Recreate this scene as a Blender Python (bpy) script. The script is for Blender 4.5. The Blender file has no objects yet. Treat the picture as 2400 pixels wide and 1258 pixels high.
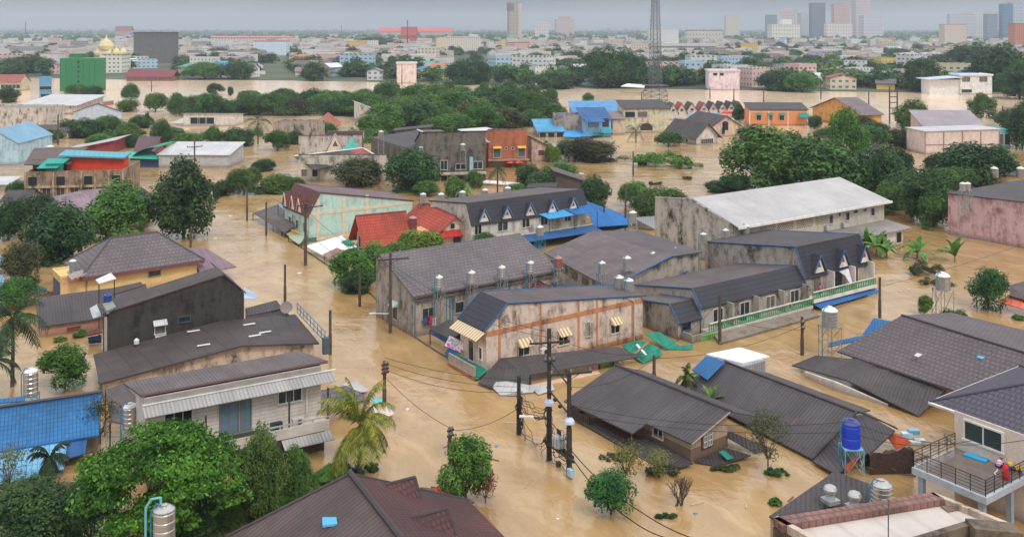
import bpy, math, random
import numpy as np
from mathutils import Vector, Matrix
S = bpy.context.scene
# ---- camera: 33 m above the flood, level, lens shifted down (principal point on the horizon) ----
F, HC, YH, CX = 2200.0, 33.0, 70.0, 1200.0
cd = bpy.data.cameras.new('camera'); cam = bpy.data.objects.new('camera', cd); S.collection.objects.link(cam)
cam.location = (0, 0, HC); cam.rotation_euler = (math.radians(90), 0, 0)
cd.sensor_width = 36; cd.lens = F/2400*36; cd.shift_y = -(629-YH)/2400; cd.clip_start = 1; cd.clip_end = 30000
S.camera = cam
S.render.resolution_x, S.render.resolution_y = 1024, 536
# ---- sky and sun ----
SUN_EL, SUN_AZ = 52, 150      # azimuth clockwise from +Y (behind and to the right of the camera)
W = bpy.data.worlds.new('World'); S.world = W; W.use_nodes = True
nt = W.node_tree; N = nt.nodes; L = nt.links; N.clear()
out = N.new('ShaderNodeOutputWorld'); bg = N.new('ShaderNodeBackground'); sky = N.new('ShaderNodeTexSky')
sky.sky_type = 'NISHITA'; sky.sun_disc = False; sky.sun_elevation = math.radians(SUN_EL); sky.sun_rotation = math.radians(SUN_AZ)
sky.air_density = 1.5; sky.dust_density = 4.0; sky.ozone_density = 2.0
# overcast: the clear sky is veiled by a thick layer of grey cloud with soft variation
tc = N.new('ShaderNodeTexCoord'); mp = N.new('ShaderNodeMapping'); mp.inputs['Scale'].default_value = (1.6, 1.6, 9)
nz = N.new('ShaderNodeTexNoise'); nz.inputs['Scale'].default_value = 1.7; nz.inputs['Detail'].default_value = 5
L.new(tc.outputs['Generated'], mp.inputs[0]); L.new(mp.outputs[0], nz.inputs['Vector'])
cr = N.new('ShaderNodeValToRGB'); cr.color_ramp.elements[0].position = .38; cr.color_ramp.elements[1].position = .66
cr.color_ramp.elements[0].color = (5.7, 6.2, 7.0, 1); cr.color_ramp.elements[1].color = (8.6, 8.7, 8.9, 1)
L.new(nz.outputs[0], cr.inputs[0])
sx = N.new('ShaderNodeSeparateXYZ'); L.new(tc.outputs['Generated'], sx.inputs[0])
up = N.new('ShaderNodeMapRange'); up.inputs['From Min'].default_value = 0.03; up.inputs['From Max'].default_value = .38
up.inputs['To Min'].default_value = .52; up.inputs['To Max'].default_value = 2.6; L.new(sx.outputs[2], up.inputs[0])
ml = N.new('ShaderNodeVectorMath'); ml.operation = 'SCALE'; L.new(cr.outputs[0], ml.inputs[0]); L.new(up.outputs[0], ml.inputs['Scale'])
mx = N.new('ShaderNodeMix'); mx.data_type = 'RGBA'; mx.inputs['Factor'].default_value = .93
L.new(sky.outputs[0], mx.inputs['A']); L.new(ml.outputs[0], mx.inputs['B'])
L.new(mx.outputs['Result'], bg.inputs[0]); bg.inputs[1].default_value = .068; L.new(bg.outputs[0], out.inputs[0])
sd = bpy.data.lights.new('sun', 'SUN'); sd.energy = 1.5; sd.angle = math.radians(14); sd.color = (1, .95, .88)
so = bpy.data.objects.new('sun', sd); S.collection.objects.link(so)
so.rotation_euler = (math.radians(90-SUN_EL), 0, math.radians(180-SUN_AZ+0)); so.location = (60, -60, 120)
S.view_settings.view_transform = 'Standard'; S.view_settings.look = 'None'; S.view_settings.gamma = 1; S.view_settings.exposure = 0.1
R = random.Random(7)

# ---- picture geometry: pixels of the photograph (2400 wide) to places in the world ----
def G(px, py, z=0.):
    Y = F*(HC-z)/(py-YH); return Vector(((px-CX)/F*Y, Y, z))
def AT(px, py, Y): return Vector(((px-CX)/F*Y, Y, HC-(py-YH)/F*Y))
def scr(p): return (CX+F*p[0]/p[1], YH+F*(HC-p[2])/p[1])
AU = 34.5
class Fr:
    'frame of a building: origin at its near corner on the water, u away to the right, v away to the left'
    def __init__(s, px, py, ang=AU, z=0.):
        s.o = G(px, py, z); s.o.z = 0; s.a = math.radians(ang)
        s.du = Vector((math.cos(s.a), math.sin(s.a), 0)); s.dv = Vector((-math.sin(s.a), math.cos(s.a), 0))
    def t(s, d, px, b=(0, 0)):
        p = s.o + s.du*b[0] + s.dv*b[1]; k = (px-CX)/F
        return (k*p.y-p.x)/(d.x-k*d.y)
    def u(s, px, v=0): return s.t(s.du, px, (0, v))
    def v(s, px, u=0): return s.t(s.dv, px, (u, 0))
    def z(s, u, v, py): p = s.o+s.du*u+s.dv*v; return HC-(py-YH)/F*p.y
    def loc(s, p): q = p-s.o; return Vector((q.dot(s.du), q.dot(s.dv), p.z))
    def P(s, px, py, z): return s.loc(G(px, py, z))
# ---- mesh collector ----
class Geo:
    def __init__(s): s.v = []; s.f = []; s.uv = []
    def poly(s, pts, uv=None):
        i = len(s.v); pts = [Vector(p) for p in pts]; s.v += pts; s.f.append(list(range(i, i+len(pts))))
        if uv is None:
            n = Vector((0, 0, 0))
            for a in range(len(pts)):
                p, q = pts[a], pts[(a+1) % len(pts)]
                n += Vector(((p.y-q.y)*(p.z+q.z), (p.z-q.z)*(p.x+q.x), (p.x-q.x)*(p.y+q.y)))
            n = n.normalized() if n.length > 1e-9 else Vector((0, 0, 1))
            ua = Vector((0, 0, 1)).cross(n)
            if ua.length < .05:
                ua = (pts[1]-pts[0]); ua.z = 0; ua = ua.normalized() if ua.length > 1e-6 else Vector((1, 0, 0))
            ua.normalize(); va = n.cross(ua)
            uv = [(p.dot(ua), p.dot(va)) for p in pts]
        s.uv += uv; return s
    def box(s, x0, x1, y0, y1, z0, z1):
        return s.prism([(x0, y0), (x1, y0), (x1, y1), (x0, y1)], z0, z1)
    def prism(s, b, z0, z1):
        n = len(b); zt = z1 if hasattr(z1, '__len__') else [z1]*n
        for i in range(n):
            j = (i+1) % n
            s.poly([(b[i][0], b[i][1], z0), (b[j][0], b[j][1], z0), (b[j][0], b[j][1], zt[j]), (b[i][0], b[i][1], zt[i])])
        s.poly([(b[i][0], b[i][1], zt[i]) for i in range(n)]); s.poly([(b[i][0], b[i][1], z0) for i in reversed(range(n))])
        return s
    def slab(s, pts, th=.12):
        pts = [Vector(p) for p in pts]; n = (pts[1]-pts[0]).cross(pts[2]-pts[0])
        if n.z < 0: pts.reverse()
        lo = [p-Vector((0, 0, th)) for p in pts]
        s.poly(pts); s.poly(list(reversed(lo)))
        for i in range(len(pts)):
            j = (i+1) % len(pts); s.poly([lo[i], lo[j], pts[j], pts[i]])
        return s
    def tube(s, p, q, r, n=6, r2=None):
        p = Vector(p); q = Vector(q); r2 = r if r2 is None else r2; d = (q-p)
        if d.length < 1e-6: return s
        d.normalize(); a = d.orthogonal().normalized(); b = d.cross(a)
        c = [(math.cos(2*math.pi*k/n), math.sin(2*math.pi*k/n)) for k in range(n)]
        A = [p+(a*x+b*y)*r for x, y in c]; B = [q+(a*x+b*y)*r2 for x, y in c]
        for k in range(n):
            j = (k+1) % n; s.poly([A[k], A[j], B[j], B[k]], [(k/n, 0), ((k+1)/n, 0), ((k+1)/n, 1), (k/n, 1)])
        s.poly(list(reversed(A)), [(0, 0)]*n); s.poly(B, [(0, 0)]*n); return s
    def path(s, ps, r, n=5):
        for a, b in zip(ps, ps[1:]): s.tube(a, b, r, n)
        return s
    def lathe(s, prof, c=(0, 0), n=18):
        for (r0, z0), (r1, z1) in zip(prof, prof[1:]):
            for k in range(n):
                a, b = 2*math.pi*k/n, 2*math.pi*(k+1)/n
                q = [(c[0]+r0*math.cos(a), c[1]+r0*math.sin(a), z0), (c[0]+r0*math.cos(b), c[1]+r0*math.sin(b), z0),
                     (c[0]+r1*math.cos(b), c[1]+r1*math.sin(b), z1), (c[0]+r1*math.cos(a), c[1]+r1*math.sin(a), z1)]
                if r0 < 1e-5: q = q[1:]
                elif r1 < 1e-5: q = q[:3]
                s.poly(q, [(k/n, z) for z in ([z0, z0, z1, z1][:len(q)])])
        return s
    def mesh(s, name, mat, smooth=False):
        me = bpy.data.meshes.new(name); me.from_pydata([tuple(v) for v in s.v], [], s.f)
        uv = me.uv_layers.new(name='UVMap'); uv.data.foreach_set('uv', [c for t in s.uv for c in t])
        if mat: me.materials.append(mat)
        if smooth:
            import bmesh
            bm = bmesh.new(); bm.from_mesh(me); bmesh.ops.remove_doubles(bm, verts=bm.verts, dist=1e-4); bm.to_mesh(me); bm.free()
            me.polygons.foreach_set('use_smooth', [True]*len(me.polygons))
        me.update(); return me
THINGS = []
def T(name, label, cat, loc=(0, 0, 0), ang=0, group=None):
    o = bpy.data.objects.new(name, None); S.collection.objects.link(o); o.empty_display_size = .5
    o.location = loc; o.rotation_euler = (0, 0, ang); o['label'] = label; o['category'] = cat
    if group: o['group'] = group
    THINGS.append(o); return o
def O(name, g, mat, par=None, label=None, smooth=False):
    me = g if isinstance(g, bpy.types.Mesh) else g.mesh(name, mat, smooth)
    o = bpy.data.objects.new(name, me); S.collection.objects.link(o)
    if par: o.parent = par
    if label: o['label'] = label
    return o
def tag(o, label, cat, group=None):
    o['label'] = label; o['category'] = cat
    if group: o['group'] = group
    THINGS.append(o); return o
def put(o, p, ang=0):   # mesh thing located at p
    o.location = p; o.rotation_euler = (0, 0, ang); return o
def copy_tree(o, par=None):
    c = o.copy(); S.collection.objects.link(c); c.parent = par
    for ch in list(o.children): copy_tree(ch, c)
    return c
# ---- materials ----
def lin(c): return tuple(((x/255)/12.92 if x/255 <= .04045 else ((x/255+.055)/1.055)**2.4) for x in c)
def newmat(name):
    m = bpy.data.materials.new(name); m.use_nodes = True; t = m.node_tree
    return m, t, t.nodes, t.links, t.nodes['Principled BSDF']
def nmix(N, L, f, a, b, blend='MIX'):
    m = N.new('ShaderNodeMix'); m.data_type = 'RGBA'; m.blend_type = blend
    for s, x in (('Factor', f), ('A', a), ('B', b)):
        i = [k for k in m.inputs if k.name == s and (k.type == 'RGBA' or s == 'Factor')][0]
        if isinstance(x, bpy.types.NodeSocket): L.new(x, i)
        else: i.default_value = x if not isinstance(x, tuple) else (x+(1,))[:4]
    return [o for o in m.outputs if o.type == 'RGBA'][0]
def noise(N, L, vec, sc, det=3, rough=.55, mp=None):
    if mp:
        m = N.new('ShaderNodeMapping'); m.inputs['Scale'].default_value = mp; L.new(vec, m.inputs[0]); vec = m.outputs[0]
    n = N.new('ShaderNodeTexNoise'); n.inputs['Scale'].default_value = sc; n.inputs['Detail'].default_value = det
    n.inputs['Roughness'].default_value = rough; L.new(vec, n.inputs['Vector']); return n.outputs[0]
def ramp(N, L, x, lo, hi, a=0., b=1.):
    m = N.new('ShaderNodeMapRange'); L.new(x, m.inputs[0]); m.inputs[1].default_value = lo; m.inputs[2].default_value = hi
    m.inputs[3].default_value = a; m.inputs[4].default_value = b; return m.outputs[0]
def wave(N, L, vec, axis, period, prof='SIN'):
    w = N.new('ShaderNodeTexWave'); w.bands_direction = axis; w.wave_profile = prof
    w.inputs['Scale'].default_value = 2*math.pi/20/period; w.inputs['Distortion'].default_value = 0
    L.new(vec, w.inputs['Vector']); return w.outputs['Fac']
_mc = {}
def plain(c, rough=.6, metal=0., var=.15, sc=1.5):
    k = ('p', c, rough, metal, var)
    if k in _mc: return _mc[k]
    m, t, N, L, B = newmat('paint'); tc = N.new('ShaderNodeTexCoord'); c = lin(c)
    n = noise(N, L, tc.outputs['Object'], sc, 4); f = ramp(N, L, n, .3, .7)
    L.new(nmix(N, L, f, tuple(x*(1-var) for x in c), tuple(min(1, x*(1+var)) for x in c)), B.inputs['Base Color'])
    B.inputs['Roughness'].default_value = rough; B.inputs['Metallic'].default_value = metal; _mc[k] = m; return m
def wallm(c, stain=.4, dark=(52, 46, 40), rough=.85):
    'rendered wall with rain streaks, damp patches and a dirty flood line'
    k = ('w', c, stain, dark)
    if k in _mc: return _mc[k]
    m, t, N, L, B = newmat('stained_render'); tc = N.new('ShaderNodeTexCoord'); v0 = tc.outputs['Object']; c = lin(c); d = lin(dark); oi = N.new('ShaderNodeObjectInfo'); vm = N.new('ShaderNodeVectorMath'); vm.operation = 'SCALE'; L.new(oi.outputs['Location'], vm.inputs[0]); vm.inputs['Scale'].default_value = 1.7; va = N.new('ShaderNodeVectorMath'); L.new(vm.outputs[0], va.inputs[0]); L.new(v0, va.inputs[1]); v = va.outputs[0]
    st = noise(N, L, v, 1.0, 6, .7, (1.0, 1.0, .3)); bl = noise(N, L, v, .5, 7, .75); fine = noise(N, L, v, 5, 3, .6)
    a = N.new('ShaderNodeMath'); a.operation = 'MULTIPLY'; L.new(ramp(N, L, st, .42, .6), a.inputs[0]); L.new(ramp(N, L, bl, .4, .58), a.inputs[1])
    a2 = N.new('ShaderNodeMath'); a2.operation = 'MULTIPLY'; L.new(a.outputs[0], a2.inputs[0]); a2.inputs[1].default_value = min(1, stain*1.5)
    base = nmix(N, L, ramp(N, L, fine, .3, .7), tuple(x*.9 for x in c), tuple(min(1, x*1.08) for x in c))
    s1 = nmix(N, L, a2.outputs[0], base, d)
    sx = N.new('ShaderNodeSeparateXYZ'); L.new(v0, sx.inputs[0])
    ad = N.new('ShaderNodeMath'); ad.operation = 'ADD'; L.new(sx.outputs[2], ad.inputs[0]); L.new(ramp(N, L, st, .3, .7, -.35, .35), ad.inputs[1])
    L.new(nmix(N, L, ramp(N, L, ad.outputs[0], .1, .9, .55, 0), s1, nmix(N, L, ramp(N, L, ad.outputs[0], -.1, .45), lin((62, 48, 36)), lin((122, 96, 66)))), B.inputs['Base Color'])
    B.inputs['Roughness'].default_value = rough
    bp = N.new('ShaderNodeBump'); bp.inputs['Strength'].default_value = .25; bp.inputs['Distance'].default_value = .05; L.new(fine, bp.inputs['Height']); L.new(bp.outputs[0], B.inputs['Normal'])
    _mc[k] = m; return m
def roofm(c, kind='tile', stain=.4, rough=.7, c2=None, per=None, sh=1.0):
    'roof covering: tile rows, corrugated sheets or wide sheets; UV in metres, v runs up the slope'
    k = ('r', c, kind, stain, rough, c2, per)
    if k in _mc: return _mc[k]
    m, t, N, L, B = newmat('roof_covering'); uv = N.new('ShaderNodeUVMap').outputs[0]; c = lin(c)
    tc = N.new('ShaderNodeTexCoord').outputs['Object']
    big = noise(N, L, tc, .22, 5, .62); med = noise(N, L, tc, 1.4, 4, .6); strk = noise(N, L, uv, 1.0, 4, .6, (1.1, .12, 1))
    b = nmix(N, L, ramp(N, L, big, .32, .68), tuple(x*(1-.45*stain) for x in c), tuple(min(1, x*(1+.45*stain)) for x in c))
    c2l = lin(c2) if c2 else tuple(x*.45 for x in c)
    b = nmix(N, L, ramp(N, L, strk, .5, .75, 0, .65*stain), b, c2l)
    b = nmix(N, L, ramp(N, L, med, .55, .75, 0, .5*stain), b, tuple(min(1, x*1.35+.01) for x in c))
    bp = N.new('ShaderNodeBump'); bp.inputs['Strength'].default_value = .8; L.new(bp.outputs[0], B.inputs['Normal'])
    if kind == 'tile':
        p = per or .42
        row = wave(N, L, uv, 'Y', p, 'SAW'); col = wave(N, L, uv, 'X', p*.8)
        br = N.new('ShaderNodeTexBrick'); mp = N.new('ShaderNodeMapping'); L.new(uv, mp.inputs[0])
        br.inputs['Color1'].default_value = (.86, .86, .86, 1); br.inputs['Color2'].default_value = (1.12, 1.12, 1.12, 1); br.inputs['Mortar'].default_value = (.5, .5, .5, 1)
        br.inputs['Scale'].default_value = 1; br.inputs['Mortar Size'].default_value = .05; br.inputs['Brick Width'].default_value = p*.9; br.inputs['Row Height'].default_value = p
        L.new(mp.outputs[0], br.inputs['Vector'])
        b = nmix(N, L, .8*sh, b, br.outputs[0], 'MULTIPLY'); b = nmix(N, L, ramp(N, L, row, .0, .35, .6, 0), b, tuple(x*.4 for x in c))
        ma = N.new('ShaderNodeMath'); ma.operation = 'ADD'; L.new(row, ma.inputs[0]); L.new(col, ma.inputs[1]); L.new(ma.outputs[0], bp.inputs['Height']); bp.inputs['Distance'].default_value = .05
    elif kind == 'row':     # big interlocking tiles: strong shadow line under every course
        p = per or .55; row = wave(N, L, uv, 'Y', p, 'SAW'); L.new(row, bp.inputs['Height']); bp.inputs['Distance'].default_value = .09
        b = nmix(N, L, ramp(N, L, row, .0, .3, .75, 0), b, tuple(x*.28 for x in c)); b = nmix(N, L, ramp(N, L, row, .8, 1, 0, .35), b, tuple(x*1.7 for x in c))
    elif kind == 'corr':
        p = per or .3
        col = wave(N, L, uv, 'X', p); L.new(col, bp.inputs['Height']); bp.inputs['Distance'].default_value = .06
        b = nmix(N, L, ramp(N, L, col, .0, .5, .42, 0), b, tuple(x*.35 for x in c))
        br = N.new('ShaderNodeTexBrick'); br.offset = 0; L.new(uv, br.inputs['Vector'])   # sheet laps: each sheet weathers on its own
        br.inputs['Color1'].default_value = (.72, .72, .72, 1); br.inputs['Color2'].default_value = (1.15, 1.15, 1.15, 1); br.inputs['Mortar'].default_value = (.45, .45, .45, 1)
        br.inputs['Scale'].default_value = 1; br.inputs['Mortar Size'].default_value = .025; br.inputs['Brick Width'].default_value = 1.05; br.inputs['Row Height'].default_value = 2.1
        b = nmix(N, L, .55, b, br.outputs[0], 'MULTIPLY')
    elif kind == 'stripe':
        col = wave(N, L, uv, 'X', per or .5); b = nmix(N, L, ramp(N, L, col, .45, .55), b, c2l)
    elif kind == 'grid':    # clip-lock sheets crossed by battens
        br = N.new('ShaderNodeTexBrick'); br.offset = 0; L.new(uv, br.inputs['Vector']); br.inputs['Color1'].default_value = (.85, .85, .85, 1); br.inputs['Color2'].default_value = (1.1, 1.1, 1.1, 1); br.inputs['Mortar'].default_value = (.42, .42, .48, 1)
        br.inputs['Scale'].default_value = 1; br.inputs['Mortar Size'].default_value = .03; br.inputs['Brick Width'].default_value = (per or .6)*.6; br.inputs['Row Height'].default_value = per or .6; b = nmix(N, L, .9, b, br.outputs[0], 'MULTIPLY')
    elif kind == 'asb':     # old fibre-cement sheets: laps every 1.2 m up the slope
        lap = wave(N, L, uv, 'Y', per or 1.25, 'SAW'); col = wave(N, L, uv, 'X', .36)
        ma = N.new('ShaderNodeMath'); ma.operation = 'MULTIPLY_ADD'; L.new(col, ma.inputs[0]); ma.inputs[1].default_value = .35; L.new(lap, ma.inputs[2])
        L.new(ma.outputs[0], bp.inputs['Height']); bp.inputs['Distance'].default_value = .06
        br = N.new('ShaderNodeTexBrick'); L.new(uv, br.inputs['Vector']); br.inputs['Color1'].default_value = (.7, .7, .7, 1); br.inputs['Color2'].default_value = (1.2, 1.18, 1.16, 1); br.inputs['Mortar'].default_value = (.6, .6, .6, 1)
        br.inputs['Scale'].default_value = 1; br.inputs['Mortar Size'].default_value = .02; br.inputs['Brick Width'].default_value = .95; br.inputs['Row Height'].default_value = per or 1.25; b = nmix(N, L, .5, b, br.outputs[0], 'MULTIPLY')
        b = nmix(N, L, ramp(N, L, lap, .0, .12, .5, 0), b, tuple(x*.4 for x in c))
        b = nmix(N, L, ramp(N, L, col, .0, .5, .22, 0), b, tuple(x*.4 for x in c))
    else:
        col = wave(N, L, uv, 'X', per or .9); L.new(ramp(N, L, col, .8, 1), bp.inputs['Height']); bp.inputs['Distance'].default_value = .05
        b = nmix(N, L, ramp(N, L, col, .9, 1, 0, .25), b, tuple(x*.5 for x in c))
    L.new(b, B.inputs['Base Color']); B.inputs['Roughness'].default_value = rough
    _mc[k] = m; return m
def leafm(name, dark, light, tip=None, rough=.55, trans=.25):
    m, t, N, L, B = newmat(name); g = N.new('ShaderNodeNewGeometry'); oi = N.new('ShaderNodeObjectInfo'); tc = N.new('ShaderNodeTexCoord')
    cl = noise(N, L, tc.outputs['Object'], 2.6, 2)
    a = N.new('ShaderNodeMath'); a.operation = 'MULTIPLY_ADD'; L.new(g.outputs['Random Per Island'], a.inputs[0]); a.inputs[1].default_value = .45; L.new(ramp(N, L, cl, .35, .68, -.1, .6), a.inputs[2])
    b = nmix(N, L, a.outputs[0], lin(dark), lin(light))
    if tip: b = nmix(N, L, ramp(N, L, g.outputs['Random Per Island'], .86, .9), b, lin(tip))
    hs = N.new('ShaderNodeHueSaturation'); L.new(b, hs.inputs['Color']); L.new(ramp(N, L, oi.outputs['Random'], 0, 1, .478, .512), hs.inputs['Hue'])
    mu = N.new('ShaderNodeMath'); mu.operation = 'MULTIPLY'; L.new(oi.outputs['Random'], mu.inputs[0]); mu.inputs[1].default_value = 7.31
    fr = N.new('ShaderNodeMath'); fr.operation = 'FRACT'; L.new(mu.outputs[0], fr.inputs[0])
    L.new(ramp(N, L, fr.outputs[0], 0, 1, .75, 1.2), hs.inputs['Value']); hs.inputs['Saturation'].default_value = .95
    L.new(hs.outputs[0], B.inputs['Base Color']); B.inputs['Roughness'].default_value = rough; B.inputs['Specular IOR Level'].default_value = .18
    tr = N.new('ShaderNodeBsdfTranslucent'); L.new(hs.outputs[0], tr.inputs[0]); ms = N.new('ShaderNodeMixShader'); ms.inputs[0].default_value = trans
    L.new(B.outputs[0], ms.inputs[1]); L.new(tr.outputs[0], ms.inputs[2]); L.new(ms.outputs[0], N['Material Output'].inputs[0]); return m
GLASS = plain((34, 40, 44), .12, 0, .3); WHITE = plain((214, 210, 204), .5); CONC = wallm((150, 143, 132), .7); CONCD = wallm((112, 106, 98), .9)
METAL = plain((168, 168, 168), .35, .7); DARKW = plain((58, 50, 44), .8); POLEM = plain((84, 70, 60), .9, 0, .35); BLACK = plain((26, 26, 27), .6)
BLUEP = plain((52, 122, 152), .5); WOOD = plain((96, 72, 54), .85, 0, .3)
BARK = plain((88, 74, 60), .95, 0, .35, 3)
# ---- the setting: flood water, its bed, and the hazy air ----
def plane(name, sz, z, mat, y0=-60):
    g = Geo(); xs = [-sz, sz]; g.poly([(-sz, y0, z), (sz, y0, z), (sz, sz, z), (-sz, sz, z)]); o = O(name, g, mat); o['kind'] = 'structure'; return o
m, t, N_, L_, B_ = newmat('flood_water')
tc = N_.new('ShaderNodeTexCoord').outputs['Object']
w1 = noise(N_, L_, tc, .035, 4, .55, (1, .55, 1)); w2 = noise(N_, L_, tc, .22, 6, .62, (1.2, .5, 1))
col = nmix(N_, L_, ramp(N_, L_, w1, .3, .7), lin((160, 126, 80)), lin((184, 151, 103)))
col = nmix(N_, L_, ramp(N_, L_, w2, .42, .7, 0, .55), col, lin((144, 108, 66)))
fm_ = N_.new('ShaderNodeMapping'); fm_.inputs['Rotation'].default_value = (0, 0, math.radians(-125)); L_.new(tc, fm_.inputs[0])
nw = N_.new('ShaderNodeTexNoise'); nw.inputs['Scale'].default_value = .09; nw.inputs['Detail'].default_value = 4; L_.new(fm_.outputs[0], nw.inputs['Vector']); wv = N_.new('ShaderNodeVectorMath'); wv.operation = 'MULTIPLY_ADD'; L_.new(nw.outputs['Color'], wv.inputs[0]); wv.inputs[1].default_value = (9, 9, 0); L_.new(fm_.outputs[0], wv.inputs[2])
fs = noise(N_, L_, wv.outputs[0], .5, 5, .65, (.16, 1.0, 1))   # long streaks of the current along the street
col = nmix(N_, L_, ramp(N_, L_, fs, .5, .68, 0, .4), col, lin((204, 172, 128))); col = nmix(N_, L_, ramp(N_, L_, fs, .46, .3, 0, .3), col, lin((140, 106, 64)))
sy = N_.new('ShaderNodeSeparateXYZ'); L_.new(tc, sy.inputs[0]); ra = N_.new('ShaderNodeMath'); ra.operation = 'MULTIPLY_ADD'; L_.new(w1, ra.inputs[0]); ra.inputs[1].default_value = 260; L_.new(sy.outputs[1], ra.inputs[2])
col = nmix(N_, L_, ramp(N_, L_, ra.outputs[0], 340, 560), col, nmix(N_, L_, ramp(N_, L_, w2, .3, .7), lin((255, 226, 192)), lin((236, 202, 166))))   # paler main river: silt, plus bright sky reflection painted into the colour
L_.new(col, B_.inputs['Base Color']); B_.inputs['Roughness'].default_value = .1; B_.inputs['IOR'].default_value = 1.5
dis = N_.new('ShaderNodeVectorMath'); dis.operation = 'MULTIPLY_ADD'
nv = N_.new('ShaderNodeTexNoise'); nv.inputs['Scale'].default_value = .06; nv.inputs['Detail'].default_value = 3; L_.new(tc, nv.inputs['Vector'])
L_.new(nv.outputs['Color'], dis.inputs[0]); dis.inputs[1].default_value = (14, 14, 0); L_.new(tc, dis.inputs[2])
r1 = noise(N_, L_, dis.outputs[0], .55, 5, .62, (1, .45, 1)); r2 = noise(N_, L_, dis.outputs[0], 2.4, 3, .6, (.8, .6, 1)); r3 = noise(N_, L_, tc, .13, 3, .5, (.35, 1.6, 1))
a1 = N_.new('ShaderNodeMath'); a1.operation = 'MULTIPLY_ADD'; L_.new(r2, a1.inputs[0]); a1.inputs[1].default_value = .22; L_.new(r1, a1.inputs[2])
a3 = N_.new('ShaderNodeMath'); a3.operation = 'MULTIPLY_ADD'; L_.new(r3, a3.inputs[0]); a3.inputs[1].default_value = 1.5; L_.new(a1.outputs[0], a3.inputs[2])
bp = N_.new('ShaderNodeBump'); bp.inputs['Strength'].default_value = .36; bp.inputs['Distance'].default_value = .34; a5 = N_.new('ShaderNodeMath'); a5.operation = 'MULTIPLY_ADD'; L_.new(fs, a5.inputs[0]); a5.inputs[1].default_value = .5; L_.new(a3.outputs[0], a5.inputs[2]); L_.new(a5.outputs[0], bp.inputs['Height']); L_.new(bp.outputs[0], B_.inputs['Normal'])
plane('flood_water', 9500, 0, m)
plane('river_bed', 9500, -3, plain((100, 78, 52), .95))
# ---- building kit ----
PANES = [GLASS, GLASS, plain((58, 62, 62), .2, 0, .5, 2), plain((104, 96, 88), .6, 0, .4, 2), plain((40, 52, 56), .1, 0, .4)]
def opening(par, face, a, z, w, h, at=0., name='window', pane=GLASS, frame=WHITE, mull=1, fr=.07, awn=None):
    'a window or door on a wall: frame with its pane as sub-part. face R: wall v=at facing -v; L: wall u=at facing -u'
    def q(s, d, zz): return (s, at-d, zz) if face == 'R' else (at-d, s, zz)
    def bx(g, s0, s1, d0, d1, z0, z1):
        return g.box(s0, s1, at-d1, at-d0, z0, z1) if face == 'R' else g.box(at-d1, at-d0, s0, s1, z0, z1)
    if pane is GLASS: pane = PANES[int(abs(a*37+z*91+w*53)) % len(PANES)]
    g = Geo(); x0, x1 = a-w/2, a+w/2
    bx(g, x0-fr, x0, -.02, .12, z-fr, z+h+fr); bx(g, x1, x1+fr, -.02, .12, z-fr, z+h+fr); bx(g, x0, x1, -.02, .12, z+h, z+h+fr)
    bx(g, x0-fr*1.5, x1+fr*1.5, -.02, .18, z-fr, z)
    for k in range(1, mull): bx(g, x0+w*k/mull-fr*.4, x0+w*k/mull+fr*.4, 0, .06, z, z+h)
    f = O(name, g, frame, par)
    g = Geo(); bx(g, x0, x1, -.015, .015, z, z+h); O('pane' if name != 'door' else 'panel', g, pane, f)
    if awn:
        g = Geo(); d, hh, mt = awn; e = .18
        g.slab([q(x0-e, .02, z+h+hh+.1), q(x1+e, .02, z+h+hh+.1), q(x1+e, d, z+h+.05), q(x0-e, d, z+h+.05)], .05)
        for s in (x0-e, x1+e-.03): g.poly([q(s, .02, z+h+hh+.1), q(s, d, z+h+.05), q(s, .02, z+h+.05)])
        O('awning', g, mt, par)
    return f
def walls(par, pts, mat, z0=-2.5, name='wall'):
    'pts: (u, v, ztop) round the plan'
    g = Geo(); n = len(pts)
    for i in range(n):
        a, b = pts[i], pts[(i+1) % n]
        g.poly([(a[0], a[1], z0), (b[0], b[1], z0), (b[0], b[1], b[2]), (a[0], a[1], a[2])])
    return O(name, g, mat, par)
def roofs(par, polys, mat, th=.14, trim=None, name='roof'):
    g = Geo()
    for p in polys: g.slab(p, th)
    r = O(name, g, mat, par)
    if trim:
        t, tm, edges = trim; g = Geo()
        for a, b in edges: g.tube(Vector(a)+Vector((0, 0, .03)), Vector(b)+Vector((0, 0, .03)), t, 5)
        O('trim', g, tm, r)
    return r
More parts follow.
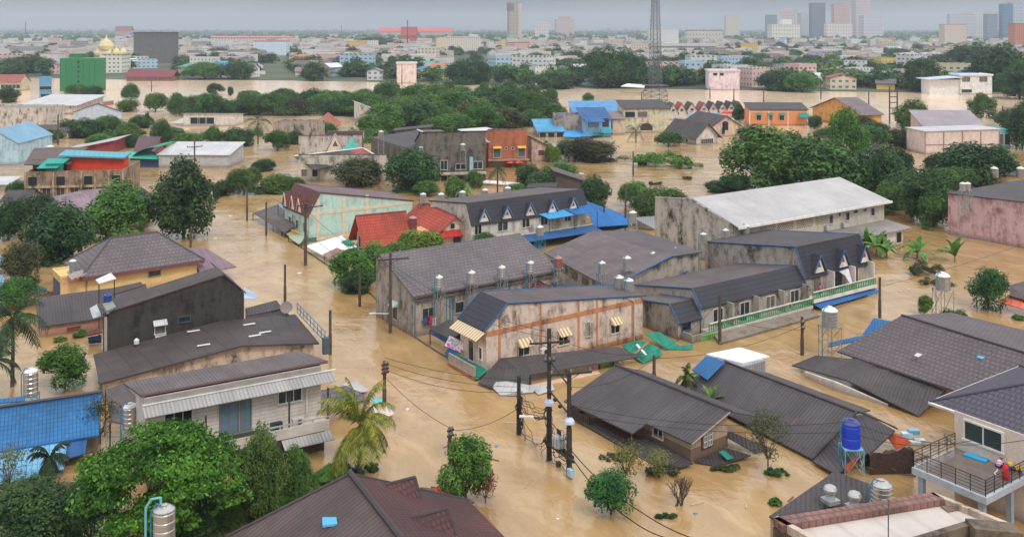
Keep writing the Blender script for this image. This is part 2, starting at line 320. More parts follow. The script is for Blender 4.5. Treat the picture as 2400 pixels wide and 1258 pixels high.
def body(par, Lu, Dv, zw, zr, kind, wm, rm, ov=.5, z0=-2.5, trim=None, th=.14):
    L_, D = Lu, Dv; o = ov; P = []; RG = []
    if kind == 'gu':
        m = D/2; s = (zr-zw)/m
        W_ = [(0, 0, zw), (L_, 0, zw), (L_, m, zr), (L_, D, zw), (0, D, zw), (0, m, zr)]
        P = [[(-o, -o, zw-s*o), (L_+o, -o, zw-s*o), (L_+o, m, zr), (-o, m, zr)], [(-o, m, zr), (L_+o, m, zr), (L_+o, D+o, zw-s*o), (-o, D+o, zw-s*o)]]; RG = [((-o, m, zr), (L_+o, m, zr))]
    elif kind == 'gv':
        m = L_/2; s = (zr-zw)/m
        W_ = [(0, 0, zw), (m, 0, zr), (L_, 0, zw), (L_, D, zw), (m, D, zr), (0, D, zw)]
        P = [[(-o, D+o, zw-s*o), (-o, -o, zw-s*o), (m, -o, zr), (m, D+o, zr)], [(m, D+o, zr), (m, -o, zr), (L_+o, -o, zw-s*o), (L_+o, D+o, zw-s*o)]]; RG = [((m, -o, zr), (m, D+o, zr))]
    elif kind == 'hip':
        W_ = [(0, 0, zw), (L_, 0, zw), (L_, D, zw), (0, D, zw)]; m = min(L_, D)/2
        s = (zr-zw)/m; a = (-o, -o, zw-s*o); b = (L_+o, -o, zw-s*o); c = (L_+o, D+o, zw-s*o); d = (-o, D+o, zw-s*o)
        if L_ >= D: r1, r2 = (m, D/2, zr), (L_-m+.01, D/2, zr); P = [[a, b, r2, r1], [b, c, r2], [c, d, r1, r2], [d, a, r1]]
        else: r1, r2 = (L_/2, m, zr), (L_/2, D-m+.01, zr); P = [[a, b, r1], [b, c, r2, r1], [c, d, r2], [d, a, r1, r2]]
        RG = [(r1, r2), (a, r1), (b, r1 if L_ < D else r2), (c, r2), (d, r1 if L_ >= D else r2)]
    elif kind[0] == 'm':
        # monopitch: my+ rises with v, my- falls with v, mx+ rises with u, mx- falls with u
        def h(u, v):
            k = {'my+': v/D, 'my-': 1-v/D, 'mx+': u/L_, 'mx-': 1-u/L_}[kind]; return zw+(zr-zw)*k
        C = [(0, 0), (L_, 0), (L_, D), (0, D)]; W_ = [(u, v, h(u, v)) for u, v in C]
        C2 = [(-o, -o), (L_+o, -o), (L_+o, D+o), (-o, D+o)]; P = [[(u, v, h(u, v)+.05) for u, v in C2]]
    elif kind == 'flat':
        W_ = [(0, 0, zr), (L_, 0, zr), (L_, D, zr), (0, D, zr)]
        P = [[(.2, .2, zw), (L_-.2, .2, zw), (L_-.2, D-.2, zw), (.2, D-.2, zw)]]
        g = Geo(); t_ = .22
        g.box(-.04, L_+.04, -.04, t_, zr, zr+.1).box(-.04, L_+.04, D-t_, D+.04, zr, zr+.1).box(-.04, t_, t_, D-t_, zr, zr+.1).box(L_-t_, L_+.04, t_, D-t_, zr, zr+.1)
        g.box(t_-.02, t_, t_, D-t_, zw, zr).box(L_-t_, L_-t_+.02, t_, D-t_, zw, zr).box(t_, L_-t_, D-t_, D-t_+.02, zw, zr); O('parapet', g, trim or wm, par); trim = None
    w = walls(par, W_, wm, z0); r = roofs(par, P, rm, th)
    if trim and RG:
        g = Geo()
        for a, b in RG: g.tube(a, b, .13, 5)
        O('ridge_cap', g, trim, r)
    return w, r
def house(name, label, cat, px, py, wl, wr, zw, zr, kind, wm, rm, ang=AU, ov=.5, wins=(), trim=None, group=None, frame=WHITE, z0=-2.5):
    """near corner at pixel (px, py) on the water; wr: pixel x (>40 -> pixel) of the right end of face R, wl: of face L, or metres as ('m', d)"""
    f = Fr(px, py, ang); Lu = wr[1] if isinstance(wr, tuple) else f.u(wr); D = wl[1] if isinstance(wl, tuple) else f.v(wl)
    if not isinstance(zw, (int, float)): zw = zw[0]
    t = T(name, label, cat, f.o, f.a, group); body(t, Lu, D, zw, zr, kind, wm, rm, ov, trim=trim, z0=z0)
    for w_ in wins:
        face, a, z, w, h = w_[:5]; kw = w_[5] if len(w_) > 5 else {}
        opening(t, face, a*(Lu if face == 'R' else D), z, w, h, frame=kw.pop('frame', frame), **kw)
    f.L = Lu; f.D = D; f.T = t; return f
def win_rows(g, x0, x1, n, zs, w, h, y=0., face='R'):
    for z in zs:
        for k in range(n):
            c = x0+(x1-x0)*(k+.5)/n
            if face == 'R': g.box(c-w/2, c+w/2, y-.04, y+.02, z, z+h)
            else: g.box(y-.04, y+.02, c-w/2, c+w/2, z, z+h)
    return g
# ---- vegetation kit ----
def leaves_mesh(name, P, Nn, size, mat, rs, asp=.5, fold=.0):
    n = len(P); rnd = rs.normal(size=(n, 3)); nn = Nn/np.linalg.norm(Nn, axis=1)[:, None]
    a = np.cross(nn, rnd); a /= np.linalg.norm(a, axis=1)[:, None]+1e-9; b = np.cross(nn, a)
    s = size*(.65+.7*rs.random(n))[:, None]
    V = np.stack([P-a*s, P-b*s*asp+nn*s*fold, P+a*s-nn*s*.15, P+b*s*asp+nn*s*fold], 1).reshape(-1, 3)
    me = bpy.data.meshes.new(name); me.vertices.add(4*n); me.vertices.foreach_set('co', V.ravel().astype(np.float32))
    me.loops.add(4*n); me.loops.foreach_set('vertex_index', np.arange(4*n, dtype=np.int32))
    me.polygons.add(n); me.polygons.foreach_set('loop_start', np.arange(0, 4*n, 4, dtype=np.int32)); me.polygons.foreach_set('loop_total', np.full(n, 4, dtype=np.int32))
    me.materials.append(mat); me.update(calc_edges=True); me.validate(); return me
def crown(name, seed, nb, nl, size, mat, rx=1., rz=.8, zc=1., br=(.28, .42), flat=1., core=.35, shell=.75, skirt=0.):
    'unit crown (radius 1 round z axis) built from leaf clumps of different sizes'
    rs = np.random.default_rng(seed); C = []; Rb = []
    for i in range(nb):
        d = rs.normal(size=3); d /= np.linalg.norm(d); d[2] = abs(d[2])*1.0 if rs.random() < .6 else d[2]
        r = rs.uniform(*br); k = rs.uniform(core, 1)**.6
        C.append([d[0]*rx*(1-r*.9)*k, d[1]*rx*(1-r*.9)*k, zc+d[2]*rz*(1-r*.7)*k]); Rb.append(r)
    C = np.array(C); Rb = np.array(Rb); p = Rb**2/np.sum(Rb**2)
    idx = rs.choice(nb, nl, p=p); d = rs.normal(size=(nl, 3)); d /= np.linalg.norm(d, axis=1)[:, None]
    low = d[:, 2] < -.25; d[low, 2] *= .4; d /= np.linalg.norm(d, axis=1)[:, None]
    rad = Rb[idx]*(shell+(1.08-shell)*rs.random(nl)**.7)*(1+.22*np.sin(d[:, 0]*7+idx)*np.cos(d[:, 1]*6+idx*2))
    P = C[idx]+d*rad[:, None]*np.array([1, 1, flat]); P[:, 2] = np.maximum(P[:, 2], .03)
    if skirt: P[:, 2] -= skirt*rs.random(nl)*np.linalg.norm(P[:, :2], axis=1)
    Nn = d*.7+np.array([0, 0, .75])+rs.normal(size=(nl, 3))*.42
    return leaves_mesh(name, P, Nn, size, mat, rs), C
def trunk_mesh(name, C, z0, zc, r=.06, mat=BARK, nl=5):
    g = Geo(); t = (0, 0, z0+(zc-z0)*.55); g.tube((0, 0, z0), t, r, 7, r*.7)
    for c in sorted(C.tolist(), key=lambda c: -abs(c[0])-abs(c[1]))[:nl]:
        mid = (c[0]*.45, c[1]*.45, t[2]+(c[2]-t[2])*.55); g.tube(t, mid, r*.5, 5, r*.33); g.tube(mid, c, r*.33, 4, r*.1)
    return g.mesh(name, mat)
LM = dict(
 dark=leafm('leaves_dark', (28, 58, 34), (80, 118, 58)), mid=leafm('leaves_mid', (40, 80, 34), (108, 150, 60)),
 fresh=leafm('leaves_fresh', (34, 78, 26), (100, 150, 48)), lime=leafm('leaves_lime', (72, 100, 28), (140, 168, 46)),
 olive=leafm('leaves_olive', (52, 58, 38), (104, 108, 66)), bright=leafm('leaves_bright', (26, 70, 14), (96, 146, 30), (118, 160, 40)),
 yel=leafm('leaves_yellowing', (74, 84, 40), (140, 138, 62)), red=leafm('leaves_reddish', (96, 66, 44), (150, 96, 74)), mango=leafm('leaves_mango', (20, 66, 30), (74, 126, 52)))
PROTO = {}
def proto(k, col, seed, nb, nl, size, **kw):
    me, C = crown('crown', seed, nb, nl, size, LM[col], **kw)
    PROTO[k] = (me, trunk_mesh('trunk', C, -.5, kw.get('zc', 1.)))
for i, (col, tp) in enumerate([(c, t_) for c in ('dark', 'mid', 'olive') for t_ in range(3)]):
    if tp == 0: proto(f'{col}{tp}', col, 10+i, 36, 12500, .05, rx=1, rz=.75, zc=.6)
    if tp == 1: proto(f'{col}{tp}', col, 20+i, 40, 13000, .05, rx=1, rz=1.05, zc=.72, br=(.22, .42))
    if tp == 2: proto(f'{col}{tp}', col, 30+i, 26, 8000, .05, rx=1, rz=.6, zc=.52, br=(.2, .4), core=.4)
proto('fresh0', 'fresh', 41, 30, 8000, .047, zc=.6, rz=.7); proto('lime0', 'lime', 42, 26, 7000, .05, zc=.5, rz=.6); proto('fresh1', 'fresh', 43, 28, 8500, .047, zc=.72, rz=.8, br=(.22, .36))
for i, col in enumerate(('dark', 'mid', 'dark')):      # far trees: coarser leaves
    proto(f'far{i}', col, 60+i, 16, 1500, .1, rz=(.65, .75, 1.1)[i], zc=(.5, .55, .8)[i], br=(.3, .48))
def tree(k, px, py, w, h, label, name='tree', cat='tree', group=None, z=0., rot=None):
    'tree whose foot is at pixel (px, py), w pixels wide and h pixels high'
    o = G(px, py, z); s = o.y/F; me, tr = PROTO[k]; t = T(name, label, cat, o, R.random()*6.28 if rot is None else rot, group)
    zt = max(v.co.z for v in me.vertices) if 'zt' not in me else me['zt']; me['zt'] = zt
    xw = .97; sx = w*s/2/xw; t.scale = (sx, sx, h*s/zt)
    c = O('crown', me, None, t); O('trunk', tr, None, t); return t
def frond(g, base, az, el, ln, droop, wid, nseg=8, leaflets=True, nleaf=16):
    p = Vector(base); d = Vector((math.cos(az)*math.cos(el), math.sin(az)*math.cos(el), math.sin(el))); pts = [p.copy()]; dirs = [d.copy()]
    for k in range(nseg):
        p = p+d*ln/nseg; d = (d+Vector((0, 0, -droop/nseg*(1+.8*k/nseg)))).normalized(); pts.append(p.copy()); dirs.append(d.copy())
    side0 = Vector((-math.sin(az), math.cos(az), 0))
    if leaflets:
        for i in range(nseg): g.tube(pts[i], pts[i+1], .035*(1-.8*i/nseg), 3)
        for k in range(nleaf*2):
            t_ = .1+.9*(k//2+.5)/nleaf; i = min(nseg-1, int(t_*nseg)); f_ = t_*nseg-i; q = pts[i].lerp(pts[i+1], f_); dd = dirs[i]
            sd = side0*(1 if k % 2 else -1); l_ = wid*(.35+1.0*math.sin(math.pi*min(1, t_*.86+.1)))*R.uniform(.85, 1.1)
            tip = q+(sd*.72+dd*.55+Vector((0, 0, -.38-R.random()*.35)))*l_; n_ = dd*(.5*ln/nseg*min(1, 8/nleaf) if nleaf > 30 else .065*max(1, wid))
            mid = q.lerp(tip, .5)+Vector((0, 0, .07*wid)); g.poly([q-n_, q+n_, mid+n_*.8, mid-n_*.8]); g.poly([mid-n_*.8, mid+n_*.8, tip])
    else:
        for i in range(nseg):
            a, b = i/nseg, (i+1)/nseg; wa, wb = wid*math.sin(math.pi*min(1, a*.93+.07))**.6, wid*math.sin(math.pi*min(1, b*.93+.06))**.6
            for sg in (1, -1):
                A = pts[i]; B = pts[i+1]; off = Vector((0, 0, -.35))
                q = [A, B, B+(side0*sg+off*.9)*wb*.5, A+(side0*sg+off*.9)*wa*.5]
                g.poly(q if sg > 0 else list(reversed(q)))
PALM = leafm('palm_leaves', (34, 62, 26), (98, 116, 44), (150, 140, 60)); PALMD = leafm('palm_leaves_dark', (24, 52, 34), (70, 98, 56)); BAN = leafm('banana_leaves', (46, 96, 36), (120, 160, 70))
PALMY = leafm('palm_leaves_yellow', (52, 84, 22), (140, 152, 44), (170, 156, 60))
def palm(px, py, w, h, label, mat=PALMD, n=15, name='palm_tree', cat='palm', z=0., seed=1, coconut=False, nleaf=14, group=None, dr=1.0):
    o = G(px, py, z); s = o.y/F; rr = w*s/2; hh = h*s; t = T(name, label, cat, o, seed*.7, group); th = max(.5, hh-rr*.62)
    st = R.getstate(); R.seed(seed)
    g = Geo(); g.tube((0, 0, -2), (.1, 0, th*.6), .2, 8, .16).tube((.1, 0, th*.6), (.05, 0, th), .16, 8, .13); O('trunk', g, BARK, t)
    g = Geo()
    for i in range(n):
        el = math.radians(((78, 50, 22, -4) if coconut else (70, 38, 8, -22))[i % 4]+R.uniform(-10, 10)); frond(g, (.05, 0, th), i*2.399+R.uniform(-.2, .2), el, rr*R.uniform(1.05, 1.25), (1.5+R.uniform(0, .5))*dr, rr*(.23 if coconut else .3), 9 if coconut else 7, True, nleaf)
    O('fronds', g, mat, t)
    if coconut:
        oc = plain((208, 140, 48), .6, 0, .25, 4)
        for i in range(9):
            a = i*.75; g = Geo(); p0 = Vector((.1*math.cos(a), .1*math.sin(a), th-.1)); p1 = p0+Vector((math.cos(a)*.8, math.sin(a)*.8, -.4)); p2 = p1+Vector((math.cos(a)*.3, math.sin(a)*.3, -1.1))
            g.path([p0, p1, p2], .05, 4)
            for k in range(7):
                c = p1.lerp(p2, k/7)+Vector((R.uniform(-.15, .15), R.uniform(-.15, .15), 0)); pr = [(.0, c.z-.13), (.1, c.z-.08), (.13, c.z), (.09, c.z+.09), (0, c.z+.13)]
                g.lathe(pr, (c.x, c.y), 7)
            O('fruit_bunch', g, oc, t)
    R.setstate(st); return t
def banana(px, py, w, h, label, n=9, seed=1, lean=0, group=None):
    o = G(px, py); s = o.y/F; rr = w*s/2; hh = h*s; t = T('banana_plant', label, 'banana plant', o, seed, group); st = R.getstate(); R.seed(seed)
    g = Geo(); g.tube((0, 0, -1), (0, 0, max(.3, hh*.35)), .16, 7, .1); O('stem', g, plain((120, 130, 70), .7), t)
    for i in range(n):
        g = Geo(); el = math.radians(R.choice((75, 55, 40, 25))); frond(g, (0, 0, hh*.3), i*2.4+R.uniform(-.3, .3), el, rr*1.35*R.uniform(.8, 1.15), 1.4, rr*.36, 7, False)
        O('leaf', g, BAN, t)
    R.setstate(st); return t
def bush(px, py, w, h, label, col='mid', name='bush', cat='bush', dens=1., seed=1, y2=None, group=None, nb=None, size=None, z=0.):
    'low irregular growth standing in the flood, footprint w pixels wide and y2 pixels deep'
    o = G(px, py, z); s = o.y/F; rx = w*s/2; ry = (o.y-G(px, py+(y2 or w*.12)).y); rz = h*s; rs = np.random.default_rng(seed)
    nb = nb or 14; th = rs.random(nb)*6.28; rr = rs.random(nb)**.5*.8; C = np.stack([np.cos(th)*rr*rx, np.sin(th)*rr*max(ry, rx*.35), rs.random(nb)*rz*.45], 1); Rb = rz*rs.uniform(.18, .62, nb)
    n = int(2600*dens); idx = rs.integers(0, nb, n); d = rs.normal(size=(n, 3)); d /= np.linalg.norm(d, axis=1)[:, None]; d[:, 2] = np.abs(d[:, 2])
    P = C[idx]+d*(Rb[idx]*(.5+.6*rs.random(n)))[:, None]*np.array([max(1, rx/rz*.45), max(1, rx/rz*.3), 1])
    me = leaves_mesh('foliage', P, d*.6+np.array([0, 0, .8])+rs.normal(size=(n, 3))*.45, size or max(.1, rz*.09), LM[col], rs)
    t = T(name, label, cat, o, 0, group); O('foliage', me, None, t); return t
# ---- small objects ----
STEEL = plain((188, 184, 180), .28, .75, .12)
def tank(p, r=.5, h=1.3, label='', stand=0., mat=None, lidm=WHITE, legs=True, pipe=1.2, ang=0., group=None, name='water_tank', cat='water tank', piped=(-1, 0), ribs=5, frame=None):
    't is at the foot of the stand'
    t = T(name, label, cat, p, ang, group); z = stand; g = Geo(); pr = [(r*.96, z)]
    for k in range(ribs):
        a = z+h*(k+.25)/ribs; b = h/ribs; pr += [(r, a), (r, a+b*.5), (r*.94, a+b*.62), (r, a+b*.74)]
    pr += [(r*.98, z+h)]; g.lathe([(0, z)]+pr+[(r*.6, z+h+.14*r*2), (.24*r, z+h+.2*r*2)], n=20)
    O('tank_body', g, mat or STEEL, t, smooth=False)
    g = Geo(); g.lathe([(r*1.0, z+h+.01), (r*.98, z+h+.06), (r*.62, z+h+.36*r), (r*.3, z+h+.42*r), (r*.3, z+h+.54*r), (0, z+h+.56*r)], n=20); O('lid', g, lidm, t)
    if stand > .2:
        fm = frame or plain((150, 150, 148), .5, .4); q = r*1.02; st = Geo(); st.box(-q, q, -q, q, z-.07, z-.005)
        cs = [(-q, -q), (q, -q), (q, q), (-q, q)]; nz_ = max(1, int(stand/1.5))
        for x, y in cs: st.tube((x, y, -2), (x, y, z), .04, 5)
        for i in range(4):
            a, b = cs[i], cs[(i+1) % 4]
            for k in range(nz_):
                z0, z1 = z*k/nz_, z*(k+1)/nz_; st.tube((*a, z0), (*b, z1), .02, 4); st.tube((*b, z0), (*a, z1), .02, 4); st.tube((*a, z1-.05), (*b, z1-.05), .025, 4)
        O('stand', st, fm, t)
    if pipe:
        g = Geo(); x, y = piped; k = r+.14; g.path([(x*k, y*k-.05, -pipe), (x*k, y*k-.05, z+h*.9), (x*k*.6, y*k*.6, z+h+.42*r+.1), (0, 0, z+h+.3*r)], .045, 6)
        O('supply_pipe', g, BLUEP, t)
    return t
def pole(px, py, pytop, label, r=.15, arms=(), name='utility_pole', cat='utility pole', group=None, ins=True, lean=0., mat=POLEM, az=0.6):
    o = G(px, py); h = (py-pytop)*o.y/F; t = T(name, label, cat, o, az, group); g = Geo()
    a = r*1.0; g.prism([(-a, -a), (a, -a), (a, a), (-a, a)], -2, h*.45); b = a*.8; g.prism([(-b, -b), (b, -b), (b, b), (-b, b)], h*.45, h)
    p_ = O('pole', g, mat, t); t.rotation_euler[1] = lean
    for zf, ln, off in arms:
        g = Geo(); z = h*zf; g.box(-ln/2+off, ln/2+off, -.06-a, .04-a, z-.07, z+.07); g.tube((-ln*.25+off*.5, -a, z), (0, -a, z-.5), .025, 4).tube((ln*.25+off*.5, -a, z), (0, -a, z-.5), .025, 4)
        c = O('crossarm', g, DARKW, t)
        if ins:
            g = Geo()
            for k in range(3):
                x = -ln/2+off+.12+k*(ln-.24)/2; g.lathe([(.05, z+.07), (.09, z+.12), (.05, z+.17), (.09, z+.22), (.04, z+.3), (0, z+.32)], (x, -a), 7)
            O('insulator', g, plain((120, 112, 104), .4), c)
    t['h'] = h; return t
def cable(pts, label, r=.03, sag=.6, n=10, name='power_cable', group=None):
    o = Vector(pts[0]); g = Geo()
    for a, b in zip(pts, pts[1:]):
        a = Vector(a)-o; b = Vector(b)-o; ps = [a.lerp(b, k/n)-Vector((0, 0, sag*4*(k/n)*(1-k/n))) for k in range(n+1)]; g.path(ps, r, 4)
    c = O(name, g, BLACK); c.location = o; return tag(c, label, 'cable', group)
# ---- roofs and walls used in the middle of the town ----
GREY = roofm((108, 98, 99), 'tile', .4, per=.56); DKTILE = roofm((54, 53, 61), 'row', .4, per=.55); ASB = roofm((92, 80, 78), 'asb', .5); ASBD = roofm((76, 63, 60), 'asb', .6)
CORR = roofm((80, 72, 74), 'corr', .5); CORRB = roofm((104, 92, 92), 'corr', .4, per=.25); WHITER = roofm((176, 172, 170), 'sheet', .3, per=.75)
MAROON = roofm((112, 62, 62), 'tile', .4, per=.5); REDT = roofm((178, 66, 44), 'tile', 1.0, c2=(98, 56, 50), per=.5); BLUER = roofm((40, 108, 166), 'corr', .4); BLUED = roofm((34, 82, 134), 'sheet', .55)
GREENR = roofm((18, 128, 104), 'sheet', .5); GREYD = roofm((70, 63, 63), 'asb', .5)
BLUET = plain((48, 88, 128), .7, 0, .35, 3); ORANGE = wallm((214, 140, 84), .45); PINKW = wallm((212, 190, 174), .6, (98, 84, 74)); GREYW = wallm((168, 158, 146), .72, (64, 58, 52)); CREAM = wallm((220, 208, 190), .4)
DARKWALL = wallm((98, 90, 78), 1.0, (34, 32, 29)); MINT = wallm((184, 216, 204), .35, (120, 126, 108)); WHITEW = wallm((226, 218, 208), .3, (120, 112, 104))
def mp_(d): return (lambda s, dd, z: (s, dd, z)) if d == 'R' else (lambda s, dd, z: (dd, s, z))
def rowhouse(t, s0, s1, d1, ze, zt, D, zr, wm, roofmat, manmat, side='R', trimm=None, dn=(), dw=1.5, dh=None, wallend=(True, True), dwall=WHITEW, d0=-.25, dtrim=None):
    'row of shophouses: steep tiled front slope (mansard) and a flat-pitched roof falling to the back'
    q = mp_(side); g = Geo()
    prof = [(0, ze), (d1, zt), (D, zr)]
    for s in (s0, s1): g.poly([q(s, 0, -2.5), q(s, 0, ze), q(s, d1, zt), q(s, D, zr), q(s, D, -2.5)])
    g.poly([q(s0, 0, -2.5), q(s1, 0, -2.5), q(s1, 0, ze), q(s0, 0, ze)]); g.poly([q(s0, D, -2.5), q(s1, D, -2.5), q(s1, D, zr), q(s0, D, zr)])
    O('wall', g, wm, t)
    g = Geo(); g.slab([q(s0-.12, d1-.05, zt+.08), q(s1+.12, d1-.05, zt+.08), q(s1+.12, D+.35, zr+.05), q(s0-.12, D+.35, zr+.05)], .12); r = O('roof', g, roofmat, t)
    sl = (zt-ze)/d1; g = Geo(); g.slab([q(s0-.15, d0, ze+sl*d0+.1), q(s1+.15, d0, ze+sl*d0+.1), q(s1+.15, d1, zt+.12), q(s0-.15, d1, zt+.12)], .12); O('front_roof', g, manmat, t)
    if trimm:
        g = Geo()
        for s in (s0-.16, s1+.16): g.tube(q(s, d0, ze+sl*d0+.1), q(s, d1, zt+.12), .1, 5).tube(q(s, d1, zt+.1), q(s, D+.35, zr+.05), .09, 5)
        O('edge_trim', g, trimm, t)
    dh = dh or (zt-ze)*.62
    for s in dn:
        zb = ze-.1; zp = zb+dh; df = -.32; dm = d1*(zp-ze)/(zt-ze); w = dw/2; dd = T_sub = None
        g = Geo(); g.poly([q(s-w, df, zb), q(s+w, df, zb), q(s+w*.9, df, zb+dh*.15), q(s, df, zp-.08), q(s-w*.9, df, zb+dh*.15)])
        g.poly([q(s-w, df, zb), q(s-w*.9, df, zb+dh*.15), q(s-w*.9, .1, zb+dh*.15), q(s-w, .1, zb)]).poly([q(s+w, df, zb), q(s+w*.9, df, zb+dh*.15), q(s+w*.9, .1, zb+dh*.15), q(s+w, .1, zb)])
        d_ = O('dormer', g, dwall, t)
        g = Geo(); zs = zb+dh*.08
        for k in (-1, 1): g.slab([q(s+k*w*1.15, df-.2, zs), q(s, df-.2, zp), q(s, dm+.1, zp), q(s+k*w*1.15, .25, zs)], .1)
        O('dormer_roof', g, manmat, d_)
        g = Geo()
        for k in (-1, 1): g.tube(q(s+k*w*1.2, df-.22, zs-.05), q(s, df-.22, zp), .09, 5)
        O('bargeboard', g, dtrim or trimm or WHITE, d_)
        g = Geo(); a = w*.34; g.poly([q(s-a, df-.02, zb+dh*.3), q(s+a, df-.02, zb+dh*.3), q(s, df-.02, zb+dh*.62)]); O('vent', g, plain((120, 70, 60), .7), d_)
    return r
def railing(par, s0, s1, z, h, at, mat, side='R', base=None, step=.28, name='railing'):
    q = mp_(side); g = Geo()
    def bx(a, b, c, d, e, f_):
        p = q(a, c, e); r_ = q(b, d, f_); g.box(min(p[0], r_[0]), max(p[0], r_[0]), min(p[1], r_[1]), max(p[1], r_[1]), e, f_)
    bx(s0, s1, at-.06, at+.06, z+h-.1, z+h); bx(s0, s1, at-.06, at+.06, z, z+.1)
    n = max(2, int((s1-s0)/step))
    for k in range(n+1): x = s0+(s1-s0)*k/n; bx(x-.07, x+.07, at-.03, at+.03, z+.1, z+h-.1)
    return O(name, g, mat, par)
def slabthing(name, label, cat, pts, mat, th=.12, posts=None, group=None):
    'loose roof sheet or canopy from picture points with real heights'
    o = G(*pts[0][:2], pts[0][2]); o.z = 0; t = T(name, label, cat, o, 0, group); g = Geo()
    g.slab([G(*p)-o for p in pts], th); O('sheet', g, mat, t)
    if posts:
        g = Geo()
        for p in posts: q = G(*p)-o; g.tube((q.x, q.y, -2.5), q, .06, 5)
        O('post', g, DARKW, t)
    return t
# ---- peach gable-fronted shophouse in the centre ----
f = Fr(1140, 885); t = T('shophouse', 'long stained peach shophouse with orange bands and steep dark tiled front at the crossing', 'house', f.o, f.a)
L_ = f.u(1506); u1 = f.u(1190); zt = f.z(u1, 0, 712); zr = f.z(f.u(1485), 0, 698); D = f.v(1128, u1); ze = f.z(0, 0, 772)
rowhouse(t, 0, D, u1, ze, zt, L_, zr, PINKW, ASB, DKTILE, 'L', BLUET)
zb = f.z(0, 0, 783)
g = Geo(); g.box(0, L_, -.06, .0, zb-.22, zb+.22); g.box(.3, L_, -.06, .0, .05, .5)
for px in (1170, 1267, 1356, 1399, 1482): u = f.u(px); g.box(u-.13, u+.13, -.05, 0., .5, zb-.22)
g2 = [f.u(px) for px in (1170, 1267, 1356, 1399)]
for u in g2[:1]+g2[1:]: g.box(u-.1, u+.1, -.045, 0., zb+.22, min(zt, zt+(zr-zt)*(u-u1)/(L_-u1))-.05 if u > u1 else ze+(zt-ze)*u/u1-.1)
O('orange_band', g, wallm((196, 130, 86), .7, (96, 66, 48)), t)
STRI = roofm((220, 200, 166), 'stripe', .15, c2=(176, 148, 112), per=.42)
for px, zz, w in ((1227, 1.3, 1.25), (1320, 1.45, 1.2), (1441, 1.35, 1.15)): opening(t, 'R', f.u(px), zz, w, 1.0, mull=2, frame=CREAM, awn=(.75, .55, STRI))
opening(t, 'R', f.u(1377), 1.7, .45, 1.4, frame=CREAM, pane=plain((90, 86, 80), .8), mull=3)
opening(t, 'L', D*.55, .9, .9, 1.9, frame=CREAM); opening(t, 'L', D*.2, 1.5, .5, 1.1, frame=CREAM, mull=1)
g = Geo(); g.slab([(0, -.1, ze-.1), (0, D+.1, ze-.1), (-1.25, D+.1, ze-.85), (-1.25, -.1, ze-.85)], .06); O('striped_awning', g, STRI, t)
g = Geo(); g.box(-.9, .2, -.4, -.05, 1.1, 1.6).box(-.85, -.1, -.42, -.4, 1.15, 1.55); g2 = Geo(); uu = f.u(1272); g2.box(uu-.4, uu+.4, -.4, -.02, .95, 1.6); ac = O('air_conditioner', g2, WHITE, t)
g2 = Geo(); g2.lathe([(.0, 0), (.22, 0), (.22, .02), (0, .02)], (0, 0), 12); fn = O('fan', g2, DARKW, ac); fn.location = (uu+.1, -.4, 1.28); fn.rotation_euler = (math.radians(90), 0, 0)
railing(t, 0, D, .35, .95, -1.3, plain((178, 160, 150), .7), 'L', step=.22); g = Geo(); g.box(-1.4, 0, -.1, D+.1, -.6, .3); O('balcony', g, ORANGE, t)
g = Geo(); g.path([(f.u(1484), -.15, -1), (f.u(1484), -.15, zr-.4), (f.u(1470), -.15, zr+.15)], .06, 6); O('drainpipe', g, plain((150, 176, 182), .5), t)
fc = f
# front canopy around the shophouse
t = T('lean_to_roof', 'dark grey sagging lean-to roof wrapped round the foot of the peach shophouse', 'roof', f.o, f.a)
P = lambda px, py, z: f.P(px, py, z)
a, b, c, d, e, h_ = P(1121, 896, .35), P(1171, 839, 1.75), P(1241, 877, .95), P(1448, 812, 1.45), P(1503, 835, .75), P(1150, 908, .25)
roofs(t, [[a, b, c, P(1238, 905, .2), h_], [b, d, e, c]], GREYD, .1, name='canopy'); g = Geo()
for px, py in ((1250, 905), (1335, 890), (1412, 868), (1445, 858)): q = P(px, py, 0); g.tube((q.x, q.y+.5, -2), (q.x, q.y+.5, .9), .1, 6)
O('post', g, DARKW, t)
g = Geo(); q = P(1415, 862, 0); g.box(q.x, q.x+2.2, q.y+.4, q.y+.55, -1, .75); O('wall_panel', g, plain((150, 196, 92), .7), t)
for (pts, lb, mt) in (([(1143, 896, .3), (1188, 893, .7), (1262, 905, .6), (1250, 918, .15), (1172, 925, .1)], 'crumpled white metal sheet afloat below the sagging lean-to roof', WHITER),
                      ([(1240, 903, .25), (1292, 896, .5), (1300, 912, .2), (1262, 924, .1)], 'smaller pale metal sheet wedged under the sagging lean-to roof', WHITER),
                      ([(1160, 914, .1), (1225, 916, .25), (1215, 926, .1), (1172, 926, .05)], 'long grey ridged metal strip lying in the water under the sagging lean-to', roofm((150, 146, 144), 'corr', .3))):
    slabthing('metal_sheet', lb, 'metal sheet', pts, mt, .04, group='fallen metal sheets')
slabthing('floating_beam', 'long pale beam just above the water under the shop canopy of the peach shophouse', 'beam', [(1225, 905, .12), (1400, 868, .12), (1407, 874, .1), (1235, 912, .1)], plain((206, 170, 140), .8), .3)
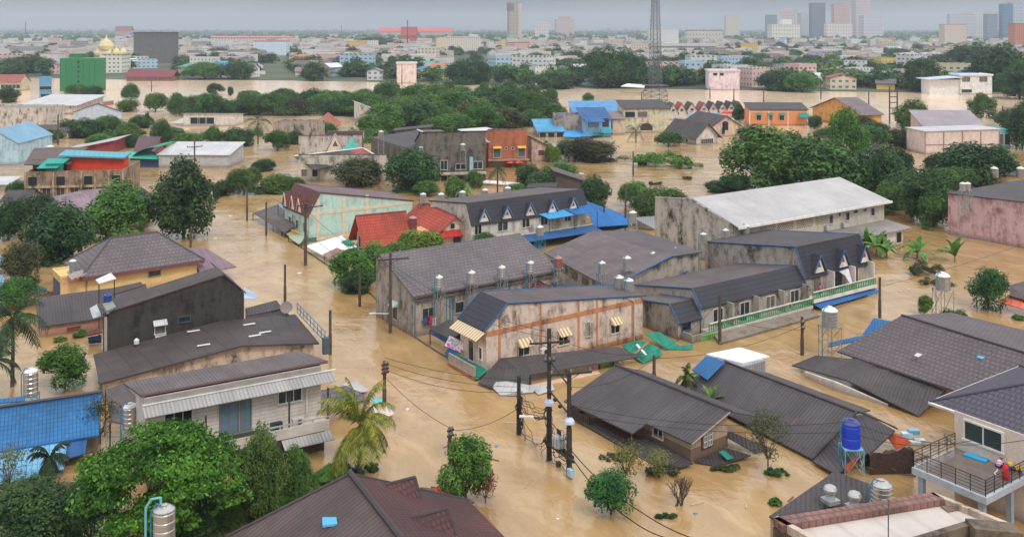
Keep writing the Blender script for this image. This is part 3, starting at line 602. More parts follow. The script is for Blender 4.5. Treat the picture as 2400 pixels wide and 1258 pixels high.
# canopies and banner on the street front
slabthing('shop_canopy', 'deep blue tarpaulin canopy beside the peach shophouse front', 'canopy', [(1008, 780, 1.0), (1057, 762, 2.2), (1100, 800, 1.7), (1066, 815, .6)], BLUED, .05, [(1008, 780, 1.), (1066, 815, .6)])
slabthing('small_roof', 'small grey gabled canopy roof over the blue tarpaulin', 'roof', [(1008, 772, 1.6), (1052, 748, 2.7), (1092, 770, 2.7), (1060, 795, 1.9)], GREYD, .1, [(1008, 772, 1.6)])
slabthing('green_canopy', 'turquoise green sheet canopy low over the water on the street front', 'canopy', [(1048, 838, .35), (1078, 822, .9), (1143, 868, .8), (1118, 888, .3)], GREENR, .06)
slabthing('blue_awning_sheet', 'blue bent sheet between the tarpaulin and the turquoise canopy', 'canopy', [(1042, 826, .4), (1060, 806, .9), (1080, 822, .9), (1055, 838, .35)], BLUED, .06)
o = G(1061, 806, 1.7); t = T('banner', 'bright printed banner with pink, blue and yellow pictures hung on the peach shophouse balcony', 'banner', (o.x, o.y, 0)); q = [v-fc.dv*0-fc.du*.9-Vector((o.x, o.y, 0)) for v in (G(1060, 806, 1.75), G(1108, 828, 1.0), G(1112, 800, 2.1), G(1072, 781, 2.8))]
m_, t_, N, L, B = newmat('printed_banner'); vv = noise(N, L, N.new('ShaderNodeTexCoord').outputs['Object'], 1.6, 2); rr = N.new('ShaderNodeValToRGB'); rr.color_ramp.interpolation = 'CONSTANT'
for p_, c_ in ((.0, (230, 90, 190)), (.4, (250, 170, 220)), (.47, (250, 240, 240)), (.53, (120, 180, 235)), (.6, (240, 220, 90)), (.66, (220, 60, 80))):
    e_ = rr.color_ramp.elements[0] if p_ == 0 else (rr.color_ramp.elements[1] if p_ == .4 else rr.color_ramp.elements.new(p_)); e_.position = p_; e_.color = lin(c_)+(1,)
L.new(vv, rr.inputs[0]); L.new(rr.outputs[0], B.inputs['Base Color']); g = Geo(); g.slab(q, .03); O('cloth', g, m_, t); g = Geo(); g.tube(q[3], q[2], .03, 5).tube(q[0], q[1], .03, 5); O('rope', g, DARKW, t)
# green torn tarpaulins at the far end of the shophouse
slabthing('green_sheet', 'large torn emerald sheet lying on the water at the end of the peach shophouse', 'tarpaulin', [(1458, 808, .4), (1500, 796, .9), (1546, 815, .8), (1552, 830, .25), (1506, 851, .1), (1490, 838, .3)], GREENR, .05)
slabthing('green_sheet', 'long emerald sheet sloping from the grey end wall into the water', 'tarpaulin', [(1510, 782, 1.3), (1545, 777, 1.3), (1592, 808, .3), (1562, 816, .2)], GREENR, .05)
slabthing('green_sheet', 'narrow emerald sheet edge floating past the low grey parapet block', 'tarpaulin', [(1552, 816, .2), (1590, 810, .35), (1625, 806, .4), (1622, 818, .1), (1570, 818, .1)], GREENR, .05)
slabthing('plank', 'white plank lying across the torn emerald sheet', 'plank', [(1490, 807, 1.0), (1494, 805, 1.0), (1516, 829, .9), (1512, 831, .9)], plain((225, 222, 216), .6), .06)
slabthing('plank', 'brown plank crossing the white plank on the torn emerald sheet', 'plank', [(1486, 827, .95), (1489, 829, .95), (1522, 802, 1.1), (1518, 800, 1.1)], plain((150, 112, 80), .8), .06)
# ---- long grey-roofed terrace behind, with tanks on its yard side ----
f = Fr(969, 790); t = T('terrace_house', 'long terrace with grey tiled roof and mouldy grey wall beside the street', 'house', f.o, f.a)
ze = f.z(0, 0, 690); Lu = f.u(1302); D = f.v(881); zr = f.z(0, D*.85, 597)
walls(t, [(0, 0, ze), (Lu, 0, ze), (Lu, D*.85, zr), (Lu, D, zr-.6), (0, D, zr-.6), (0, D*.85, zr)], GREYW)
roofs(t, [[(-.25, -.5, ze-.1), (Lu+.2, -.5, ze-.1), (Lu+.2, D*.85, zr+.1), (-.25, D*.85, zr+.1)], [(-.25, D*.85, zr+.1), (Lu+.2, D*.85, zr+.1), (Lu+.2, D+.3, zr-.6), (-.25, D+.3, zr-.6)]], GREY, .16)
for px, w, mu in ((1004, 1.5, 2), (1076, 1.1, 1), (1150, 1.1, 1), (1215, 1.1, 1)): opening(t, 'R', f.u(px), 1.7, w, 1.15, frame=plain((170, 162, 152), .7), mull=mu)
opening(t, 'L', D*.45, .9, 1.0, 1.5, frame=GREYW, awn=(.7, .4, plain((170, 186, 170), .6)))
g = Geo(); g.tube((.15, -.12, -1), (.15, -.12, ze-.3), .05, 6)
for px in (1046, 1054, 1060, 1122, 1126, 1194): u = f.u(px); g.path([(u, -.12, -.5), (u, -.12, ze-.5), (u-.5, -.2, ze-.2)], .045, 5)
O('drainpipe', g, BLUEP, t)
g = Geo(); g.box(.2, Lu, -.35, -.02, ze-.75, ze-.6); O('gutter_ledge', g, CONCD, t)
fa = f
for px, col in ((1004, (196, 40, 52)), (998, (40, 52, 84)), (1012, (214, 200, 204)), (992, (60, 70, 110))):
    u = f.u(px); g = Geo(); g.slab([(-.28, 0, 1.0), (.28, .03, 1.0), (.22, .06, .35), (.05, .1, .1), (-.2, .08, .25)], .06); g.slab([(-.2, .05, .95), (.2, -.03, .9), (.25, .0, .2), (-.22, -.02, .3)], .05)
    c = O('laundry', g, plain(col, .9)); c.location = f.o+f.du*u-f.dv*.5+Vector((0, 0, 1.1 if px != 1012 else .8)); c.rotation_euler = (0, 0, f.a); tag(c, {1004: 'bright red cloth', 998: 'navy blue garment', 1012: 'pale pink cloth', 992: 'indigo shirt'}[px]+' drying at the near window of the lead-grey terrace', 'laundry', 'laundry at the terrace window')
GR_T = 'steel water tanks on stands in the yards'
def ytank(px, pytop, Y, r, h, lab, z0=0, **kw):
    'tank standing at picture column px and depth Y, lid top at row pytop'
    zt = HC-(pytop-YH)/F*Y; p = AT(px, 0, Y); p.z = z0; s = zt-h-.5*r-z0; return tank(p, r, h, lab, stand=max(.1, s), group=kw.pop('group', GR_T), **kw)
def Yof(f, u, v): return (f.o+f.du*u+f.dv*v).y
for i, (px, py, lab) in enumerate(((1029, 645, 'steel tank with a small red cone on its lid by the grey terrace'), (1105, 634, 'second steel tank from the street beside the lead-grey terrace eave'),
        (1176, 622, 'third steel tank from the street beside the lead-grey terrace eave'), (1243, 611, 'fourth steel tank from the street, next to a cream roof patch of the terrace'))):
    u = f.u(px, -.9); tk = ytank(px, py, Yof(f, u, -.9), .45, 1.1, lab, ang=f.a, ribs=4)
    if i == 0: g = Geo(); z = max(v.co.z for v in tk.children[1].data.vertices); g.lathe([(.2, z), (.16, z+.2), (0, z+.42)], n=10); O('cone', g, plain((190, 30, 40), .5), tk)
ytank(1308, 600, Yof(f, f.u(1308, -.9), -.9), .5, 1.1, 'rust-red tank at the far end of the lead-grey terrace', ang=f.a, mat=plain((150, 96, 84), .5, .3), lidm=plain((190, 120, 110), .6))
slabthing('red_roof', 'small weathered red tiled roof between the peach shophouse and the grey terrace', 'roof', [(1185, 690, 2.6), (1262, 656, 3.6), (1292, 672, 3.5), (1294, 692, 2.7)], MAROON, .12)
slabthing('grey_yard_roof', 'small grey yard roof just right of the little red roof', 'roof', [(1292, 664, 3.2), (1330, 650, 3.4), (1372, 676, 2.6), (1330, 690, 2.4)], GREYD, .1)
# ---- broad low grey roof in the middle ----
o = G(1424, 672); t = T('market_hall', 'broad low building under a huge plain brown-grey roof, behind the yard tanks', 'building', o)
q = lambda px, py, z: G(px, py, z)-o
za, zb_ = 2.6, 4.9
A, B_, C_, D_ = q(1424, 672, za), q(1576, 600, zb_), q(1389, 541, zb_), q(1275, 592, za)
E1, E2 = q(1500, 540, 4.6), q(1645, 590, 4.6)
roofs(t, [[A, B_, C_, D_]], roofm((104, 92, 92), 'asb', .5, per=1.1), .15); roofs(t, [[C_, B_, E2, E1]], roofm((88, 80, 82), 'asb', .5), .15, name='rear_roof')
walls(t, [tuple(A*1+Vector((.2, .3, -.1))), tuple(B_+Vector((0, .3, -.1))), tuple(E2+Vector((-.4, .2, -.2))), tuple(E1+Vector((0, -.3, -.2))), tuple(C_+Vector((0, -.3, -.2))), tuple(D_+Vector((.3, 0, -.1)))], GREYW)
g = Geo(); g.tube(A+Vector((1.2, 0, .35)), B_+Vector((0, -.2, .1)), .12, 5); O('gutter', g, BLUET, t)
g = Geo()
for k in range(5): a = A.lerp(D_, .12+.17*k)+Vector((.15, .25, 0)); b = A.lerp(D_, .2+.17*k)+Vector((.15, .25, 0)); g.poly([(a.x-.12, a.y, za-1.4), (b.x-.12, b.y, za-1.4), (b.x-.12, b.y, za-.5), (a.x-.12, a.y, za-.5)])
O('window', g, GLASS, t)
# yard tanks in front of the hall and the blue-trimmed row
for px, py, Y, lab, k in ((1411, 612, 112, 'steel tank on a blue frame in front of the broad grey roof', .45), (1470, 600, 114, 'tall ribbed tank rising over the blue gutter of the broad grey roof', .5), (1531, 590, 119, 'single steel tank above the blue gutter, right part of the broad grey roof', .45),
        (1583, 580, 122, 'steel tank at the right tip of the blue gutter', .45), (1451, 645, 103, 'large ribbed tank, left of the close pair behind the peach shophouse', .52), (1474, 652, 102, 'large ribbed tank, right of the close pair behind the peach shophouse', .52)):
    ytank(px, py, Y, k, 1.35 if k > .48 else 1.15, lab, ang=.6, ribs=6)
ytank(1265, 528, 137, .55, 1.2, 'steel tank on a blue frame below the dormer row balconies', ang=.6, frame=BLUEP)
ytank(1483, 494, 143, .6, 1.4, 'wide steel tank beside the mouldy wall of the white-roofed warehouse')
ytank(1648, 545, 124, .45, 1.0, 'first of the three tanks on the ridge before the white warehouse'); ytank(1700, 536, 127, .45, 1.0, 'middle of the three tanks on the ridge before the white warehouse'); ytank(1749, 526, 130, .5, 1.1, 'right one of the three tanks on the ridge before the white warehouse')
slabthing('blue_roof_patch', 'small bright blue roof in the gap beside the tall mouldy side wall', 'roof', [(1562, 632, 2.4), (1600, 612, 2.8), (1632, 618, 2.8), (1606, 640, 2.4)], BLUED, .1); slabthing('blue_roof_patch', 'thin blue roof strip above the tank at the gutter tip', 'roof', [(1592, 595, 4.2), (1605, 588, 4.4), (1625, 592, 4.4), (1622, 602, 4.2)], BLUED, .1)
# ---- row with blue trim (three sections) ----
f = Fr(1657, 779.6+(F*HC/(66132/709.6)-709.6)*0); GRN = plain((70, 140, 92), .6)
def sec(name, lab, s0px, s1px, ev, tp, rear, dn=(), dtop=1.2, **kw):
    s0, s1 = f.u(s0px, 0), f.u(s1px, 0); ze = f.z(f.u(ev[0]), 0, ev[1]); u_ = f.u(tp[0], dtop); zt = f.z(u_, dtop, tp[1]); D = f.v(rear[0], u_); zr = f.z(u_, D, rear[1])
    t = T(name, lab, 'house', f.o+f.du*s0, f.a); rowhouse(t, 0, s1-s0, dtop, ze, zt, D, zr, GREYW, ASB if not dn else GREYD, DKTILE, 'R', BLUET, [f.u(p)-s0 for p in dn], **kw); t['s'] = (s0, s1, ze, zt, D, zr); return t, s0, s1, ze, zt
t, s0, s1, ze, zt = sec('row_house', 'small end house of the blue-trimmed row with short dark tiled awning', 1590, 1640, (1600, 750), (1562, 716), (1490, 705))
opening(t, 'R', 1.1, .9, 1.2, .9, pane=GLASS, frame=BLUET); g = Geo(); g.box(.4, s1-s0+1, -1.6, -1.4, -2, .75).box(.4, .6, -1.4, 0, -2, .9); O('yard_wall', g, CONC, t); railing(t, 1.8, s1-s0+1, -.1, .7, -1.65, plain((110, 186, 90), .6)); 
t, s0, s1, ze, zt = sec('row_house', 'long low middle part of the blue-trimmed row with green balcony rail', 1643, 1884, (1654, 714), (1617, 679), (1482, 670))
n = s1-s0
for k in range(4):
    x = n*(.12+.25*k); opening(t, 'R', x+.5, 1.0, 1.5, 1.35, mull=2, frame=WHITE); g = Geo(); g.box(x+1.7, x+1.85, -1.1, 0, .5, ze-.1); O('party_wall', g, GREYW, t)
railing(t, 0, n, .55, .85, -1.2, GRN, step=.34); g = Geo(); g.box(0, n, -1.35, -.0, .2, .55).box(0, n, -1.3, -1.2, 1.4, 1.5); O('balcony', g, WHITEW, t)
g = Geo(); cp = [f.P(1687, 803, .25)-Vector((s0, 0, 0)), f.P(1921, 738, .25)-Vector((s0, 0, 0)), f.P(1880, 714, .35)-Vector((s0, 0, 0)), f.P(1667, 775, .35)-Vector((s0, 0, 0))]; g.slab(cp, .22); O('canopy', g, wallm((160, 150, 138), .5), t)
fb = f
for px, lab in ((1683, 'grey air conditioner on the low row balcony, next to the pole'), (1735, 'dark air conditioner box at the middle of the green-railed balcony'), (1843, 'air conditioner near the step up to the dormered block')):
    u = f.u(px); g = Geo(); g.box(-.4, .4, -.15, .15, 0, .6); c = O('air_conditioner', g, plain((190, 188, 184) if px != 1735 else (60, 64, 66), .5)); c.location = f.o+f.du*u+f.dv*(-.4)+Vector((0, 0, .56)); c.rotation_euler = (0, 0, f.a); tag(c, lab, 'air conditioner', 'air conditioners on the balcony')
    g = Geo(); g.lathe([(0, 0), (.2, 0), (.2, .02), (0, .02)], n=12); q_ = O('fan', g, BLACK, c); q_.location = (.08, -.15, .3); q_.rotation_euler = (math.radians(90), 0, 0)
t, s0, s1, ze, zt = sec('dormer_house', 'tall end block of the blue-trimmed row with three pointed dormers over a green balcony', 1886, 2032, (1890, 641), (1858, 582), (1645, 569), dn=(1915, 1971, 2021), dw=1.9, dh=2.1)
n = s1-s0; railing(t, 0, n, 1.2, .85, -1.2, GRN, step=.34); g = Geo(); g.box(0, n, -1.35, 0, .8, 1.2).box(0, n, -1.3, -1.2, 2.02, 2.12); O('balcony', g, WHITEW, t)
opening(t, 'R', n*.18, 1.3, 1.3, 2.0, frame=GREYW, name='door'); opening(t, 'R', n*.52, 1.3, 1.4, 2.0, name='door', frame=GREYW); opening(t, 'R', n*.8, 1.3, 1.0, 2.1, name='door', pane=plain((92, 42, 40), .7), frame=CREAM)
for x in (n*.34, n*.68, n-.1): g = Geo(); g.box(x-.07, x+.07, -1.1, 0, 1.2, ze-.1); O('party_wall', g, WHITEW, t)
slabthing('blue_canopy', 'long faded blue canopy roof below the dormered block, edge in the water', 'canopy', [(1924, 722, .35), (2062, 682, .35), (2031, 661, 1.05), (1887, 703, 1.0)], roofm((40, 98, 158), 'sheet', .5), .07, [(1930, 722, .3), (1990, 703, .3), (2055, 682, .3)])
g = Geo(); g.slab([(-1.0, 0, 1.9), (.9, .1, 2.0), (1.3, -.2, .2), (.9, -.3, 0), (.3, .1, 1.2)], .03); c = O('curtain', g, plain((220, 222, 226), .8)); u = f.u(1968); c.location = f.o+f.du*u+f.dv*(-.7)+Vector((0, 0, 1.7)); c.rotation_euler = (0, 0, f.a); tag(c, 'billowing white curtain on the dormered block balcony', 'curtain')
# person on the balcony
def person(p, ang, label, top, low, h=1.6):
    bm_v = [(0, 0, .0), (0, 0, .12), (0, 0, .32), (0, 0, .48), (0, 0, .56), (0, .03, .66), (-.2, 0, .46), (-.26, -.05, .2), (-.2, -.22, .08), (.2, 0, .46), (.27, -.05, .2), (.2, -.22, .08), (-.1, 0, -.1), (-.11, -.03, -.48), (-.11, 0, -.88), (-.11, -.12, -.91), (.1, 0, -.1), (.11, -.04, -.48), (.11, 0, -.88), (.11, -.12, -.91)]
    ed = [(0, 1), (1, 2), (2, 3), (3, 4), (4, 5), (3, 6), (6, 7), (7, 8), (3, 9), (9, 10), (10, 11), (0, 12), (12, 13), (13, 14), (14, 15), (0, 16), (16, 17), (17, 18), (18, 19)]
    rad = [.15, .14, .16, .12, .055, .1, .06, .045, .035, .06, .045, .035, .09, .065, .045, .04, .09, .065, .045, .04]
    me = bpy.data.meshes.new('body'); me.from_pydata(bm_v, ed, []); me.materials.append(plain((150, 110, 88), .7)); t = T('person', label, 'person', p, ang); o = O('body', me, None, t); o.location = (0, 0, .93)
    sk = o.modifiers.new('skin', 'SKIN'); sv = me.skin_vertices[0].data
    for i, r in enumerate(rad): sv[i].radius = (r, r*.75)
    sv[0].use_root = True; su = o.modifiers.new('sub', 'SUBSURF'); su.levels = su.render_levels = 1
    for nm, z0, z1, r0, r1, c in (('shirt', .86, 1.42, .21, .19, top), ('trousers', .38, .92, .19, .2, low)):
        g = Geo(); g.lathe([(r1, z0), ((r0+r1)/2, (z0+z1)/2), (r0, z1-.08), (.09, z1)], n=12); c_ = O(nm, g, plain(c, .9), t, smooth=True)
    g = Geo(); g.lathe([(0, 1.46), (.1, 1.52), (.115, 1.6), (.09, 1.68), (0, 1.715)], (0, .035), 10); O('hair', g, plain((24, 20, 18), .8), t, smooth=True); t.scale = (h/1.65,)*3; return t
u = f.u(1911); person(f.o+f.du*u+f.dv*(-.7)+Vector((0, 0, 1.2)), f.a, 'person in bright pink top standing in a balcony doorway of the dormered block', (226, 60, 150), (60, 56, 84), 1.45)
# ---- white-roofed warehouse ----
f = Fr(1722, 630); o = f.o; t = T('warehouse', 'long two-storey warehouse with plain white metal roof and black-streaked end wall', 'building', o, f.a)
ze = f.z(0, 0, 530); D = f.v(1535); vr = D*.55; zr = f.z(0, f.v(1618), 466); vr = f.v(1618); Lu = f.u(2072)
W3 = wallm((236, 228, 212), .25, (120, 110, 98)); WST = wallm((190, 180, 166), 1.0, (44, 40, 35))
g = Geo()
for s, dz in ((0, .9), (Lu, 3.3)):
    g = Geo(); g.poly([(s, 0, -2.5), (s, 0, ze), (s, vr, zr), (s, D, zr-dz), (s, D, -2.5)]); g.slab([(s-.1, -.1, ze+.05), (s+.15, -.1, ze+.05), (s+.15, vr, zr+.1), (s-.1, vr, zr+.1)], .2); g.slab([(s-.1, vr, zr+.1), (s+.15, vr, zr+.1), (s+.15, D, zr-dz+.1), (s-.1, D, zr-dz+.1)], .2); O('end_wall', g, WST, t); g = Geo(); g.poly([(0, 0, -2.5), (Lu, 0, -2.5), (Lu, 0, ze), (0, 0, ze)]).poly([(0, D, -2.5), (Lu, D, -2.5), (Lu, D, zr-3.3), (0, D, zr-3.3)]); O('wall', g, W3, t)
roofs(t, [[(-.2, -.9, ze+.0), (Lu+.6, -.9, ze+.0), (Lu+.3, vr, zr+.1), (.35, vr, zr+.1)], [(.35, vr, zr+.1), (Lu+.3, vr, zr+.1), (Lu+.3, D+.3, zr-3.2), (.35, D+.3, zr-3.2)]], WHITER, .16)
g = Geo(); g.box(-.3, Lu+.7, -1.05, -.9, ze-.3, ze+.05); O('gutter', g, plain((222, 218, 212), .5), t)
for px in (1780, 1821, 1867, 1912):
    g = Geo(); u = f.u(px); u2 = u+f.u(px+38)-u; 
    for r in range(5):
        for k in range(9): x = u+(u2-u)*(k+.5*(r % 2))/9; g.box(x, x+.22, -.04, .02, ze-1.9+r*.26, ze-1.9+r*.26+.13)
    fr_ = O('vent_block_panel', g, plain((120, 108, 96), .9), t)
for px, w, h in ((1947, .95, 1.2), (1986, .95, 1.2), (2045, .95, 1.2), (1967, .6, .5), (2005, 1., .5), (2026, .9, .5)): opening(t, 'R', f.u(px), ze-2.05+(0 if h > 1 else .85), w, h)
g = Geo(); g.slab([(f.u(1905), 0, 2.8), (f.u(2078), 0, 2.8), (f.u(2078), -4.5, 2.3), (f.u(1905), -4.5, 2.3)], .2); O('porch_roof', g, roofm((140, 132, 128), 'sheet', .5), t)
g = Geo(); u = f.u(2062); g.box(u-3.5, u+.8, -3.6, -3.4, -2, 2.2).box(u+.6, u+.8, -3.6, 0, -2, 2.2); O('porch_wall', g, W3, t); opening(t, 'R', u-.5, .1, 1.3, 1.6, at=-3.6, name='door', pane=BLACK)
for px in (1935, 1975): g = Geo(); u = f.u(px); g.box(u-.4, u+.4, -.5, -.15, 3.0, 3.7); O('air_conditioner', g, plain((176, 172, 166), .6), t)
slabthing('corrugated_fence', 'grey corrugated metal fence sheet standing left of the mouldy warehouse wall', 'fence', [(1482, 530, .4), (1483, 509, 2.0), (1534, 506, 2.0), (1535, 536, .4)], roofm((150, 150, 154), 'corr', .3), .06)
# ---- row with five dormers and blue awnings ----
f = Fr(1105, 590); t = T('dormer_row', 'long dark roofed row with five little white dormers behind the red roofed house', 'house', f.o, f.a)
ze = f.z(0, 0, 521); u_ = f.u(1090, 1.2); zt = f.z(u_, 1.2, 478); n = f.u(1374); Dr = f.v(1004, u_); zr = f.z(u_, Dr, 472); GW2 = wallm((206, 198, 186), .45)
rowhouse(t, 0, n, 1.2, ze, zt, Dr, zr, GW2, ASB, DKTILE, 'R', plain((52, 58, 66), .7), [f.u(p) for p in (1132, 1186, 1240, 1292, 1341)], dw=1.7, dh=1.9, dtrim=plain((70, 120, 160), .6))
for px, w in ((1120, 1.2), (1178, 1.8), (1232, 1.4), (1275, 1.3), (1330, 1.3)): opening(t, 'R', f.u(px), ze-1.9, w, 1.3, mull=2)
railing(t, 0, n, .9, .85, -1.5, plain((96, 140, 92), .7), step=.36); g = Geo(); g.box(0, n, -1.6, 0, .5, .9).box(0, n, -1.6, -1.5, 1.75, 1.85); O('balcony', g, CREAM, t)
def FV(f, px, py, v): u = f.u(px, v); return f.o+f.du*u+f.dv*v+Vector((0, 0, f.z(u, v, py)))
def slabw(name, lab, cat, P, mat, th=.06, posts=True, group=None):
    o = P[0].copy(); o.z = 0; t = T(name, lab, cat, o, 0, group); g = Geo(); g.slab([p-o for p in P], th); O('sheet', g, mat, t)
    if posts:
        for p in P[1:3]: g = Geo(); q = p-o; g.tube((q.x, q.y, -2.5), q, .06, 5); O('post', g, DARKW, t)
    return t
slabw('blue_awning', 'light sky-blue awning under the fourth dormer of the dark row', 'awning', [FV(f, 1263, 502, -.15), FV(f, 1288, 513, -2.2), FV(f, 1346, 504, -2.2), FV(f, 1322, 491, -.15)], roofm((60, 150, 200), 'sheet', .25))
slabw('blue_awning', 'darker corrugated blue awning at the right end of the dormer row', 'awning', [FV(f, 1324, 490, -.1), FV(f, 1350, 503, -2.2), FV(f, 1400, 496, -2.2), FV(f, 1376, 480, -.1)], roofm((30, 108, 176), 'corr', .4))
slabw('blue_lean_to', 'long blue lean-to roof along the foot of the dormer row', 'roof', [FV(f, 1215, 553, -1.7), FV(f, 1235, 567, -4.6), FV(f, 1412, 541, -4.6), FV(f, 1392, 528, -1.7)], BLUED)
slabw('blue_roof', 'large vivid blue corrugated roof right of the dormer row', 'roof', [G(1366, 469, 4.2), G(1392, 532, 1.2), G(1478, 526, 1.2), G(1470, 504, 1.9)], roofm((30, 104, 168), 'corr', .4), .08, False)
slabthing('dark_roof', 'low dark roof with rubbish floating at its edge below the vivid blue roof', 'roof', [(1400, 532, .8), (1450, 524, 1.1), (1480, 530, .8), (1420, 543, .2)], GREYD, .1)
GT2 = 'tanks behind the dormer row'
for i, px in enumerate((1034, 1083, 1135, 1187)): ytank(px+i, 452-i*5, 158, .55, 1.2, f'steel tank behind the dormer row ridge, {("leftmost", "second from the left", "third from the left", "rightmost")[i]} of four', group=GT2)
ytank(992, 452, 152, .5, 1.3, 'tank on a blue pipe frame behind the red-roofed house', group=GT2)
# ---- mint-green block by the street ----
f = Fr(724, 566); t = T('mint_house', 'tall mint green block with cream bands and steep dark red front with dormers', 'house', f.o, f.a)
ze = f.z(0, 0, 503); u1 = f.u(750); zt = f.z(u1, 0, 452); D = f.v(667); Lu = f.u(966); zr = f.z(f.u(950), 0, 473)
rowhouse(t, 0, D, u1, ze, zt, Lu, zr, MINT, roofm((110, 90, 92), 'asb', .4, per=1.3), MAROON, 'L', plain((100, 62, 58), .6), [D*.3, D*.58, D*.9], dw=1.6, dh=2.2, dtrim=plain((206, 180, 150), .6))
zb = f.z(0, 0, 503); g = Geo(); g.box(0, Lu, -.05, 0, zb-.25, zb+.2).box(0, Lu, -.05, 0, -.2, .5)
for px in (745, 806, 860): u = f.u(px); g.box(u-.25, u+.25, -.06, -.002, .5, zt-.8-(u*.03))
O('cream_band', g, plain((214, 200, 170), .8), t)
for k in range(3): opening(t, 'L', D*(.15+.3*k), 1.1, 1.2, 1.5, mull=2); g = Geo()
railing(t, 0, D, .4, .9, -1.2, plain((200, 180, 150), .7), 'L')
FC = 'awnings on the mint block front'
for pts, lab, mt in (([(652, 480, 3.6), (667, 492, 3.0), (690, 485, 3.4), (676, 472, 4.0)], 'blue and white awning highest on the mint block front', roofm((120, 170, 214), 'corr', .2, per=.5)), ([(668, 488, 3.4), (690, 503, 2.8), (712, 494, 3.5), (690, 482, 3.8)], 'mossy yellow-green awning under the middle dormer', roofm((150, 164, 112), 'sheet', .5)),
        ([(686, 503, 3.2), (708, 520, 2.5), (726, 515, 2.7), (712, 492, 3.7)], 'pale green awning at the near corner of the mint block', roofm((178, 198, 176), 'sheet', .4)), ([(640, 527, 1.1), (662, 542, .6), (694, 530, 1.1), (672, 520, 1.5)], 'bright blue awning low over the street at the mint block', roofm((60, 140, 202), 'corr', .2, per=.6)),
        ([(660, 541, .9), (682, 556, .4), (712, 546, .9), (700, 532, 1.4)], 'mossy low awning second from the near corner', roofm((156, 150, 100), 'sheet', .6)), ([(676, 555, .8), (700, 572, .4), (722, 560, .9), (712, 545, 1.3)], 'grey-green low awning nearest the tall pole', roofm((150, 166, 140), 'sheet', .5)),
        ([(706, 568, .9), (742, 566, .9), (742, 556, 1.3), (712, 558, 1.3)], 'dark green canopy strip behind the tall street pole', roofm((34, 86, 70), 'sheet', .3)), ([(593, 499, 1.3), (668, 545, .9), (690, 530, 1.8), (665, 474, 2.6)], 'wide grey shop-front roof running along the street before the mint block', ASB)):
    slabthing('awning', lab, 'awning', pts, mt, .06, [pts[0], pts[1]], FC)
slabthing('white_sheet_roof', 'bright white flat sheet roof between the tall pole and the red-roofed house', 'roof', [(716, 576, 1.2), (760, 600, .5), (836, 578, 1.2), (800, 552, 1.9)], roofm((222, 222, 224), 'sheet', .15), .08, [(760, 600, .5)])
slabthing('pink_brown_roof', 'small rusty brown roof edge by the street trees', 'roof', [(756, 596, 1.0), (778, 612, .6), (812, 590, 1.2), (790, 580, 1.5)], roofm((150, 112, 104), 'sheet', .5), .08)
slabthing('green_net', 'crumpled green net lying on the white sheet roof', 'net', [(800, 566, 1.6), (815, 572, 1.6), (832, 569, 1.7), (815, 560, 1.8)], GREENR, .2)
# ---- red-roofed house ----
f = Fr(862, 594, 27); t = T('red_roof_house', 'cream house with patchy orange-red tiled gables beside the mint block', 'house', f.o, f.a); RW = wallm((226, 210, 186), .25)
Lu = f.u(950); D = 5.2; ze = f.z(0, 0, 560); zr = f.z(f.u(860, D/2), D/2, 503)
body(t, Lu, D, ze, zr, 'gu', RW, REDT, 1.1, trim=plain((130, 50, 40), .6)); opening(t, 'L', 1.6, .5, 1.0, 1.4); opening(t, 'R', 2.2, .6, 1.2, 1.0); opening(t, 'L', 3.6, .2, 1.0, 1.7, name='door', pane=BLACK)
g = Geo(); g.slab([(Lu*.3, -.3, ze-.1), (Lu*.75, -.5, ze+.1), (Lu*.55, -4.0, -.1), (Lu*.05, -3.6, -.2)], .14); O('porch_roof', g, REDT, t)
f2 = Fr(1024, 586, 27); zr2 = f2.z(f2.u(1062), 0, 505); ze2 = f2.z(0, 0, 545); o2 = f2.o; t2 = t
r = bpy.data.objects.new('gable_wing', None); S.collection.objects.link(r); r.parent = t; Mi = Matrix.Rotation(-f.a, 3, 'Z'); r.location = Mi @ (o2-f.o); r.rotation_euler = (0, 0, f2.a-f.a)
Lw = f2.u(1104); ww = body(r, Lw, min(13, f2.v(975, Lw/2)), ze2, zr2, 'gv', RW, REDT, .7, trim=plain((130, 50, 40), .6)); opening(r, 'R', Lw*.45, ze2+.35, .7, .8); opening(r, 'R', Lw*.6, .2, 1.5, 1.5, name='door', pane=plain((84, 40, 40), .7))
g = Geo(); g.slab([(-.1, -.05, ze2+.15), (Lw+.1, -.05, ze2+.15), (Lw+.1, -1., ze2-.6), (-.1, -1., ze2-.6)], .1); O('hood', g, roofm((186, 40, 34), 'sheet', .2), r)
g = Geo(); g.box(Lu-.2, Lu+3.8, -.5, 3.2, -2.5, 2.5); O('link_block', g, wallm((222, 170, 120), .3), t)
p = f.o+f.du*(Lu+1.5)+f.dv*.8+Vector((0, 0, 2.5)); tank(p, .62, 1.9, 'dark maroon round tank between the two red gables', mat=plain((112, 60, 60), .6), lidm=plain((180, 130, 120), .7), pipe=0, ribs=1)
# rows of street wall
g = Geo(); o = G(700, 577); ps = [G(px, py)-o for px, py in ((690, 570), (720, 590), (790, 637), (870, 690), (967, 787), (1017, 820), (1112, 878), (1150, 905))]
for a, b in zip(ps, ps[1:]):
    n_ = (b-a).normalized().cross(Vector((0, 0, 1)))*.08; g.prism([(a-n_)[:2], (b-n_)[:2], (b+n_)[:2], (a+n_)[:2]], -2, .12)
c = O('street_wall', g, CONCD); c.location = o; tag(c, 'top of a thin submerged wall running beside the flooded street', 'wall')
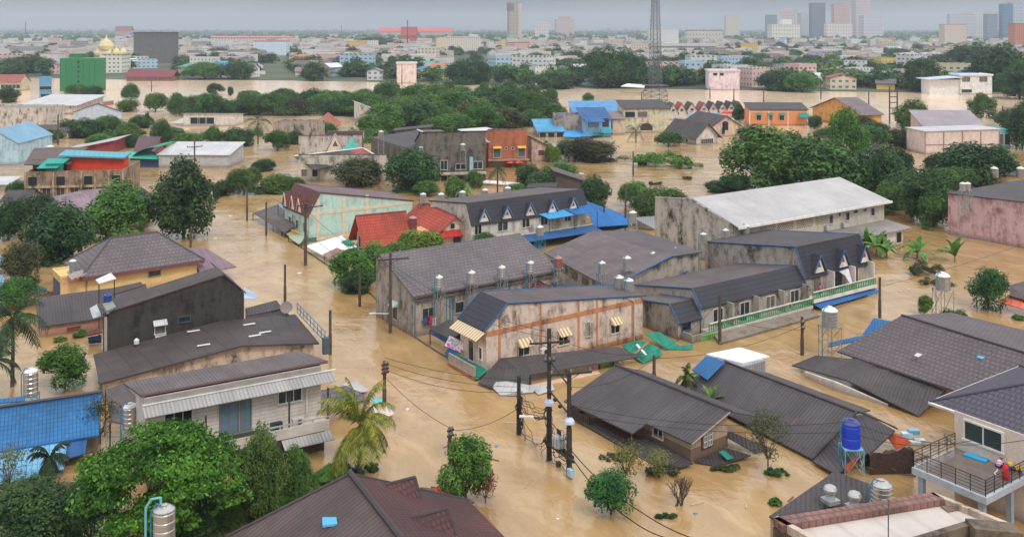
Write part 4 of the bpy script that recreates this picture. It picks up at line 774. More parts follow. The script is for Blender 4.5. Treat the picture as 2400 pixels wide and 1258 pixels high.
# ================= left foreground =================
WG = wallm((206, 196, 186), .2, (120, 108, 98))
f = Fr(340, 1127, 30); t = T('modern_house', 'beige two-storey house with corrugated brown roof, ribbed awning and long balcony', 'house', f.o, f.a)
Lu = f.u(752); A, B_, C_, D_ = f.P(330, 925, 6.3), f.P(768, 845, 6.3), f.P(702, 822, 5.9), f.P(288, 896, 5.9)
D = max(3.5, (C_.y+D_.y)/2-.2)
walls(t, [(0, 0, 6.1), (Lu, 0, 6.1), (Lu, D, 5.6), (0, D, 5.6)], WG); r = roofs(t, [[A, B_, C_, D_]], CORRB, .14)
g = Geo(); g.tube(A-Vector((0, 0, .1)), B_-Vector((0, 0, .1)), .09, 5); O('fascia', g, plain((96, 58, 54), .6), r)
AWN = roofm((168, 164, 160), 'corr', .25, per=.28); za = f.z(0, 0, 950)
g = Geo(); g.slab([(-.2, -.05, za), (Lu+.9, -.05, za), (Lu+.9, -1.2, za-.45), (-.2, -1.2, za-.45)], .05); O('awning', g, AWN, t)
g = Geo(); g.box(.02, Lu, -.05, 0, za+.1, 6.05); O('fascia_board', g, plain((150, 142, 136), .7), t); g = Geo(); g.box(-.2, Lu+1.2, -.15, -.02, za+.02, za+.1); O('awning_rail', g, WHITE, t)
zf = 2.1
for px, n, z, w, h in ((418, 3, 3.4, 1.9, 1.3), (679, 3, 3.7, 1.8, 1.35)): opening(t, 'R', f.u(px), z, w, h, mull=n, frame=plain((200, 198, 194), .5))
for px, w in ((537, 1.35), (576, .75)): opening(t, 'R', f.u(px), zf+.05, w, 2.35, name='door', pane=plain((96, 118, 132), .5), frame=plain((120, 116, 112), .6), mull=2)
g = Geo()
for k in range(12): g.box(0, Lu, -.012, -.002, zf+.15+k*.28, zf+.17+k*.28)
O('siding_lines', g, plain((150, 140, 130), .8), t)
g = Geo(); g.box(0, Lu+.1, -1.7, -.01, zf-.35, zf); g.box(0, Lu+.1, -1.78, -1.66, zf-.5, zf+.28); O('balcony', g, plain((196, 186, 176), .7), t)
railing(t, Lu*.62, Lu+.1, zf, .55, -1.62, plain((170, 164, 158), .6), step=1.2); g = Geo()
for x, z1 in ((Lu*.3, za-1), (Lu*.77, za-.9), (Lu+.05, za-.7)): g.box(x-.06, x+.06, -1.65, -1.53, zf, z1)
O('post', g, plain((60, 56, 54), .6), t); g = Geo(); g.box(Lu*.3, Lu*.6, -1.64, -1.6, zf+.1, zf+.6); O('balcony_panel', g, plain((70, 68, 68), .6), t)
g = Geo(); g.slab([(Lu*.72, -1.8, 1.55), (Lu+.1, -1.8, 1.55), (Lu+.2, -2.7, 1.15), (Lu*.72, -2.7, 1.15)], .05); O('lower_awning', g, AWN, t)
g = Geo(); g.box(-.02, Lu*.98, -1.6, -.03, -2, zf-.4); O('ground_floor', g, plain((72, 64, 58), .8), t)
g = Geo(); g.tube((Lu-1.2, -.12, 2.5), (Lu-1.2, -.12, za), .06, 6); O('drainpipe', g, WHITE, t)
for px, col, lb in ((640, (40, 62, 66), 'dark teal box on the beige house balcony'), (690, (196, 192, 188), 'white air conditioner standing on the beige house balcony right part')):
    u = f.u(px); g = Geo(); g.box(-.45, .45, -.2, .2, 0, .55); c = O('air_conditioner', g, plain(col, .5)); c.location = f.o+f.du*u-f.dv*.9+Vector((0, 0, zf)); c.rotation_euler = (0, 0, f.a); tag(c, lb, 'air conditioner', 'units on the beige house balcony')
    g = Geo(); g.lathe([(0, 0), (.2, 0), (.2, .02), (0, .02)], n=12); q_ = O('fan', g, BLACK, c); q_.location = (.1, -.2, .28); q_.rotation_euler = (math.radians(90), 0, 0)
p = G(305, 1010, 2.0); tank((p.x, p.y, 0), .55, 1.7, 'steel tank with a blue label at the left corner of the beige house', stand=2.2, ang=.5)
slabthing('side_roof', 'dark grey side roof left of the beige house and its tank', 'roof', [(247, 912, 2.9), (290, 897, 3.6), (336, 950, 3.4), (336, 1000, 2.6), (258, 985, 2.2)], roofm((96, 86, 84), 'asb', .5), .12, [(247, 912, 2.8), (258, 985, 2.1)])
t = slabthing('annex_roof', 'low dark tiled annex roof right of the beige house', 'roof', [(742, 915, 2.0), (812, 903, 2.2), (868, 934, 1.3), (752, 958, 1.3)], GREY, .14)
g = Geo(); o = t.location; q = [G(752, 962, 1.1)-o, G(866, 937, 1.1)-o]; g.prism([q[0][:2], q[1][:2], (q[1].x, q[1].y+.2), (q[0].x, q[0].y+.2)], -2, 1.1); O('wall', g, PINKW, t)
for k, (pts, lb, mt) in enumerate((([(800, 900, .6), (838, 893, .5), (866, 915, .2), (846, 918, .4)], 'white metal sheet slipping off behind the low annex roof', WHITER), ([(872, 936, .4), (888, 930, .5), (918, 955, .2), (900, 965, .2)], 'turquoise sheet afloat right of the low annex roof', plain((80, 190, 200), .5)),
        ([(866, 950, .3), (905, 945, .5), (924, 968, .3), (890, 985, .2)], 'pile of pale rubbish sheets beside the coconut palm and the thin pole', plain((214, 190, 176), .7)))): slabthing('debris_sheet', lb, 'debris', pts, mt, .06, group='floating rubbish sheets')
# blue roofed hall, far left
GRIDB = roofm((32, 100, 150), 'grid', .7, per=.44)
t = slabthing('blue_roof_hall', 'big weathered bright-blue roof with a fine grid of sheets at the left edge', 'building', [(-60, 962, 3.6), (238, 916, 3.6), (232, 1018, 1.7), (-60, 1066, 1.7)], GRIDB, .14)
o = t.location; g = Geo(); g.slab([G(-60, 1062, 1.65)-o, G(158, 1030, 1.65)-o, G(150, 1098, .6)-o, G(-60, 1150, .4)-o], .08); O('lower_awning', g, roofm((104, 160, 192), 'grid', .35, per=.6), t)
g = Geo(); g.slab([G(158, 1030, 1.6)-o, G(205, 1022, 1.6)-o, G(200, 1062, .9)-o, G(150, 1075, .8)-o], .08); O('side_awning', g, BLUED, t); g = Geo(); g.tube(G(-60, 961, 3.7)-o, G(240, 916, 3.7)-o, .12, 5); O('ridge_cap', g, plain((70, 72, 84), .7), t)
g = Geo(); q = [G(-60, 958, 3.4)-o, G(236, 912, 3.4)-o]; q2 = [G(-60, 1060, 1.5)-o, G(228, 1014, 1.5)-o]; g.prism([q2[0][:2], q2[1][:2], q[1][:2], q[0][:2]], -2.5, [1.4, 1.4, 3.3, 3.3]); O('wall', g, CONC, t)
slabthing('blue_ridge_sheet', 'thin blue sheet just behind the big blue roof by the tank', 'roof', [(-60, 950, 3.0), (-60, 940, 3.2), (56, 928, 3.2), (58, 938, 3.0)], BLUER, .1)
p = G(72, 962, 0); tank((p.x, p.y, 0), .58, 2.0, 'steel tank on a short stand behind the big blue roof, far left', stand=1.4, ang=.3, frame=BLUEP)
p = G(385, 1190, 6.0); tank((p.x, p.y, 0), .6, 1.9, 'big steel tank with a bent blue pipe at the bottom edge', stand=4.0, ribs=4, lidm=STEEL)
t = THINGS[-1]; g = Geo(); g.path([(-1.05, 0, 0), (-1.05, 0, 6.0), (-.75, 0, 6.5), (-.2, 0, 6.6), (-.2, 0, 6.2)], .07, 7); O('overflow_pipe', g, plain((110, 180, 184), .5), t)
# mouldy dark house and the long dark roof in front of it
f = Fr(251, 862, 30); t = T('mouldy_house', 'tall dark house with black mouldy side wall and long rising roof, left of the street', 'house', f.o, f.a)
Lu = f.u(572); ua = f.u(524); za = f.z(0, 0, 733); zb_ = f.z(ua, 0, 645); zc = f.z(Lu, 0, 686); D = 3.4; DW = wallm((66, 59, 52), .9, (30, 28, 27))
walls(t, [(0, 0, za), (ua, 0, zb_), (Lu, 0, zc), (Lu, D, zc), (ua, D, zb_), (0, D, za)], DW)
r = roofs(t, [[(-.5, -.12, za), (ua, -.12, zb_+.1), (ua, D+.2, zb_+.1), (-.5, D+.2, za)]], ASBD); roofs(t, [[(ua, -.1, zb_+.1), (Lu+.2, -.1, zc), (Lu+.2, D+2.6, zc), (ua, D+2.6, zb_+.1)]], DKTILE, name='front_roof')
opening(t, 'R', f.u(375), 2.6, .95, .9, frame=WHITE, awn=(.6, .35, roofm((214, 214, 212), 'corr', .2, per=.22))); g = Geo(); u = f.u(376); g.box(u-.5, u+.55, -.1, 0, 1.6, 2.6); O('patch_panel', g, WHITE, t)
opening(t, 'R', f.u(432), 3.4, 1.1, .5, frame=plain((70, 84, 76), .7)); g = Geo(); g.box(-.25, .0, -.05, .15, -1, za-.4); O('corner_pipe', g, plain((160, 156, 150), .6), t)
p = f.o+f.du*.3+f.dv*2.2; tank((p.x, p.y, za-.2), .42, 1.0, 'dark blue tank under a tilted white sheet on the mouldy house', stand=.3, mat=plain((36, 62, 130), .4), lidm=plain((36, 62, 130), .4), pipe=0); slabthing('tilted_sheet', 'tilted white sheet propped over the dark blue roof tank', 'metal sheet', [(224, 655, 6.4), (232, 664, 6.2), (272, 652, 6.6), (260, 639, 6.9)], WHITE, .08, [(232, 664, 6.1), (268, 650, 6.4)])
slabthing('broken_sheet', 'broken pale sheets hanging at the left end of the mouldy house', 'metal sheet', [(210, 722, 4.6), (228, 712, 4.8), (244, 738, 4.3), (218, 745, 4.0)], plain((170, 178, 178), .6), .07)
slabthing('roof_clutter', 'heap of grey scrap lying on the low end of the mouldy house roof', 'debris', [(240, 712, za+.5), (262, 702, za+.6), (272, 718, za+.4), (250, 728, za+.3)], plain((128, 132, 126), .7, 0, .5, 8), .35)
f = Fr(234, 946, 30); q = lambda px, py, z: f.P(px, py, z)
t = T('long_dark_roof', 'long plain dark brown roof with thin skylights in front of the mouldy house', 'building', f.o, f.a)
ub = f.u(566); uc = f.u(748); z0, z1, z2 = f.z(0, 0, 898), f.z(ub, 0, 809), f.z(uc, 0, 803)
a0, a1, a2 = Vector((0, 0, z0)), Vector((ub, 0, z1)), Vector((uc, 0, z2)); b0, b1, b2 = q(219, 830, z0+.1), q(516, 752, z1+.1), q(692, 736, z2+.1)
DB = roofm((70, 60, 58), 'asb', .5, per=1.6); r = roofs(t, [[a0, a1, b1, b0], [a1, a2, b2, b1]], DB, .16)
walls(t, [(.4, .5, z0-.1), (ub, .5, z1-.1), (uc-.4, .5, z2-.1), (b2.x-.4, b2.y-.3, z2), (b1.x, b1.y-.3, z1), (b0.x+.4, b0.y-.3, z0)], wallm((198, 176, 156), .6))
g = Geo()
for px, py in ((454, 780), (478, 808), (585, 760), (622, 775), (598, 787)): p = q(px, py, z1-.15 if px > 470 else z1-.3); k = (p.x/ub) if p.x < ub else 1; p.z = (z0+(z1-z0)*k if p.x < ub else z1+(z2-z1)*(p.x-ub)/(uc-ub))+.1+.1*p.y/8; g.slab([p+Vector((-.6, 0, 0)), p+Vector((.6, 0, 0)), p+Vector((.6, .25, .02)), p+Vector((-.6, .25, .02))], .03)
O('skylight', g, WHITE, r); g = Geo(); p = q(320, 805, z0+.7); g.lathe([(.25, p.z), (.25, p.z+.35), (.1, p.z+.5), (0, p.z+.5)], (p.x, p.y), 10); O('vent_pipe', g, WHITE, r)
t = T('signboard', 'blue-grey steel signboard frame at the street end of the long dark roof', 'signboard', f.o+f.du*uc, f.a); g = Geo(); D2 = b2.y+.6
for z in (z2+.1, z2+.6, z2+1.1): g.tube((.5, -.3, z), (b2.x-uc+.4, D2, z), .05, 4)
for k in range(9): p = Vector((.5, -.3, 0)).lerp(Vector((b2.x-uc+.4, D2, 0)), k/8); g.tube((p.x, p.y, z2+.1), (p.x, p.y, z2+1.1), .04, 4)
O('frame', g, plain((88, 128, 150), .6), t); g = Geo(); g.box(.2, .8, -.8, -.3, z2-1.0, z2+.6); O('end_box', g, plain((70, 84, 96), .6), t)
p = f.o+f.du*(uc-.5)+f.dv*(b2.y-.6)+Vector((0, 0, z2+.1)); t = T('satellite_dish', 'mesh satellite dish on the street corner of the long dark roof', 'satellite dish', p); g = Geo(); g.lathe([(0, 0), (.5, .06), (.9, .22), (.92, .24), (.5, .09), (0, .03)], n=16); d_ = O('dish', g, plain((120, 112, 106), .7), t); d_.scale = (.72, .72, .72); d_.location = (0, 0, 1.0); d_.rotation_euler = (.9, .3, 0); g = Geo(); g.tube((0, 0, 0), (0, 0, 1.0), .05, 6); O('mast', g, DARKW, t)
slabthing('tile_roof', 'small ribbed roof behind the signboard, beside the dark-tiled front', 'roof', [(575, 722, 3.0), (648, 703, 3.2), (662, 722, 2.8), (575, 741, 2.6)], CORR, .12); slabthing('tile_roof', 'lower ribbed roof strip at the satellite dish side', 'roof', [(575, 744, 2.5), (664, 722, 2.7), (688, 748, 2.2), (600, 752, 2.1)], GREYD, .12)
slabthing('clear_awning', 'pale ribbed awning sticking out over the street by the dark-tiled front', 'awning', [(572, 672, 2.6), (605, 692, 2.0), (600, 700, 1.9), (572, 700, 2.2)], roofm((170, 186, 204), 'corr', .2), .05)
# low brown roof with pink wall; yellow house
f = Fr(96, 790, 30); t = T('low_house', 'low house with ribbed brown roof and salmon wall left of the mouldy house', 'house', f.o, f.a); ze = 1.3; zr = 3.0
body(t, 11, 4.2, ze, zr, 'my+', wallm((204, 150, 130), .3), CORR, .3); opening(t, 'R', 3.2, .1, 1.3, .5, frame=plain((150, 92, 80), .8), pane=plain((120, 70, 62), .9))
f = Fr(143, 712, 37); YW = wallm((222, 190, 128), .18, (150, 130, 90)); t = T('yellow_house', 'yellow house with big grey hipped tile roof and a flat tank terrace', 'house', f.o, f.a)
zt = f.z(0, 0, 652); Lt = f.u(205); g = Geo(); g.box(0, Lt, 0, 4.6, -2.5, zt); g.box(-.1, Lt, -.1, .1, zt, zt+.25).box(-.1, .1, .1, 4.6, zt, zt+.25).box(0, Lt, 4.5, 4.7, zt, zt+.25); O('terrace_block', g, YW, t)
g = Geo(); g.box(0, .8, .0, 4.6, -2, zt-.6); g2 = Geo(); g2.box(-.06, 0, .6, 4.2, .2, zt-.7); O('shutter', g2, plain((70, 84, 112), .6), t)
g = Geo(); g.box(-.05, 16, -.06, -.0, 2.3, 2.9); O('pink_band', g, plain((214, 160, 130), .8), t)
f2 = Fr(196, 690, 37); uu = Lt*.92; Lh = f.u(462)-uu; z1 = 3.5
w_ = T_ = None; hp = bpy.data.objects.new('main_block', None); S.collection.objects.link(hp); hp.parent = t; hp.location = (uu, 0, 0); body(hp, Lh, 8.0, z1, 6.4, 'hip', YW, GREY, .75, trim=plain((78, 68, 72), .7)); g = Geo(); g.box(-.7, Lh+.7, -.8, -.7, z1-.95, z1-.6); O('fascia', g, plain((116, 66, 66), .6), hp)
for px, w, h, z in ((330, 1.2, .35, 2.5), (362, 1.4, .8, 1.7), (416, 1.2, .35, 2.5), (446, .5, .5, 2.4)): opening(hp, 'R', f.u(px)-uu, z, w, h, frame=plain((120, 126, 120), .7))
p = f.o+f.du*1.7+f.dv*1.8; tank((p.x, p.y, zt), .42, 1.1, 'small tank with white lid on the yellow house terrace', stand=.35, pipe=0, mat=plain((120, 130, 136), .5), lidm=WHITE)
for k in range(3): slabthing('scrap_heap', ('tangled grey scrap on the terrace beside the yellow house tank', 'bent pipes and boards at the roof edge of the yellow house terrace', 'pale boards by the far parapet of the yellow house terrace')[k], 'debris', [(158+k*12, 645-k*4, zt+.3), (172+k*12, 637-k*4, zt+.4), (184+k*10, 646-k*3, zt+.25), (168+k*11, 655-k*4, zt+.2)], plain((150, 136, 128), .8, 0, .6, 9), .2, group='scrap on the terrace')
slabthing('purple_roof', 'flat mauve roof beyond the yellow house, running to the street', 'roof', [(440, 582, 2.6), (484, 582, 2.6), (554, 624, 1.6), (470, 640, 1.6)], roofm((120, 98, 108), 'sheet', .3), .14)
slabthing('brown_roof_strip', 'thin brown roof strip behind the mouldy house roof, under a shrub', 'roof', [(262, 675, 4.2), (330, 660, 4.4), (336, 668, 4.2), (264, 690, 3.9)], ASBD, .12)
for pts, lb in (([(-30, 548, 3.4), (14, 618, 2.4), (22, 622, 1.4), (-30, 628, 1.4)], 'pale blue-grey gable roof cut by the left edge, upper one'), ([(-30, 640, 2.4), (8, 645, 2.2), (16, 688, .6), (-30, 692, .6)], 'lower blue-grey roof cut by the left edge'), ([(52, 672, 1.6), (70, 662, 2.2), (112, 676, 1.6), (90, 690, .8)], 'small light blue roof left of the yellow house'), ([(78, 692, 1.2), (122, 680, 1.4), (127, 690, .6), (82, 702, .4)], 'faded pink roof corner in front of the light blue roof')):
    slabthing('small_roof', lb, 'roof', pts, roofm((120, 156, 180), 'corr', .3) if 'pink' not in lb else roofm((186, 140, 132), 'sheet', .4), .12)
slabthing('shed_roof', 'small maroon shed roof over a blue tarpaulin left of the mouldy house', 'roof', [(203, 776, 1.4), (238, 768, 1.4), (240, 778, 1.1), (205, 786, 1.1)], MAROON, .1); slabthing('blue_tarp', 'blue tarpaulin panel under the small maroon shed roof', 'tarpaulin', [(206, 790, 1.0), (238, 784, 1.0), (238, 802, .1), (208, 804, .1)], BLUED, .05)
# ================= bottom centre roof =================
o = G(820, 1110, 6.6); o.z = 0; t = T('brown_roof_house', 'huge brown ribbed roof with two maroon gablets at the bottom edge of the picture', 'house', o)
q = lambda px, py, z: G(px, py, z)-o
R0 = q(820, 1110, 6.6); dv = (G(1098, 1171, 2.6)-G(1184, 1258, 2.6)); dv.z = 0; dv.normalize(); R1 = R0-dv*16; Lf = q(530, 1258, 3.1); Lf2 = Lf-dv*16; Rt = q(1098, 1171, 2.6); Rt2 = Rt-dv*16
BR = roofm((92, 76, 72), 'corr', .45, per=.34); MR = roofm((90, 52, 50), 'tile', .7, c2=(70, 58, 60), per=.36)
roofs(t, [[Lf, R0, R1, Lf2]], BR, .16); roofs(t, [[R0, Rt, Rt2, R1]], MR, .16, name='maroon_roof'); Cp = plain((66, 58, 58), .8)
g = Geo(); g.tube(R0+Vector((0, 0, .1)), R1+Vector((0, 0, .1)), .17, 6); O('ridge_cap', g, Cp, t); g = Geo(); g.tube(R0, Lf, .12, 5).tube(R0, Rt, .1, 5); O('verge_cap', g, Cp, t)
i = Vector((0, 0, -.3)); g = Geo(); c_ = [Lf*.92+R0*.08+i, R0+i, Rt*.92+R0*.08+i]; w2 = [v-dv*.6 for v in c_]; w3 = [v-dv*15.5 for v in c_]
g.poly([(w2[0].x, w2[0].y, -2.5), w2[0], w2[1], w2[2], (w2[2].x, w2[2].y, -2.5)]); g.poly([(w2[0].x, w2[0].y, -2.5), (w3[0].x, w3[0].y, -2.5), w3[0], w2[0]]); g.poly([(w2[2].x, w2[2].y, -2.5), (w3[2].x, w3[2].y, -2.5), w3[2], w2[2]]); O('wall', g, CREAM, t)
du = (Rt-R0); du.z = 0; du.normalize()
for k, (px0, py0, px1, py1) in enumerate(((868, 1144, 973, 1117), (935, 1218, 1051, 1190))):
    a, b = q(px0, py0, 5.7), q(px1, py1, 5.55); n_ = -dv*2.2; lo = b+n_+Vector((0, 0, -2.1)); lm = a+n_*.75+du*1.1+Vector((0, 0, -1.2)); lo2 = b-n_+Vector((0, 0, -2.1)); lm2 = a-n_*.75+du*1.1+Vector((0, 0, -1.2))
    d_ = roofs(t, [[a, b, lo, lm], [a, b, lo2, lm2]], MR, .1, name='gablet'); g = Geo(); g.tube(a, b, .1, 5).tube(b, lo, .07, 5); O('ridge_cap', g, Cp, d_); g = Geo(); g.poly([b-du*.3-Vector((0, 0, .15)), lo-du*.3, lo2-du*.3]); O('gable_wall', g, CREAM, d_)
slabthing('low_roof', 'lower dark broken roof edge at the right of the huge brown roof', 'roof', [(985, 1140, 2.0), (1052, 1148, 1.7), (1112, 1175, 1.3), (1060, 1190, 1.6)], ASB, .1); slabthing('low_roof', 'small orange-red roof remnant behind the maroon roof', 'roof', [(1010, 1138, 1.9), (1050, 1144, 1.8), (1060, 1158, 1.7), (1030, 1160, 1.8)], REDT, .3)
p = q(772, 1238, 5.2)+o; g = Geo(); g.slab([(-.4, 0, .3), (.4, -.1, .35), (.5, -.3, .1), (-.3, -.4, .05)], .12); c = O('rag', g, plain((90, 170, 214), .8)); k = (R0-Lf); c.location = p+Vector((0, 0, .35)); tag(c, 'crumpled light blue rag lying on the huge brown roof', 'rag')
# ================= right foreground =================
f = Fr(1619, 1082, 38); WB = wallm((176, 150, 126), .3, (110, 92, 78)); t = T('wooden_house', 'brown gabled house with white shutters flooded to its window sills, front right', 'house', f.o, f.a)
Lu = f.u(1704); um = Lu*.9; zr = f.z(um, 0, 957); ze = f.z(0, 0, 1020); Dm = f.v(1447, um); Dn = f.v(1520, -.4)
g = Geo(); m1, m2 = plain((104, 84, 72), .9, 0, .2), WB
g.poly([(0, 0, .9), (Lu, 0, .9), (Lu, 0, zr-.2), (um, 0, zr-.05), (0, 0, ze)]).poly([(0, 0, .9), (0, Dm-1.5, .9), (0, Dm-1.5, ze), (0, 0, ze)]).poly([(Lu, 0, .9), (Lu, Dm-1.5, .9), (Lu, Dm-1.5, zr-.2), (Lu, 0, zr-.2)]); O('wall', g, WB, t)
g = Geo(); g.box(-.03, Lu+.03, -.03, Dm-1.5, -2.5, .95); O('plinth', g, wallm((120, 100, 84), .3, (84, 68, 56)), t)
s = (zr-ze)/um; CB = roofm((76, 69, 71), 'corr', .5, per=.34)
r = roofs(t, [[(-.7, -.7, ze-s*.7), (um, -.7, zr), (um, Dm+.3, zr), (-.7, Dm+.3, ze-s*.7)]], CB, .1); roofs(t, [[(-2.2, Dn, ze-s*2.2), (-.65, Dn-.1, ze-s*.65+.03), (-.65, Dm+.3, ze-s*.65+.03), (-2.2, Dm+.3, ze-s*2.2)]], CB, .1, name='porch_roof'); roofs(t, [[(um, -.7, zr), (um+3.6, -.7, zr-1.3), (um+3.6, Dm+.3, zr-1.3), (um, Dm+.3, zr)]], CB, .1, name='rear_roof')
g = Geo(); g.tube((um, -.8, zr+.05), (um, Dm+.35, zr+.05), .12, 5); O('ridge_cap', g, Cp, r); g = Geo(); g.tube((-.7, -.72, ze-s*.7-.05), (um, -.72, zr-.02), .06, 5); O('bargeboard', g, plain((150, 132, 114), .8), t)
opening(t, 'L', Dm*.28, .75, 1.0, 1.1, frame=WHITE, mull=2); opening(t, 'R', Lu*.42, .75, 1.1, 1.35, frame=plain((96, 62, 46), .8), mull=1)
for k in (-1, 1):
    g = Geo(); x = Lu*.42+k*.28; g.box(x-.22, x-.17, -.2, -.14, .75, 2.0).box(x+.17, x+.22, -.2, -.14, .75, 2.0).box(x-.22, x+.22, -.2, -.14, 1.95, 2.0).box(x-.22, x+.22, -.2, -.14, .75, .8).box(x-.02, x+.02, -.2, -.14, .8, 1.95).box(x-.2, x+.2, -.2, -.14, 1.15, 1.2).box(x-.2, x+.2, -.2, -.14, 1.55, 1.6); O('shutter', g, WHITE, t)
g = Geo(); g.box(-2.1, 0, Dn+.3, Dm, -.2, .1); O('porch_floor', g, WOOD, t); railing(t, Dm-2.6, Dm, .1, .8, -2.0, plain((70, 60, 54), .8), 'L', step=.22); railing(t, -2.0, -.2, .1, .8, Dm, plain((70, 60, 54), .8), 'R', step=.22)
g = Geo()
for v in (Dn+.3, Dm-.1): g.tube((-2, v, -2), (-2, v, ze-s*2.1), .07, 5)
O('post', g, WOOD, t)
for pts, lb in (([(1357, 986, .25), (1378, 983, .45), (1470, 1030, .35), (1450, 1042, .1)], 'black corrugated sheet awash left of the brown gabled house'), ([(1450, 1042, .1), (1520, 1025, .5), (1625, 1085, .4), (1560, 1105, .05)], 'dark submerged roof edge along the foot of the brown gabled house'), ([(1625, 1080, .2), (1700, 1048, .5), (1760, 1066, .3), (1680, 1092, .05)], 'dark roof sheet awash at the right foot of the brown gabled house'), ([(1698, 1020, .9), (1710, 1010, 1.1), (1815, 1052, .35), (1770, 1060, .2)], 'loose rusty sheets between the brown gabled house and the long dark roof')):
    slabthing('sunken_sheet', lb, 'metal sheet', pts, roofm((70, 62, 62), 'corr', .6), .07, group='sheets around the brown gabled house')
slabthing('green_board', 'green ribbed board at the right foot of the brown gabled house', 'board', [(1686, 1058, .7), (1698, 1054, .7), (1720, 1072, .4), (1704, 1076, .4)], GREENR, .05)
# long ribbed roof
def wing(name, lab, cat, roofl, mat, wall, th=.12, caps=(), inset=None):
    o = G(*roofl[0][0]); o.z = 0; t = T(name, lab, cat, o); r = roofs(t, [[G(*p)-o for p in pl] for pl in roofl], mat, th)
    for w in wall:
        g = Geo(); w = [G(*p)-o for p in w]
        for a, b in zip(w, w[1:]): n_ = Vector((b.y-a.y, a.x-b.x, 0)).normalized()*.2; g.prism([a[:2], b[:2], (b-n_)[:2], (a-n_)[:2]], -2.5, [a.z-.1, b.z-.1, b.z-.1, a.z-.1])
        O('wall', g, WB if 'white' not in lab else WHITEW, t)
    if caps:
        g = Geo()
        for a, b in caps: g.tube(G(*a)-o+Vector((0, 0, .05)), G(*b)-o+Vector((0, 0, .05)), .11, 5)
        O('ridge_cap', g, Cp, r)
    return t
t = wing('long_roof_house', 'long dark corrugated roof reaching the water, behind the brown gabled house', 'house', [[(1583, 906, .5), (1697, 847, 2.9), (2008, 966, 2.9), (1905, 1075, .25)], [(1697, 847, 2.9), (1727, 847, .6), (2040, 960, .6), (2008, 966, 2.9)]], CORR, [[(1600, 900, .8), (1697, 848, 2.7)]], caps=[((1697, 847, 2.9), (2008, 966, 2.9)), ((2008, 966, 2.9), (1905, 1075, .25))])
g = Geo(); o = t.location
for px, py in ((1802, 930), (1866, 985)): p = G(px, py, 2.0)-o; q2 = G(px-12, py+14, 1.6)-o; d_ = Vector((.25, .1, .05)); g.slab([p+Vector((0, 0, .16)), p+d_+Vector((0, 0, .16)), q2+d_+Vector((0, 0, .16)), q2+Vector((0, 0, .16))], .04)
O('skylight', g, plain((130, 112, 112), .5), t)
slabthing('blue_sheet', 'vivid blue sheet lying on the upper left end of the long corrugated roof', 'metal sheet', [(1622, 866, 1.85), (1656, 832, 3.0), (1700, 847, 3.15), (1658, 889, 1.9)], BLUER, .08)
f = Fr(1793, 893, 34.5); t = T('white_shed', 'small grey box shed with white metal roof and awning beside the long corrugated roof', 'shed', f.o, f.a); r = wing('x', 'x', 'x', [[(1652, 836, 2.5), (1732, 820, 2.5), (1802, 841, 2.4), (1738, 857, 2.4)]], plain((226, 226, 228), .5, 0, .04), [])
THINGS.remove(r); c = r.children[0]; c.parent = None; w0 = c.matrix_world.copy(); 
bpy.data.objects.remove(r); c.location = (0, 0, 0); o_ = G(1655, 834, 2.3); o_.z = 0; rm = Matrix.Rotation(-f.a, 3, 'Z'); c.data.transform((rm.to_4x4()) @ Matrix.Translation(o_-f.o)); c.parent = t; g = Geo(); q = [f.loc(G(1738, 859, 2.3)), f.loc(G(1794, 844, 2.3)), f.loc(G(1731, 824, 2.4)), f.loc(G(1662, 838, 2.4))]; g.prism([v[:2] for v in q], -2, 2.28); O('wall', g, roofm((160, 158, 158), 'corr', .2), t)
# collapsed hip wing with blue tank, net
t = wing('broken_wing', 'broken dark hip roof wing with torn orange edge behind the blue plastic tank', 'roof', [[(1905, 1080, .3), (2000, 975, 2.5), (2030, 970, 2.5), (2098, 1008, 1.4), (2050, 1052, .9), (1960, 1110, .4)], [(2010, 962, 2.8), (2030, 966, 2.6), (2104, 1003, 1.5), (2098, 998, 1.4)]], CORR, [])
slabthing('torn_sheet', 'torn orange-red roof panel beside the white debris', 'metal sheet', [(2078, 1020, .9), (2100, 1014, 1.3), (2136, 1035, .5), (2100, 1052, .3)], plain((206, 92, 58), .7), .06); slabthing('torn_sheet', 'small orange-red board below the blue plastic tank', 'metal sheet', [(1982, 1090, .9), (2010, 1068, 1.3), (2008, 1086, .6), (1984, 1105, .4)], plain((190, 84, 62), .7), .06)
o = G(2075, 1090, .2); t = T('net_pile', 'dark brown net heaped over a frame by the broken hip roof', 'net', o); g = Geo(); w = 2.2; rs = random.Random(3)
P_ = [[Vector((-1.6+3.4*i/9, -1.1+.35*j+.2*i/9, 1.5-.16*j*j*.5+.35*math.sin(i*1.3+j)*.5+ (.5 if i > 6 else 0)-.25*abs(i-4)*.3)) for i in range(10)] for j in range(6)]
for j in range(5):
    for i_ in range(9): g.poly([P_[j][i_], P_[j][i_+1], P_[j+1][i_+1], P_[j+1][i_]])
for i_ in range(9): a, b = P_[0][i_], P_[0][i_+1]; g.poly([(a.x, a.y, -1), (b.x, b.y, -1), b, a])
O('netting', g, plain((66, 48, 42), 1, 0, .5, 6), t); g = Geo(); rs = random.Random(5)
for k in range(9): a = Vector((rs.uniform(-1.8, 2), rs.uniform(-1.2, .5), rs.uniform(-.2, .6))); g.tube(a, a+Vector((rs.uniform(-1.6, 1.6), rs.uniform(-.6, .6), rs.uniform(-.2, .9))), .05, 5)
O('stick', g, WOOD, t)
p = G(1995, 1106, 0); tank((p.x, p.y, 0), .68, 1.7, 'big royal blue plastic tank on a light blue stand, right foreground', stand=1.95, mat=plain((22, 62, 190), .35, 0, .08), lidm=plain((60, 70, 130), .5), frame=plain((110, 170, 190), .5), ribs=2, pipe=1)
t = T('debris', 'white and blue plastic debris afloat at the torn orange panel', 'debris', G(2144, 1040, 0)); 
